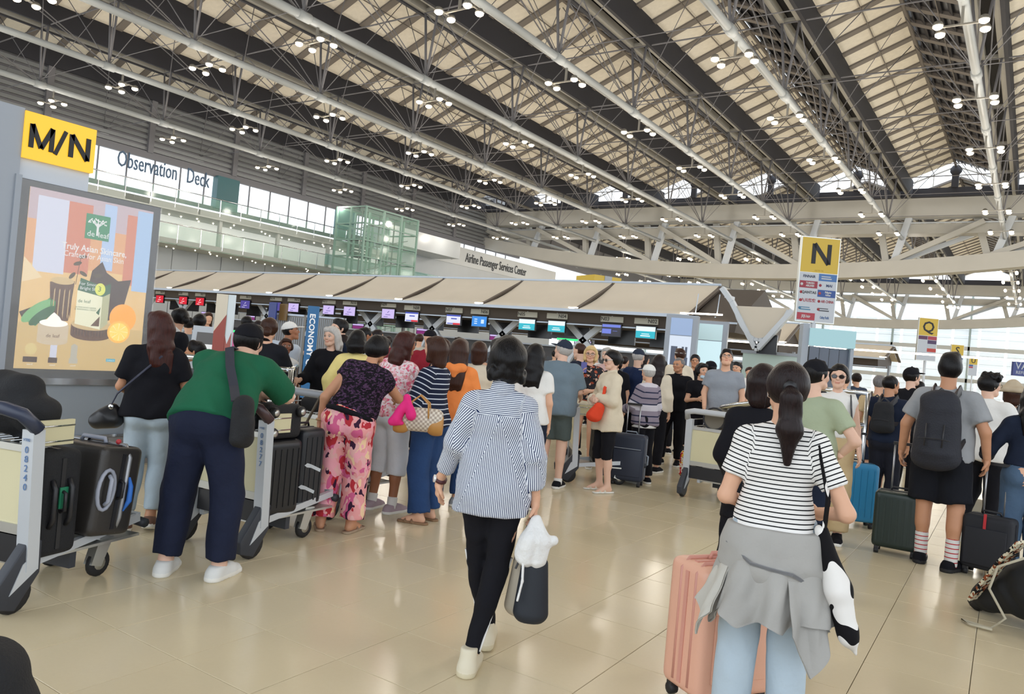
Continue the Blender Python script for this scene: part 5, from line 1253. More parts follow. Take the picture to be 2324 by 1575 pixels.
def patches(name, base, cols, sc=9, th=.56, sx=(1, 1, 1), rough=.85, coord='Object'):
    if name in MATS: return MATS[name]
    m, nt, b = nodes(name, rough); x = NX(nt); tc = nt.nodes.new('ShaderNodeTexCoord'); v = tc.outputs['Object']; c = rgb(base)
    for i, q in enumerate(cols):
        mp = nt.nodes.new('ShaderNodeMapping'); mp.inputs['Location'].default_value = (3.1*i+1, 7.7*i, 1.9*i); nt.links.new(v, mp.inputs[0])
        n = x.noise(mp.outputs[0], sc*(1+.25*i), 1, sx); c = x.mix(x.m('GREATER_THAN', n, th+(.02*(i % 2))+(.06 if q == '#3a2038' else 0)), c, rgb(q))
    nt.links.new(c, b.inputs['Base Color']); b.inputs['Specular IOR Level'].default_value = .2; return m
M_floralp = patches('floral_trousers', '#e9a0a0', ['#d0628c', '#f3cfa8', '#b8343e', '#f0a8b4', '#3a2038', '#e8b2b0'], 9, .58, (1, 1, .62))
M_floralb = patches('floral_blouse', '#f0dfe2', ['#e26a86', '#f3b9c4', '#d9a0a0'], 24, .57)
M_lace = patches('lace_vest', '#17121a', ['#3b2440', '#0c0a0f', '#4d3550', '#120e14'], 26, .55, (1, 1, 1.8))
M_cow = patches('cow_print', '#e9e6e2', ['#121114'], 7.5, .50)
M_patch2 = patches('dark_floral', '#3d2a3a', ['#c98a93', '#6a4a6c', '#e0c8b8'], 34, .57)
M_camo = patches('printed_tee', '#2c2a2e', ['#a8523a', '#d8b09a', '#1c1b1f'], 16, .60)
M_sweat = cloth('sweat_grey', '#a8a6a2'); M_denimL = mat('denim_light', '#b0bfca', .85, bump=.6, bscale=13, var=.10, vs=3, spec=.2); M_denimD = mat('denim_dark', '#1b2136', .8, bump=.6, bscale=13, var=.12, vs=3, spec=.2)
M_denimB = mat('denim_blue', '#28426c', .8, bump=.6, bscale=13, var=.12, vs=3, spec=.2); M_blk = cloth('cloth_black', '#14141a'); M_wht = cloth('cloth_white', '#e2e0dc'); M_nvy = cloth('cloth_navy', '#1c2436')
M_snk = mat('sneaker_white', '#d8d8d6', .6); M_solew = mat('sole_white', '#e4e2dc', .6); M_soleb = mat('sole_black', '#1d1c1e', .7); M_tan = cloth('cloth_tan', '#c3ab84'); M_crm = cloth('cloth_cream', '#d9cdb8')
# ================================================================== 1 the walking woman in the pinstripe shirt
FEM = dict(fem=True)
w1 = Person(1085, 1500, 4, 1.555, 'woman walking away in a navy pinstripe shirt, black trousers and cream high-top shoes', fem=True, head=(-34, 0, 0), girth=.93, skin='l', hips=1.0,
            J=dict(elL=(-.225, -.02, 1.13), wrL=(-.30, .08, .90), hdL=(-.10, .25, -1), pnL=(.9, .3, .0), elR=(.205, -.05, 1.10), wrR=(.225, -.01, .865), hdR=(.02, .05, -1), hipL=(-.085, 0, .90), hipR=(.085, 0, .90),
                   knR=(.055, .01, .49), anR=(-.035, -.15, .085), fdR=(.12, 1, 0), knL=(-.055, .10, .50), anL=(.02, .20, .10), fdL=(.05, 1, .05)))
w1.top(walker_shirt(), sleeve=1.68, hem=.79, loose=.010, flare=.012, name='shirt', minr=.044, fold_=.006, neckcut=False, collar=walker_shirt())
w1.bottom(M_blk, t=1.96, rs=(.088, .058, .044), loose=.006)
w1.shoes(mat('cream_leather', '#d8cfb8', .6), mat('cream_sole', '#cfc4a6', .6), high=.05); w1.hair('black', 'wavy', ln=.075); w1.glasses()
# side stripes on the trousers
for S, q in (('L', -1), ('R', 1)):
    hp_, kn, an = w1.J['hip'+S], w1.J['kn'+S], w1.J['an'+S]
    b_ = MB()
    for off, i in ((-.009, 0), (0, 1), (.009, 0)):
        pts = [(kn*(1-t)+an*t+V3(q*(.056-.014*t), -.012+off*1.2, 0))*w1.k for t in np.linspace(-.15, .93, 9)]; b_.tube(pts, .0048, 5, mi=i)
    b_.build('side_stripe', [M_wht, mat('stripe_brown', '#4a3038', .7)], w1.root)
wt = MB(); c = w1.J['wrL']*.93+w1.J['elL']*.07; d = nrm(w1.J['wrL']-w1.J['elL']); wt.tube([(c-d*.008)*w1.k, (c+d*.008)*w1.k], .033, 14); wt.build('watch_strap', mat('strap_maroon', '#4d2026', .5), w1.root)
wf = MB(); n_ = V3(-.9, -.35, .1); wf.tube([(c+nrm(n_)*.026)*w1.k, (c+nrm(n_)*.038)*w1.k], .019, 14); wf.build('watch_face', mat('watch_white', '#e6e6e6', .2, .3), w1.root)
# her tote and the white cloth tucked in it
h1 = w1.J['wrR']+V3(-.0, .0, -.085)
tb = w1.root_at('tote_bag', 'dark navy and beige tote bag hanging from the pinstripe-shirt woman right hand', 'bag')
c = h1+V3(-.01, .0, 0)
shape('side_dark', [pr(c+V3(.015, -.045, -.27), c+V3(.015, -.045, -.50), .045, .060, .02, w=(1, 0, 0), s=1.40)], .007, mat('tote_navy', '#1b212b', .6), tb, cuts=[(c+V3(0, 0, -.545), V3(0, 0, -1))])
shape('side_beige', [pr(c+V3(-.03, .035, -.22), c+V3(-.045, .035, -.50), .040, .055, .02, w=(1, 0, 0), s=1.3)], .007, mat('tote_beige', '#b5ab9a', .7), tb)
w1.strap([c+V3(-.06, -.05, -.26), c+V3(-.015, -.03, -.12), c+V3(0, 0, .015), c+V3(.02, -.03, -.12), c+V3(.07, -.05, -.26)], .02, .008, M_plb, tb, 'handle')
w1.strap([c+V3(-.075, .03, -.24), c+V3(-.04, .02, -.1), c+V3(.0, .02, .01)], .015, .006, M_plb, tb, 'handle')
sc_ = w1.root_at('scarf', 'white cloth gathered over the top of the navy tote bag', 'scarf')
rr = np.random.RandomState(5); T = [pr(c+V3(-.005, -.04, -.07), c+V3(-.03, -.065, -.16), .014, .034, .015), pr(c+V3(.012, -.04, -.06), c+V3(.035, -.06, -.15), .014, .034, .01), pr(c+V3(-.02, -.06, -.16), c+V3(-.04, -.07, -.24), .050, .046, .02), pr(c+V3(.03, -.06, -.17), c+V3(.03, -.07, -.25), .046, .034, .01), pr(c+V3(.04, -.055, -.17), c+V3(.095, -.06, -.15), .022, .016, .01)]
shape('cloth', T, .006, mat('scarf_white', '#e3e3e2', .9, bump=.6, bscale=30), sc_, noise=.013, seed=9)
shape('tail', [pr(c+V3(-.04, -.095, -.24), c+V3(-.035, -.115, -.34), .007, .006, .006), pr(c+V3(-.035, -.115, -.34), c+V3(-.05, -.115, -.43), .006, .006, .006)], .004, MATS['scarf_white'], sc_)
BRET = .0197
# ================================================================== 2 ponytail woman front right
p2 = Person(1767, 1080, 0, 1.545, 'woman with a long dark ponytail, striped tee, grey sweatshirt tied at her waist', dep=3.08, fem=True, head=(-6, 0, 4), girth=.99, skin='l', hips=1.0,
            J=dict(elL=(-.215, -.02, 1.09), wrL=(-.11, .17, 1.03), hdL=(.5, .8, .1), elR=(.285, -.05, 1.085), wrR=(.17, .16, 1.04), hdR=(-.6, .8, .1), hipL=(-.085, 0, .9), knL=(-.11, .02, .49), knR=(.10, .03, .49), anL=(-.12, -.03, .085), anR=(.11, .0, .085)))
p2.top(stripes('breton', '#ebe9e6', '#17171b', BRET, .27), sleeve=.62, hem=.95, loose=.009, fold_=.003, minr=.05)
p2.bottom(M_denimL, t=1.95, rs=(.095, .074, .068), minr=.07, loose=.010, fold_=.005); p2.shoes(M_snk, M_solew); p2.hair('dark', 'pony', ln=.33)
T = [pr(V3(0, -.01, .985), V3(0, -.015, .90), .124, .146, .05, w=(1, 0, 0), s=1.50), pr(V3(0, -.03, .90), V3(0, -.045, .84), .146, .144, .05, w=(1, 0, 0), s=1.50)]
V, Q = nets(T, .008, infl=.004, noise=.010, seed=21, cuts=[(V3(0, 0, .985), V3(0, 0, 1))]); p2.put('tied_sweatshirt', V, Q, M_sweat)
def drape(P, name, th0, th1, hemf, z0, a, b, m, nf_=6.5, amp=.030, seed=0, flare=.05, cy=-.03):
    nt_, nv = 140, 30; G_ = []
    for lay in (0, .009):
        for i in range(nt_):
            t = th0+(th1-th0)*i/(nt_-1); hz = hemf(t)
            for k in range(nv):
                v = k/(nv-1); z = z0+(hz-z0)*v; f = math.sin(nf_*t+1.6*math.sin(2.3*t+seed)+.5*v); f = f*(1-.25*f*f)
                q = flare*v+amp*(v**.6)*f+.006*math.sin(19*t+9*v)*v-lay; G_.append(((a+q)*math.sin(t), cy-(b+q)*math.cos(t), z))
    idx = lambda l, i, k: l*nt_*nv+i*nv+k; F_ = []
    for i in range(nt_-1):
        for k in range(nv-1): F_ += [(idx(0, i, k), idx(0, i+1, k), idx(0, i+1, k+1), idx(0, i, k+1)), (idx(1, i, k), idx(1, i, k+1), idx(1, i+1, k+1), idx(1, i+1, k))]
        for k in (0, nv-1): F_.append((idx(0, i, k), idx(1, i, k), idx(1, i+1, k), idx(0, i+1, k)))
    for i in (0, nt_-1):
        for k in range(nv-1): F_.append((idx(0, i, k), idx(0, i, k+1), idx(1, i, k+1), idx(1, i, k)))
    P.put(name, np.array(G_), np.array(F_), m)
tri = lambda t, c, w, d: d*max(0.0, 1-abs(t-c)/w)
drape(p2, 'sweatshirt_body', -1.75, 1.45, lambda t: .625-tri(t, -1.35, .45, .10)-tri(t, .25, .35, .04)-tri(t, -.4, .4, .05), .865, .210, .146, M_sweat, amp=.042, flare=.06)
drape(p2, 'sweatshirt_sleeve', -1.70, -.95, lambda t: .60-tri(t, -1.30, .35, .13), .80, .215, .155, cloth('sweat_pale', '#bdbab2'), nf_=9, amp=.022, seed=2, flare=.085)
drape(p2, 'sweatshirt_sleeve', .35, 1.15, lambda t: .60-tri(t, .72, .38, .18), .80, .212, .152, M_sweat, nf_=9, amp=.024, seed=4, flare=.09)
p2.strap([V3(-.19, -.10, .90), V3(-.08, -.195, .845), V3(.0, -.20, .835), V3(.09, -.19, .825), V3(.19, -.10, .76)], .012, .006, cloth('seam_grey', '#7c7d80'), p2.root, 'sweatshirt_seam')
et = MB().tube([p2.hp(0, -.118, .02)*p2.k, p2.hp(0, -.135, .015)*p2.k], .027, 10); et.build('hair_tie', M_plb, p2.root)
mk = MB().tube([p2.hp(-.077, -.0, -.0)*p2.k, p2.hp(-.070, .03, -.04)*p2.k, p2.hp(-.045, .07, -.05)*p2.k], .002, 4); mk.build('mask_loop', M_wht, p2.root)
cb = p2.root_at('cow_print_bag', 'black and white cow-print knit bag hanging from the right shoulder of the ponytail woman', 'bag')
T = [pr(V3(.19, -.06, 1.00), V3(.27, -.10, .78), .028, .050, .03, w=(0, 1, 0), s=1.6), pr(V3(.27, -.10, .78), V3(.325, -.12, .60), .050, .040, .03, w=(0, 1, 0), s=1.6), pr(V3(.325, -.12, .62), V3(.36, -.12, .53), .036, .008, .03, w=(0, 1, 0), s=1.4)]
V, Q = nets(T, .008, noise=.004, seed=3); qmesh('knit_body', V*p2.k, Q, M_cow, cb)
p2.strap([V3(.20, -.075, .98), V3(.205, -.085, 1.15), V3(.155, -.065, 1.36), V3(.15, .02, 1.40), V3(.17, .07, 1.3)], .026, .010, M_cow, cb, 'strap')
# pink suitcase
pk_ = mat('pink_shell', '#e0ab93', .38, bump=.06, bscale=80); pf = mat('pink_trim', '#cf9384', .45)
gx = at(1652, 1400, 3.5); pc = hard_case('suitcase', (gx[0]-.02, gx[1]-.03, 0), 1.02, 'large pink hard-shell suitcase beside the ponytail woman', .42, .28, .635, pk_, 0, mf=pf)
for x0 in (-.21,): 
    MB().box((-.15, -.146, .14), (.15, -.135, .56)).build('raised_panel', pk_, pc, bevel=.004); MB().box((-.19, -.148, .44), (-.10, -.135, .62)).build('front_pocket', pk_, pc, bevel=.003); MB().box((-.155, -.151, .48), (-.135, -.146, .50)).build('badge', M_bump, pc)
for y in (-.06, .045): MB().tube([(-.205, y, .10), (-.205, y, .60), (-.17, y, .64), (.17, y, .64), (.205, y, .60), (.205, y, .10)], .010, 8).build('corner_band', pf, pc)
MB().tube([(.212, -.02, .34), (.235, -.02, .37), (.235, -.02, .46), (.212, -.02, .49)], .010, 6).build('carry_handle', M_plb, pc)
# ================================================================== 3 bob-haired woman in black
p3 = Person(1702, 1210, 2, 1.545, 'woman with a chin-length bob in a plain black suit, ahead of the ponytail woman', dep=4.35, fem=True, head=(4, 0, 0), girth=1.0, skin='l',
            J=dict(elL=(-.205, -.0, 1.11), wrL=(-.15, .14, .98), elR=(.205, .0, 1.11), wrR=(.15, .16, .98)))
p3.top(M_blk, sleeve=1.9, hem=.72, loose=.010, flare=.004, minr=.044, fold_=.006); p3.bottom(M_blk, t=1.9, rs=(.09, .075, .075), minr=.072); p3.shoes(M_blk, M_soleb); p3.hair('dark', 'bob', ln=.115)
# ================================================================== 4 green-shirt man leaning on his trolley
tB = trolley(566, 1268, .12, 'luggage trolley the green-shirt man leans on, with black suitcases', num='08277', hand='#4a3538')
g4 = (G(387, 1312)[:2]+G(492, 1300)[:2])/2
p4 = Person(0, 0, 22, 1.70, 'heavy man in a green tee, dark jeans and white sneakers leaning forward on a trolley', pos=g4, girth=1.22, lean=(44, 3), head=(14, 14, 4), skin='p',
            J=dict(elL=(-.20, .62, 1.06), wrL=(.02, .72, 1.05), hdL=(1, .2, 0), elR=(.30, .52, 1.06), wrR=(.10, .68, 1.05), hdR=(-1, .2, 0), knL=(-.15, .04, .49), anL=(-.17, -.02, .085), knR=(.15, .02, .49), anR=(.15, -.02, .085), fdL=(-.1, 1, 0), fdR=(.25, 1, 0)))
p4.top(cloth('green_tee', '#1d5c41'), sleeve=.85, hem=.90, loose=.014, fold_=.005, minr=.072); p4.bottom(M_denimD, t=1.93, waist=1.02, rs=(.10, .075, .062), minr=.060, loose=.010, fold_=.006)
p4.shoes(M_snk, M_solew); p4.hair('black', 'short'); p4.cap(M_blk, back=False)
sb = p4.root_at('shoulder_bag', 'black crossbody bag on a wide strap at the right hip of the green-shirt man', 'bag')
ez = p4.Rl@V3(0, 0, 1); c = p4.J['pel']+V3(.24, -.12, .02)
V, Q = nets([pr(c+V3(0, 0, .10), c+V3(.01, 0, -.09), .055, .065, .03, w=(0, 1, 0), s=1.6), pr(c+V3(.05, -.03, .0), c+V3(.05, -.03, -.06), .035, None, .02, w=(0, 1, 0), s=1.5)], .008, noise=.003); qmesh('pouch', V*p4.k, Q, M_bfab, sb)
P_ = [p4.J['neck']+p4.Rl@V3(-.02, .10, .0), p4.J['neck']+p4.Rl@V3(-.045, -.0, .055), p4.J['neck']*.5+p4.J['chest']*.5+p4.Rl@V3(-.01, -.155, .02), p4.J['chest']+p4.Rl@V3(.06, -.175, -.06), p4.J['waist']+p4.Rl@V3(.13, -.165, 0), c+V3(-.02, -.06, .12)]
p4.strap(P_, .052, .010, mat('strap_slate', '#2b2d38', .7), sb)
# ---- luggage on that trolley
def on(t, x, y, z): return tw(t, x, y, z)
hB = tB.rotation_euler.z
hard_case('suitcase', on(tB, .12, .27, .225), hB+PI/2, 'black ribbed suitcase under the carry-on on the leaning man trolley', .36, .28, .52, mat('case_black', '#191a1e', .35), 6, stand=False)
bc = hard_case('carry_on', on(tB, .12, .26, .75), hB+PI/2, 'small black carry-on lying on the black suitcase, its wheels facing out', .36, .24, .24, M_bfab, 0, stand=False)
for (x, z) in ((-.12, .19), (.13, .19), (-.12, .05)):
    MB().lathe([(.012, -.022), (.032, -.022), (.038, -.008), (.038, .008), (.012, .012)], n=14, ax='y').build('castor', M_rub, bc).location = (x, -.135, z); MB().lathe([(.004, -.027), (.022, -.026), (.022, -.020), (.004, -.020)], n=12, ax='y').build('hub', M_alu, bc).location = (x, -.135, z)
hard_case('suitcase', on(tB, -.10, .55, .225), hB, 'black soft suitcase at the left front of the green-shirt man trolley', .36, .24, .58, M_bfab, 0, stand=False)
hd_ = hard_case('suitcase', on(tB, .12, .60, .225), hB+PI/2, 'narrow black suitcase with airline tags at the front of that trolley', .24, .22, .58, mat('case_black2', '#202227', .4), 4, stand=False)
sdf_thing('handbag', 'black bag resting in the basket under the leaning man\'s arms', 'bag', [pr((-.16, .14, .88), (.14, .14, .88), .085, .085, .03), pr((-.1, .14, .95), (.1, .14, .95), .05, None, .03)], mat('bag_gloss', '#15151b', .3), .009, .004, loc=on(tB, 0, 0, 0), rz=hB)
for j, (x, z) in enumerate(((.20, .56), (.16, .40))):
    l = MB().prism([(0, 0), (.02, .018), (.05, .012), (.12, -.012), (.115, -.034), (.05, -.012), (.02, -.012)], 0, .002, 'xz').build('luggage_tag', mat('tag_white', '#dfe2e6', .6)); l.location = on(tB, x+.08, .45, z); l.rotation_euler = (0, 0, .5); tag(l, ['upper white paper airline tag on the black suitcases', 'lower white barcode airline tag on the black suitcases'][j], 'tag')
# ================================================================== 5 woman in black tee by the poster
p5 = Person(318, 1200, 6, 1.545, 'woman with long reddish-brown hair, black tee and light jeans by the advert pillar', fem=True, head=(-38, 4, 0), girth=1.04, skin='m',
            J=dict(elL=(-.235, .04, 1.10), wrL=(-.16, .22, 1.02), hdL=(.4, 1, .1), elR=(.24, .02, 1.10), wrR=(.15, .20, 1.0), hdR=(-.4, 1, .1), knR=(.08, .06, .49), anR=(.07, -.07, .11), fdR=(0, 1, -.3), knL=(-.09, .03, .49)))
p5.top(M_blk, sleeve=.72, hem=.90, loose=.020, flare=.008, minr=.060, fold_=.006); p5.bottom(M_denimL, t=1.86, rs=(.092, .062, .050), loose=.007); p5.shoes(mat('brown_shoe', '#6b4a3c', .6), M_solew); p5.hair('reddish', 'long', ln=.24)
hb = p5.root_at('handbag', 'slouchy black handbag at the left side of the woman in the black tee', 'bag')
V, Q = nets([pr((-.27, -.02, .93), (-.31, -.02, .88), .045, .065, .04, w=(0, 1, 0), s=1.2), pr((-.25, -.02, .85), (-.36, -.02, .83), .075, .070, .04, w=(0, 1, 0), s=1.1)], .008, noise=.006, seed=8); qmesh('bag_body', V*p5.k, Q, mat('leather_black', '#18181c', .4), hb)
p5.strap([(-.30, -.03, .90), (-.24, -.06, 1.05), (-.10, -.15, 1.20), (.05, -.14, 1.36), (.10, -.02, 1.42)], .014, .006, mat('strap_navy', '#23243a', .5), hb)
MB().ball((-.27*p5.k, -.08, .95*p5.k), .02, 8, sc=(1, .3, 1)).build('buckle', M_chrome, hb)
# ================================================================== trolley A at the left edge
tA = trolley(22, 1393, .28, 'luggage trolley at the left edge numbered 08240, loaded with two dark suitcases', num='08240', hand='#333a4e')
hA = tA.rotation_euler.z
sA = hard_case('suitcase', on(tA, .10, .22, .225), hA, 'soft black suitcase with a green tab on the left-edge trolley', .40, .25, .55, M_bfab, 0, stand=False)
rbox('front_pocket', (-.16, -.150, .08), (.16, -.122, .40), M_bfab, sA, .012); MB().box((.205, -.02, .25), (.212, .03, .36)).build('green_tab', mat('tab_green', '#1f7a58', .6), sA)
MB().box((.02, -.05, .552), (.09, .02, .555)).build('sticker', M_wht, sA)
for y in (-.06, .04): MB().tube([(.20, y, .16), (.225, y, .20), (.225, y, .36), (.20, y, .40)], .014, 8).build('padded_handle', M_plb, sA)
sA2 = hard_case('suitcase', on(tA, .06, .56, .26), hA, 'dark hard suitcase with silver frame and grey handle on the left-edge trolley', .48, .30, .50, mat('shell_dark', '#34312f', .35, bump=.1, bscale=200), 0, stand=False, tilt=-.12)
MB().tube([(-.22, .04, .02), (-.242, .04, .10), (-.242, .04, .44), (-.20, .04, .503), (.20, .04, .503), (.242, .04, .44), (.242, .04, .10), (.22, .04, .02)], .013, 8).build('silver_frame', mat('frame_silver', '#9a9ca0', .35, .6), sA2)
MB().tube([(.243, -.09+.055*math.cos(t), .26+.11*math.sin(t)) for t in np.linspace(0, 2*PI, 16, endpoint=False)], .011, 8, closed=True).build('grey_handle_ring', mat('ring_grey', '#a0a5b4', .4), sA2)
MB().tube([(.25, -.09, .18), (.272, -.09, .20), (.272, -.09, .32), (.25, -.09, .34)], .012, 8).build('grey_grip', MATS['ring_grey'], sA2)
MB().tube([(.255, .05, .33), (.275, .05, .28), (.27, .06, .20), (.26, .04, .14)], [.006, .014, .016, .004], 6).build('blue_ribbon', mat('ribbon_blue', '#2f6fc8', .6), sA2)
MB().tube([(-.09, 0, .505), (-.08, 0, .53), (.08, 0, .53), (.09, 0, .505)], .012, 8).build('grey_top_handle', MATS['ring_grey'], sA2); MB().ball((.15, .03, .52), .016, 8).build('red_lock', mat('lock_red', '#c23a3f', .5), sA2)
sdf_thing('backpack', 'black bag piled in the basket of the left-edge trolley', 'bag', [pr((-.25, .18, .95), (.12, .18, .95), .12, .12, .05), pr((-.2, .18, 1.06), (.06, .18, 1.07), .10, .08, .05), pr((.05, .2, .72), (.10, .22, .86), .07, .08, .04)], M_bfab, .010, .008, loc=on(tA, 0, 0, 0), rz=hA)
fb_ = at(-45, 1575, 2.1); sdf_thing('backpack', 'black rucksack corner at the bottom left of the frame', 'backpack', [pr((0, 0, .30), (0, 0, .46), .17, .12, .05), pr((-.05, -.1, .2), (.05, -.1, .36), .09, .08, .04), pr((-.02, 0, .1), (.02, 0, .12), .15, None, .04)], M_bfab, .011, .006, loc=(fb_[0], fb_[1], 0), cuts=[(V3(0, 0, 0), V3(0, 0, -1))])
# ================================================================== 6 lace vest and pink floral trousers
tC = trolley(742, 1178, .05, 'luggage trolley beside the pink floral trousers with a brown strap over its handle', wide=.33, hand='#8a8d92')
p6 = Person(768, 1203, 12, 1.56, 'woman in a dark lace vest and wide pink floral trousers leaning to her right', fem=True, girth=1.22, lean=(16, 14), head=(24, 6, 0), skin='m',
            J=dict(elL=(-.22, .02, 1.10), wrL=(-.25, .05, .87), hdL=(0, .1, -1), elR=(.36, .30, 1.12), wrR=(.30, .48, 1.10), hdR=(0, 1, 0), knL=(-.12, .02, .49), anL=(-.15, -.03, .085), fdL=(-.3, 1, 0), fdR=(.35, 1, 0)))
p6.top(M_lace, sleeve=.32, hem=.96, loose=.012, fold_=.005, minr=.06); p6.bottom(M_floralp, t=1.93, waist=1.0, rs=(.105, .085, .082), minr=.080, loose=.012, fold_=.006)
p6.shoes(mat('sandal_brown', '#8a6e5a', .6), mat('sole_tan', '#a18c74', .7), kind='sandal'); p6.hair('black', 'bob', ln=.02)
hem = MB().tube([(p6.J['pel']+p6.Rl@V3(.195*math.cos(t)*1.0, -.01+.150*math.sin(t), .045))*p6.k for t in np.linspace(0, 2*PI, 24, endpoint=False)], .022, 8, closed=True); hem.build('vest_hem', M_blk, p6.root)
MB().tube([(p6.J['wrL']+V3(0, 0, .03))*p6.k, (p6.J['wrL']+V3(0, 0, .045))*p6.k], .034, 10).build('bracelet', mat('bracelet', '#b08a60', .4), p6.root)
rc_ = sdf_thing('shoulder_bag', 'long black bag lying across the basket of the trolley left of the floral trousers', 'bag', [pr((-.24, .2, .88), (.22, .2, .88), .07, .07, .03)], M_bfab, .012, .003, loc=on(tC, 0, 0, 0), rz=.05)
MB().tube([(-.22, -.07, 1.0), (-.2, -.12, .8), (-.08, -.14, .66), (.08, -.13, .74), (.2, -.1, 1.0)], .012, 6).build('strap', mat('strap_olive', '#5a5040', .6), rc_)
bt = empty('water_bottle', on(tC, .12, .22, .95), 0, 'small water bottle with a teal cap standing on the trolley bag', 'bottle'); MB().lathe([(.03, 0), (.032, .02), (.032, .12), (.014, .155), (.014, .165)], n=12).build('bottle_body', mat('pet', '#c8dadd', .1, alpha=.5), bt); MB().lathe([(.016, .165), (.016, .19)], n=10).build('cap', mat('cap_teal', '#3fae9e', .4), bt)
hard_case('suitcase', on(tC, .0, .45, .225), .05, 'black suitcase standing on the trolley beside the floral trousers', .40, .26, .50, mat('case_black', '#191a1e', .35), 5, stand=False)
# ================================================================== 7 floral blouse, white capris
p7 = Person(866, 1158, 40, 1.58, 'woman with reddish hair in a pink rose-print blouse and white capri trousers', fem=True, girth=1.05, lean=(6, 4), head=(10, 10, 0), skin='d',
            J=dict(elR=(.24, .10, 1.10), wrR=(.12, .28, 1.12), hdR=(-.4, 1, .1), elL=(-.22, .10, 1.10), wrL=(-.12, .30, 1.08), knR=(.12, .03, .49), anR=(.14, -.03, .085)))
p7.top(M_floralb, sleeve=1.35, hem=.90, loose=.018, minr=.055, fold_=.006); p7.bottom(cloth('capri_white', '#e6eaf0'), t=1.35, rs=(.10, .085, .080), minr=.078); p7.shoes(mat('mauve_shoe', '#a8949c', .6), M_solew); p7.socks(M_wht, .07); p7.hair('reddish', 'long', ln=.12)
# ================================================================== 8 navy striped jumper
p8 = Person(955, 1183, -62, 1.55, 'woman with shoulder-length brown hair in a navy and white striped jumper, arms folded', fem=True, girth=1.08, head=(4, 2, 0), skin='l',
            J=dict(elL=(-.24, .06, 1.10), wrL=(.0, .22, 1.14), hdL=(1, .1, 0), elR=(.24, .06, 1.10), wrR=(-.02, .26, 1.10), hdR=(-1, .15, .05)))
p8.top(stripes('navy_stripe', '#1c2238', '#c9ced8', .046, .20), sleeve=1.75, hem=.90, loose=.016, minr=.055, fold_=.005); p8.bottom(M_denimB, t=1.95, rs=(.10, .085, .085), minr=.083); p8.shoes(mat('sandal_brown2', '#7c5c44', .5), mat('sole_cork', '#8a6a4c', .7), kind='sandal'); p8.hair('brown', 'bob', ln=.13)
lvp = at(950, 960, 5.95); lv = empty('handbag', (lvp[0], lvp[1], .10), -.97, 'cream checked handbag with tan leather corners and a pink scarf tied to it', 'bag')
def chk():
    m, nt, b = nodes('checked_canvas', .6); x = NX(nt); tc = nt.nodes.new('ShaderNodeTexCoord'); s = x.sep(tc.outputs['Object'])
    a = x.m('LESS_THAN', x.m('FRACT', x.m('MULTIPLY', x.m('ADD', s[1], 5), 28)), .5); c = x.m('LESS_THAN', x.m('FRACT', x.m('MULTIPLY', s[2], 28)), .5); d = x.m('ABSOLUTE', x.m('SUBTRACT', a, c))
    nt.links.new(x.mix(d, rgb('#d9cfc0'), rgb('#a99a8c')), b.inputs['Base Color']); return m
M_tanl = mat('tan_leather', '#b98545', .5)
shape('bag_body', [pr((0, -.13, .80), (0, .13, .80), .075, .075, .02, w=(0, 0, 1), s=1.25)], .007, chk(), lv, cuts=[(V3(0, .185, 0), V3(0, 1, 0)), (V3(0, -.185, 0), V3(0, -1, 0))])
for q in (-1, 1): shape('leather_corner', [pr((0, q*.13, .765), (0, q*.15, .765), .078, .078, .01, w=(0, 0, 1), s=1.05)], .007, M_tanl, lv, cuts=[(V3(0, q*.19, 0), V3(0, q, 0)), (V3(0, q*.10, .80), nrm((0, -q, .6)))])
for x_ in (-.055, .055): MB().tube([(x_*1.3, -.08, .82), (x_, -.07, .93), (x_*.5, 0, .99), (x_, .07, .93), (x_*1.3, .08, .82)], .007, 6).build('handle', M_tanl, lv)
pkc = sdf_thing('scarf', 'bright pink scarf knotted on the handle of the checked handbag', 'scarf', [pr((.08, -.09, .96), (.09, -.16, .80), .022, .044, .02), pr((.08, -.09, .96), (.10, -.06, .84), .022, .036, .015), pr((.08, -.1, .965), (.08, -.1, .97), .026, None, .015), pr((.09, -.19, .78), (.09, -.12, .77), .03, .02, .015)], cloth('hot_pink', '#e2327e'), .007, .009, seed=6, loc=lv.location, rz=lv.rotation_euler.z)
# ================================================================== the rest of the queue
def quick(px, py, f, H, label, topm, botm, hair=('black', 'short'), dep=None, sleeve=.6, hem=.9, bt=1.93, shoe=None, skin='l', **k):
    tk = {q: k.pop(q) for q in ('minr', 'loose', 'flare', 'collar') if q in k}; bk = k.pop('bk', {}); hl = k.pop('hl', 0); capm = k.pop('capm', None); cb = k.pop('cb', False); gl = k.pop('gl', None); sh = k.pop('sk', 'sneaker'); so = k.pop('sole', M_solew)
    p = Person(px, py, f, H, label, dep=dep, skin=skin, **k)
    p.top(topm, sleeve=sleeve, hem=hem, **({'loose': .014, 'minr': .052 if sleeve else 0} | tk)); p.bottom(botm, t=bt, **({'rs': (.092, .068, .058), 'minr': .055} | bk)); p.shoes(shoe or M_blk, so, kind=sh)
    if hair: p.hair(hair[0], hair[1], ln=hl)
    if capm: p.cap(capm[0], back=cb, m2=capm[1] if len(capm) > 1 else None)
    if gl: p.glasses(dark=gl != 'g', white=gl == 'w')
    return p
A_FOLD = dict(elL=(-.21, .06, 1.10), wrL=(.0, .20, 1.13), hdL=(1, .1, 0), elR=(.21, .06, 1.10), wrR=(-.02, .24, 1.10), hdR=(-1, .1, 0))
A_PHONE = dict(elL=(-.21, .05, 1.11), wrL=(-.08, .26, 1.16), hdL=(.3, 1, .4), elR=(.21, .05, 1.11), wrR=(.08, .26, 1.15), hdR=(-.3, 1, .4))
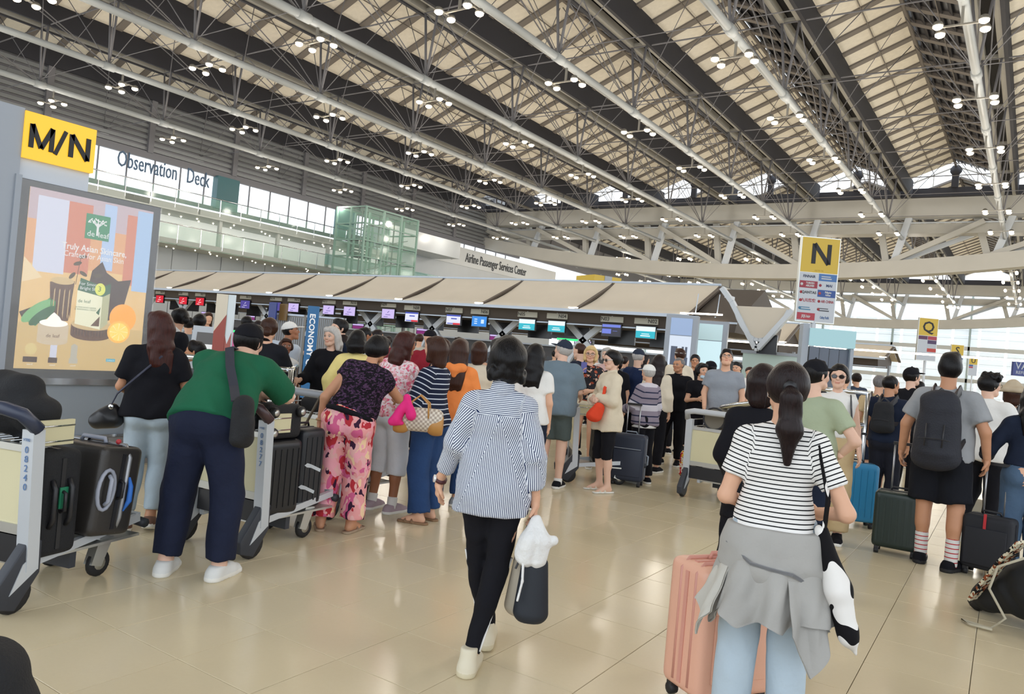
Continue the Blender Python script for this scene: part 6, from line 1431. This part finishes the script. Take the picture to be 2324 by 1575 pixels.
A_PUSH = dict(elL=(-.23, .10, 1.12), wrL=(-.20, .34, 1.05), hdL=(0, 1, -.2), elR=(.23, .10, 1.12), wrR=(.20, .34, 1.05), hdR=(0, 1, -.2))
p9 = quick(1012, 1143, 15, 1.56, 'woman in a bright orange hooded top and blue jeans behind the striped jumper', cloth('orange_hood', '#ef8d4c'), M_denimB, ('brown', 'long'), sleeve=1.9, hem=.86, fem=True, J=A_PHONE, shoe=mat('grey_shoe', '#8d939a', .6))
V, Q = nets([pr(p9.J['neck']+V3(-.07, -.09, -.02), p9.J['neck']+V3(.07, -.09, -.02), .05, None, .03), pr(p9.J['neck']+V3(0, -.11, -.06), p9.J['neck']+V3(0, -.12, -.10), .06, .03, .03)], .012, noise=.004); p9.put('hood', V, Q, MATS['orange_hood'])
quick(1060, 1100, 10, 1.56, 'person with light brown hair in a pale beige jacket just right of the orange hood', M_crm, M_blk, ('brown', 'bob'), dep=8.3, sleeve=1.9, hem=.86, fem=True, J=A_PHONE, hl=.12)
quick(970, 1100, -75, 1.57, 'woman with her hair tied back in a black top and patterned scarf, looking down', M_blk, M_blk, ('brown', 'bun'), dep=8.1, sleeve=1.8, fem=True, head=(0, 30, 0), J=A_PHONE, skin='m')
quick(1190, 1080, 8, 1.58, 'long black-haired girl in a white tee right behind the pinstripe-shirt woman', M_wht, M_nvy, ('black', 'long'), dep=7.4, sleeve=.6, fem=True, hl=.22)
quick(955, 1000, 30, 1.66, 'person in a black cap and red top deep in the queue', cloth('cloth_red', '#8c2230'), M_blk, None, dep=10, sleeve=.8, capm=(M_blk,))
p12 = quick(1246, 1104, 14, 1.67, 'older man in a grey-blue shirt, grey shorts and a navy cap seen from behind', cloth('slate_shirt', '#6d7d88'), cloth('short_grey', '#4d5654'), ('grey', 'short'), sleeve=.85, hem=.84, bt=.86, girth=1.15, bk=dict(minr=.09), capm=(cloth('cap_navy', '#2c3444'),), head=(-70, 12, 0), J=A_PUSH, skin='p', minr=.064, loose=.022, lean=(5, 0))
p12.socks(M_wht, .03)
p13 = quick(1318, 1060, 188, 1.655, 'blonde woman in a printed black tee and cream shorts lifting a phone to her chin', M_camo, cloth('short_cream', '#d8cbb0'), ('blonde', 'bob'), sleeve=.7, hem=.94, bt=.35, fem=True, J=dict(elR=(.22, .06, 1.10), wrR=(.08, .17, 1.30), hdR=(-.3, .4, 1), elL=(-.22, .05, 1.1), wrL=(-.05, .22, 1.08)), shoe=mat('khaki_shoe', '#9a8f78', .6), hl=.10, gl='g', head=(-4, 0, 0))
ph = MB().box((-.04, -.005, -.07), (.04, .005, .07)).build('phone', mat('phone_purple', '#5a5a9c', .3)); ph.location = tuple(p13.w(V3(.05, .22, 1.40))); ph.rotation_euler = (0, 0, p13.yaw+.5); tag(ph, 'purple phone held by the blonde woman', 'phone')
p14 = quick(1363, 1115, -118, 1.60, 'woman in white-armed sunglasses, loose beige shirt and black cropped leggings, arms folded', cloth('beige_shirt', '#d6c9b2'), M_blk, ('black', 'bun'), sleeve=1.85, hem=.74, bt=1.25, fem=True, J=A_FOLD, head=(0, -6, 0), gl='w', shoe=mat('sandal_cream', '#d5cab4', .6), sk='sandal', flare=.02, loose=.020, bk=dict(rs=(.09, .065, .055)), collar=MATS.get('beige_shirt'), skin='p', hl=-.02)
rb = p14.root_at('shoulder_bag', 'orange-red shoulder bag held under the arm of the woman in sunglasses', 'bag'); V, Q = nets([pr((-.16, .20, 1.02), (-.13, .24, .92), .05, .075, .04, w=(0, 1, 0), s=1.3)], .009, noise=.005); qmesh('bag_body', V*p14.k, Q, cloth('bag_red', '#d9472c'), rb)
p14.strap([(-.15, .16, 1.08), (-.12, .13, 1.25), (-.115, .0, 1.42)], .035, .012, MATS['bag_red'], rb)
nv = hard_case('suitcase', tuple(G(1422, 1100)[:2])+(0,), .25, 'navy blue suitcase with a pale zip between the sunglasses woman and the elder', .40, .26, .62, mat('case_navy2', '#262e40', .5), 0, tel=.36, mf=mat('zip_pale', '#8f97a3', .5))
rbox('front_pocket', (-.17, -.145, .12), (.17, -.128, .44), MATS['case_navy2'], nv, .01); MB().box((-.16, -.150, .45), (.16, -.146, .458)).build('front_zip', MATS['zip_pale'], nv)
p15 = quick(1450, 1096, -45, 1.47, 'short elder in a purple-grey striped cardigan and white mesh cap', stripes('cardigan', '#8d8390', '#2c3048', .085, .22, c3='#c9c4cc'), M_blk, ('grey', 'short'), sleeve=1.85, hem=.86, bt=1.95, fem=True, J=dict(elL=(-.21, .06, 1.10), wrL=(-.16, .28, 1.02), hdL=(0, 1, -.2)), capm=(M_wht,), girth=1.02, loose=.02, bk=dict(minr=.078))
V, Q = nets([pr(p15.J['pel']+V3(0, 0, -.02), p15.J['pel']+V3(0, 0, -.12), .125, .135, .04, w=(1, 0, 0), s=1.42, cuts=[(V3(0, 0, .80), V3(0, 0, -1))])], .015, infl=.008); p15.put('undershirt', V, Q, M_wht)
p16 = quick(1520, 1056, 195, 1.615, 'man with short greying hair in a black shirt and black trousers standing full length', M_blk, M_blk, ('salt', 'crop'), sleeve=1.9, hem=.86, J=dict(knR=(.13, .06, .5), anR=(.16, .02, .085), wrL=(-.12, -.10, .95), wrR=(.12, -.10, .95)), head=(20, 0, 0), skin='m', collar=M_blk)
p17 = quick(1575, 1040, 165, 1.56, 'woman in black with a pale blue face mask pulled under her chin', M_blk, M_blk, ('black', 'bob'), dep=11.0, sleeve=.6, fem=True, J=A_PHONE, hl=.05, head=(-20, 0, 0))
V, Q = nets([pr(p17.hp(-.03, .06, -.09), p17.hp(.03, .06, -.09), .03, None, .02)], .012); p17.put('face_mask', V, Q, mat('mask_blue', '#b9cfe0', .7))
tD = trolley(1565, 1130, .0, 'luggage trolley with cream panels and two brown bags, in front of the grey-tee man', corner=(-.31, -.02), hand='#b9bcc0', wide=.40)
p18 = quick(1625, 1080, 180, 1.77, 'man in a plain grey tee and glasses looking down over a loaded trolley', cloth('tee_grey', '#8f949c'), cloth('trou_grey', '#9a9b9c'), ('black', 'short'), dep=10.3, sleeve=.62, hem=.84, J=dict(elL=(-.24, .0, 1.12), wrL=(-.22, .18, .95), hdL=(0, .8, -.6), elR=(.24, .0, 1.12), wrR=(.22, .18, .95), hdR=(0, .8, -.6)), head=(0, 22, 0), gl='g', girth=1.05)
for j, x in enumerate((-.13, .17)):
    q = sdf_thing('travel_bag', ['brown-grey round bag at the left of the trolley basket', 'brown-grey round bag at the right of the trolley basket'][j], 'bag', [pr((x, .10, .93), (x, .30, .93), .13, .13, .02)], mat('bag_taupe', '#6f695d', .7), .012, .002, loc=on(tD, 0, 0, 0), rz=0, cuts=[(V3(0, .05, 0), V3(0, -1, 0))])
    MB().tube([(x+.125*math.cos(t), .055, .93+.125*math.sin(t)) for t in np.linspace(0, 2*PI, 18, endpoint=False)], .011, 6, closed=True).build('piping', M_plb, q)
sl = empty('trolley_grip', on(tD, .08, .2, 1.09), -.3, 'slanted cream and chrome grip on top of the round bags', 'luggage grip'); R = Matrix.Rotation(-.35, 3, 'Y'); MB().lathe([(.20, 0), (.21, .02), (.20, .05), (.10, .06)], n=20).build('dish', mat('grip_cream', '#cdbf98', .4, .1), sl).scale = (1, .5, .8); sl.rotation_euler = (0, -.25, -.2); MB().lathe([(.214, .018), (.222, .03), (.214, .05)], n=20).build('rim', M_chrome, sl).scale = (1, .5, .8)
hard_case('suitcase', on(tD, .0, .5, .225), 0, 'dark suitcase on the deck of the cream-panel trolley', .40, .25, .50, mat('case_black', '#191a1e', .35), 5, stand=False)
pb = sdf_thing('shopping_bag', 'red and yellow printed shopping bag standing beside the cream-panel trolley', 'bag', [pr((0, 0, .10), (0, 0, .34), .06, .06, .01, w=(1, 0, 0), s=1.3)], patches('snack_print', '#b8232c', ['#e0b83c', '#7a1c22', '#d8d0c0'], 22, .56), .012, .002, loc=tuple(G(1552, 1090)[:2])+(0,), cuts=[(V3(0, 0, 0), V3(0, 0, -1))])
tE = trolley(1287, 1094, -.95, 'luggage trolley at the right of the grey-blue shirt man', hand='#8a8d92')
hard_case('suitcase', on(tE, .0, .4, .225), -.95, 'black case on the trolley pushed by the grey-blue shirt man', .38, .25, .62, mat('case_black', '#191a1e', .35), 5, stand=False)
p19 = quick(1838, 1010, 25, 1.625, 'man in a sage green tee and black cap with a hand on his hip', cloth('sage', '#a3ad92'), M_nvy, ('black', 'short'), dep=5.6, sleeve=.66, hem=.84, J=dict(elR=(.34, .0, 1.13), wrR=(.20, .06, 1.0), hdR=(-.7, .6, -.4)), capm=(M_blk,), head=(25, 8, 0), skin='p')
p20 = quick(1890, 1010, 184, 1.64, 'woman in a white sleeveless top, khaki trousers and square dark sunglasses', M_wht, M_tan, ('black', 'bun'), dep=7.1, sleeve=0, hem=1.02, fem=True, gl='d', J=dict(wrL=(-.24, .05, .87)), bk=dict(minr=.085), skin='p', hl=-.02)
p20.strap([(-.13, -.05, 1.40), (-.125, .03, 1.42), (-.14, .11, 1.3), (-.16, .12, 1.15), (-.19, .06, 1.0)], .018, .006, M_plb, p20.root, 'bag_strap')
cy = hard_case('suitcase', tuple(at(1942, 1090, 8.0)[:2])+(0,), .4, 'bright blue hard suitcase behind the man with the small backpack', .40, .26, .66, mat('case_cyan', '#2a7fae', .35), 6, tel=.3)
p22 = quick(1973, 1130, 4, 1.61, 'man in a tan shirt and dark shorts with black backpack straps', M_tan, M_nvy, ('salt', 'short'), sleeve=.66, bt=.9, bk=dict(minr=.09), shoe=mat('zebra_shoe', '#4a4a4c', .6))
backpack(p22, 'black backpack of the man in the tan shirt', M_bfab, .26, .36, .13)
p21 = quick(1996, 1170, 16, 1.605, 'man in a navy shirt and trousers carrying a small square black backpack', M_nvy, cloth('trou_ink', '#20222c'), ('black', 'crop'), sleeve=.66, girth=1.08, J=dict(wrL=(-.25, .12, .90)), head=(35, 5, 0), skin='m', sole=M_solew)
backpack(p21, 'small square black backpack with a red grab loop on the navy-shirt man', M_bfab, .27, .38, .13, m2=mat('strap_dk', '#24242a', .6))
quick(2050, 1080, 20, 1.74, 'man in a black tee and black cap beyond the tall man with the large backpack', M_blk, M_blk, ('black', 'short'), dep=9.9, sleeve=.7, capm=(M_blk,), head=(30, 8, 0), skin='p')
p24 = quick(2116, 1283, 10, 1.79, 'tall man with a large black backpack, grey tee, black shorts and striped white socks', cloth('tee_ltgrey', '#96989b'), cloth('short_black', '#171920'), None, sleeve=.72, hem=.88, bt=.93, girth=1.14, bk=dict(minr=.115), loose=.016, minr=.066, J=dict(elL=(-.27, -.05, 1.12), wrL=(-.30, .0, .89), hdL=(0, .1, -1), elR=(.29, -.04, 1.12), wrR=(.31, .02, .90), hdR=(0, .2, -1), knL=(-.11, .05, .495), anL=(-.10, .03, .085), knR=(.13, .0, .495), anR=(.14, -.09, .085), fdR=(.35, 1, 0)), head=(-14, 8, 0), skin='m', sole=M_soleb, gl='g')
p24.hair('black', 'fade'); p24.socks(stripes('sock_stripe', '#dcdad6', '#b8333a', .035, .22), .17)
backpack(p24, 'large black hiking backpack on the tall man in the grey tee', mat('pack_ink', '#1d1f29', .7, bump=.3, bscale=90), .34, .56, .21, roll=True)
h_ = p24.w(p24.J['wrL']+V3(0, .02, -.06)); gs = hard_case('suitcase', (h_[0]+.0, h_[1]+.10, 0), p24.yaw+.15, 'dark green hard suitcase pulled by the tall man', .38, .25, .56, mat('case_green', '#1c2b27', .35), 7, tel=.42, ch='#2a2a2e')
h_ = p24.w(p24.J['wrR']+V3(0, .02, -.06)); gs2 = hard_case('suitcase', (h_[0]+.06, h_[1]+.0, 0), p24.yaw-.1, 'black soft suitcase with a red tag at the right hand of the tall man', .36, .25, .50, mat('case_soft', '#202127', .8), 0, tel=.42)
MB().box((-.02, -.14, .40), (.0, -.13, .52)).build('red_tag', mat('tag_red', '#b5262e', .6), gs2); rbox('front_pocket', (-.15, -.145, .10), (.15, -.126, .40), MATS['case_soft'], gs2, .01)
p25 = quick(2222, 1150, 14, 1.69, 'curly-haired young man in a white long-sleeved shirt and black trousers', M_wht, M_blk, ('black', 'short'), dep=7.7, sleeve=1.75, hem=.84, J=dict(elR=(.28, .02, 1.12), wrR=(.26, .18, .95), knL=(-.1, .10, .52), anL=(-.12, -.18, .2), fdL=(0, .5, -.9)), head=(40, 5, 0), minr=.062, loose=.02, gl='g', skin='p')
V, Q = nets([pr(p25.hp(-.03, -.02, .09), p25.hp(.03, .03, .09), .06, None, .03)], .012, noise=.010, nf=3); p25.put('curls', V, Q, MATS['hair_black'])
sdf_thing('holdall', 'beige holdall on the floor behind the black soft suitcase', 'bag', [pr((-.16, 0, .17), (.16, 0, .17), .13, .13, .03)], mat('holdall_beige', '#9c9686', .7), .014, .005, loc=tuple(at(2245, 1100, 8.6)[:2])+(.0,), cuts=[(V3(0, 0, .0), V3(0, 0, -1))])
p26 = quick(2280, 1120, 8, 1.63, 'woman in a beige bucket hat, white top and black backpack', M_wht, cloth('short_black', '#171920'), ('brown', 'bob'), dep=8.4, sleeve=.7, bt=.9, fem=True, bk=dict(minr=.09))
V, Q = nets([pr(p26.hp(0, -.015, .06), p26.hp(0, -.01, .09), .100, .080, .02, w2=None), pr(p26.hp(0, -.01, .045), p26.hp(0, -.01, .05), .05, None, .02, w=(1, 0, 0), s=3.3, w2=(0, 1, 0), s2=3.3)], .009, noise=.004, cuts=[(p26.hp(0, 0, .02), V3(0, 0, -1))]); p26.put('bucket_hat', V, Q, cloth('hat_beige', '#b5a68f'))
backpack(p26, 'black backpack of the woman in the bucket hat', M_bfab, .26, .38, .14)
p27 = quick(2325, 1150, -12, 1.60, 'long dark-haired woman in a navy top and blue jeans at the right edge', M_nvy, mat('denim_mid', '#4b6078', .85, bump=.6, bscale=13, var=.1, vs=3, spec=.2), ('black', 'long'), dep=6.3, sleeve=1.6, hem=1.0, fem=True, J=dict(elL=(-.30, .02, 1.10), wrL=(-.28, .22, 1.0), hdL=(-.2, 1, -.1)), hl=.22, bk=dict(minr=.08))
# traveller cropped at the right edge with a printed duffel on the floor
df = empty('duffel_bag', tuple(at(2320, 1215, 5.1)[:2])+(0,), -.5, 'black duffel bag with cream printed straps lying at the right edge', 'bag')
shape('bag_body', [pr((-.16, 0, .12), (.30, 0, .42), .11, .20, .05, w=(0, 1, 0), s=1.2), pr((.1, 0, .2), (.4, 0, .2), .17, .2, .05)], .012, mat('duffel_black', '#14161a', .7), df, noise=.008, cuts=[(V3(0, 0, .01), V3(0, 0, -1))])
M_dprint = patches('duffel_print', '#d2cbb2', ['#1c1b1d', '#8a4a2c'], 26, .56)
def ribbon(pts, wd, th, m, par, nm):
    b = MB(); [b.bar(p, q, wd, th, up=(0, 1, 0)) for p, q in zip(pts[:-1], pts[1:])]; return b.build(nm, m, par)
ribbon([(-.20, -.14, .10), (-.1, -.18, .25), (.02, -.23, .42), (.14, -.25, .58)], .02, .10, M_dprint, df, 'printed_band'); MB().tube([(.2, -.3, .5), (.05, -.33, .4), (.02, -.35, .25), (.14, -.36, .1), (.08, -.4, .02), (-.1, -.42, .015), (-.02, -.46, .015), (.1, -.42, .02)], .009, 6).build('cream_cord', mat('cord_cream', '#b8b09a', .7), df)
MB().tube([(-.26, -.02, .03), (-.20, -.02, .10)], [.055, .045], 10).build('end_cap', M_plb, df)
# ---- left background
uni = cloth('uniform_black', '#191a20')
quick(378, 1000, 60, 1.63, 'airport clerk with black hair tied back in a black jacket and white collar', uni, uni, ('black', 'bun'), dep=8.6, sleeve=1.8, fem=True, collar=M_wht, J=A_PHONE, head=(-100, 0, 0), hl=-.03)
quick(428, 1000, 15, 1.60, 'man in a grey tee seen from behind the clerk', cloth('tee_greyblue', '#7d858c'), M_blk, ('black', 'short'), dep=9.6, sleeve=.8, J=A_PHONE)
quick(404, 1000, -10, 1.55, 'dark-haired person half hidden between the clerk and the grey-tee man', M_wht, M_blk, ('black', 'short'), dep=11, sleeve=.8)
quick(535, 1000, 20, 1.66, 'person in a bright pink shirt with a dark strap behind the info boards', cloth('pink_shirt', '#d971a8'), M_blk, ('black', 'short'), dep=12, sleeve=.8)
quick(562, 1000, 0, 1.62, 'bald-topped man just right of the pink shirt', M_nvy, M_blk, ('dark', 'crop'), dep=12.6, sleeve=.8, skin='m')
quick(584, 1040, 10, 1.60, 'woman in a black suit with a brown low bun, hands raised to her head', uni, uni, ('brown', 'bun'), dep=7.5, sleeve=1.85, hem=.80, fem=True, J=dict(elL=(-.27, .06, 1.34), wrL=(-.14, .09, 1.52), hdL=(.6, .2, 1), elR=(.22, .10, 1.15)), hl=-.05)
quick(608, 1000, 40, 1.62, 'man in a white tee and white cap bending his head over the desk', cloth('tee_pale', '#bfc8d4'), M_blk, ('black', 'crop'), dep=9.2, sleeve=.8, lean=(14, 6), head=(50, 22, 0), capm=(M_wht,), J=A_PHONE, skin='d')
quick(629, 1000, 170, 1.40, 'small elderly woman in a white sleeveless top facing the camera', M_wht, cloth('skirt_green', '#4f5c56'), ('brown', 'bob'), dep=8.8, sleeve=0, fem=True, head=(0, 10, 0), skin='b', hl=.04)
q1 = quick(540, 1080, -82, 1.60, 'person in a black tank top bent forward beside the chrome railing', M_blk, cloth('sand_trousers', '#cfc3a8'), ('black', 'short'), dep=7.9, sleeve=0, lean=(58, 0), head=(0, 25, 0), hem=.96, J=dict(elL=(-.22, .50, .98), wrL=(-.12, .66, .90), elR=(.2, .50, .98), wrR=(.1, .66, .90)), skin='m')
quick(727, 1040, 196, 1.575, 'woman with long silver-blonde hair in a black top, facing the camera', M_blk, cloth('skirt_olive', '#4c5246'), ('silver', 'long'), dep=8.3, sleeve=1.7, fem=True, J=dict(elR=(.23, .06, 1.10), wrR=(.26, .28, 1.06), hdR=(.2, 1, .1)), head=(18, 0, 0), hl=.10, skin='p', bk=dict(minr=.08))
quick(748, 1000, -120, 1.68, 'man with glasses and dark swept hair behind the silver-haired woman', M_nvy, M_blk, ('black', 'short'), dep=8.8, sleeve=.8, gl='g', skin='p')
quick(782, 1090, 6, 1.56, 'woman with straight black hair in a pale yellow blouse over a dark floral top', cloth('yellow_blouse', '#e6d38a'), M_blk, ('black', 'long'), dep=7.7, sleeve=1.7, hem=.82, fem=True, J=dict(elL=(-.26, .0, 1.13)), hl=.02, minr=.062, loose=.024)
quick(752, 1080, 4, 1.50, 'person in a dark rose-print top left of the yellow blouse', M_patch2, M_blk, ('dark', 'bob'), dep=8.8, sleeve=1.2, fem=True)
quick(805, 1000, 60, 1.62, 'close-cropped man in a white tee beyond the yellow blouse', M_wht, M_blk, ('black', 'crop'), dep=9.2, sleeve=.7, skin='d')
# ---- right-centre background
quick(1300, 980, -60, 1.70, 'man with short brown hair left of the blonde woman', M_nvy, M_blk, ('brown', 'crop'), dep=11.5, sleeve=.8, skin='p')
quick(1362, 980, 200, 1.68, 'grey-haired person behind the blonde woman', cloth('pale_pink', '#c9a9a4'), M_blk, ('grey', 'bob'), dep=12.5, sleeve=.8, skin='p', fem=True)
quick(1385, 980, 190, 1.60, 'young woman with a fringe raising a hand to her face', M_blk, M_blk, ('dark', 'bob'), dep=11.0, sleeve=.8, fem=True, J=dict(elR=(.2, .08, 1.12), wrR=(.08, .16, 1.38), hdR=(-.2, .2, 1)))
quick(1432, 1000, 30, 1.68, 'man in a navy tee and navy cap with a tan neck bag', cloth('tee_navy', '#1d2a4a'), M_blk, ('grey', 'short'), dep=11.2, sleeve=.7, capm=(cloth('cap_navy', '#2c3444'),), J=A_PHONE, skin='p')
quick(1480, 1000, 20, 1.62, 'long-haired woman in a white coat behind the striped cardigan', M_crm, M_blk, ('dark', 'long'), dep=10.6, sleeve=1.8, fem=True, hl=.28)
hb_ = quick(1528, 980, -30, 1.79, 'tall young man with reddish-dark hair and a white headband', M_crm, M_blk, ('brown', 'short'), dep=13.0, sleeve=.8, skin='p'); MB().tube([hb_.hp(.083*math.cos(t), -.012+.097*math.sin(t), .045)*hb_.k for t in np.linspace(0, 2*PI, 18, endpoint=False)], .006, 5, closed=True).build('headband', M_wht, hb_.root)
quick(1563, 980, 180, 1.72, 'man with sunglasses pushed up on his hair behind the masked woman', M_blk, M_blk, ('black', 'short'), dep=13.5, sleeve=.8, skin='m')
quick(1600, 980, -40, 1.60, 'person in a black cap just left of the grey-tee man', M_blk, M_blk, ('black', 'short'), dep=11.5, sleeve=.8, capm=(M_blk,))
quick(1661, 980, -150, 1.66, 'young man in a white shirt with a backpack strap right of the grey-tee man', M_wht, M_nvy, ('black', 'short'), dep=14.0, sleeve=.8)
quick(1312, 980, 180, 1.55, 'smiling boy with a black bowl haircut right of the navy cap', M_wht, M_blk, ('black', 'bob'), dep=14.5, sleeve=.8, hl=.0) if 0 else None
# people deep in the queue and behind the desks, each on their own
cl = ['#22242c', '#d5d3cf', '#3a4252', '#5b5e66', '#7a2f3a', '#20222a', '#b8b2a6', '#2a3a5c']
ORD2 = ['first', 'second', 'third', 'fourth', 'fifth', 'sixth', 'seventh', 'eighth', 'ninth', 'tenth', 'eleventh', 'twelfth', 'thirteenth', 'fourteenth', 'fifteenth', 'sixteenth', 'seventeenth', 'eighteenth', 'nineteenth', 'twentieth', 'twenty-first', 'twenty-second', 'twenty-third', 'twenty-fourth', 'twenty-fifth', 'twenty-sixth', 'twenty-seventh', 'twenty-eighth', 'twenty-ninth', 'thirtieth']
rr = random.Random(11); spots = [(870, 17), (905, 19), (940, 15.5), (985, 18), (1030, 16), (1075, 17.5), (1120, 15), (1210, 16.5), (1270, 15), (1306, 14.2), (1345, 17), (1410, 16), (1455, 15.5), (1500, 17.2), (1145, 18.2), (845, 14.5), (1000, 13.4), (1860, 12), (1915, 13.5), (1940, 15), (2085, 14), (1695, 16.5), (1250, 18), (1390, 18.5), (690, 14), (455, 15), (490, 17), (1840, 17), (2020, 18)]
spots.sort()
for i, (px, d) in enumerate(spots):
    c = cl[i % 8]; hz = 795.5+(px-1162)*.0905
    quick(px, 900, rr.choice([0, 20, -30, 160, 190, 60, -70]), 1.56+.16*rr.random(), '%s-topped traveller deep in the crowd, %s, the %s of those from the left' % ({'#22242c': 'black', '#d5d3cf': 'white', '#3a4252': 'slate', '#5b5e66': 'grey', '#7a2f3a': 'maroon', '#20222a': 'dark', '#b8b2a6': 'beige', '#2a3a5c': 'blue'}[c], 'queueing' if d < 17 else 'by the desks', ORD2[i]), cloth('crowd%d' % (i % 8), c), M_blk, (rr.choice(['black', 'dark', 'black', 'brown']), rr.choice(['short', 'bob', 'short', 'long', 'bun'])), dep=d, sleeve=rr.choice([.6, 1.8]), fem=rr.random() < .5, J=rr.choice([None, A_PHONE, A_FOLD]), lod=2.8, group='travellers deep in the crowd')
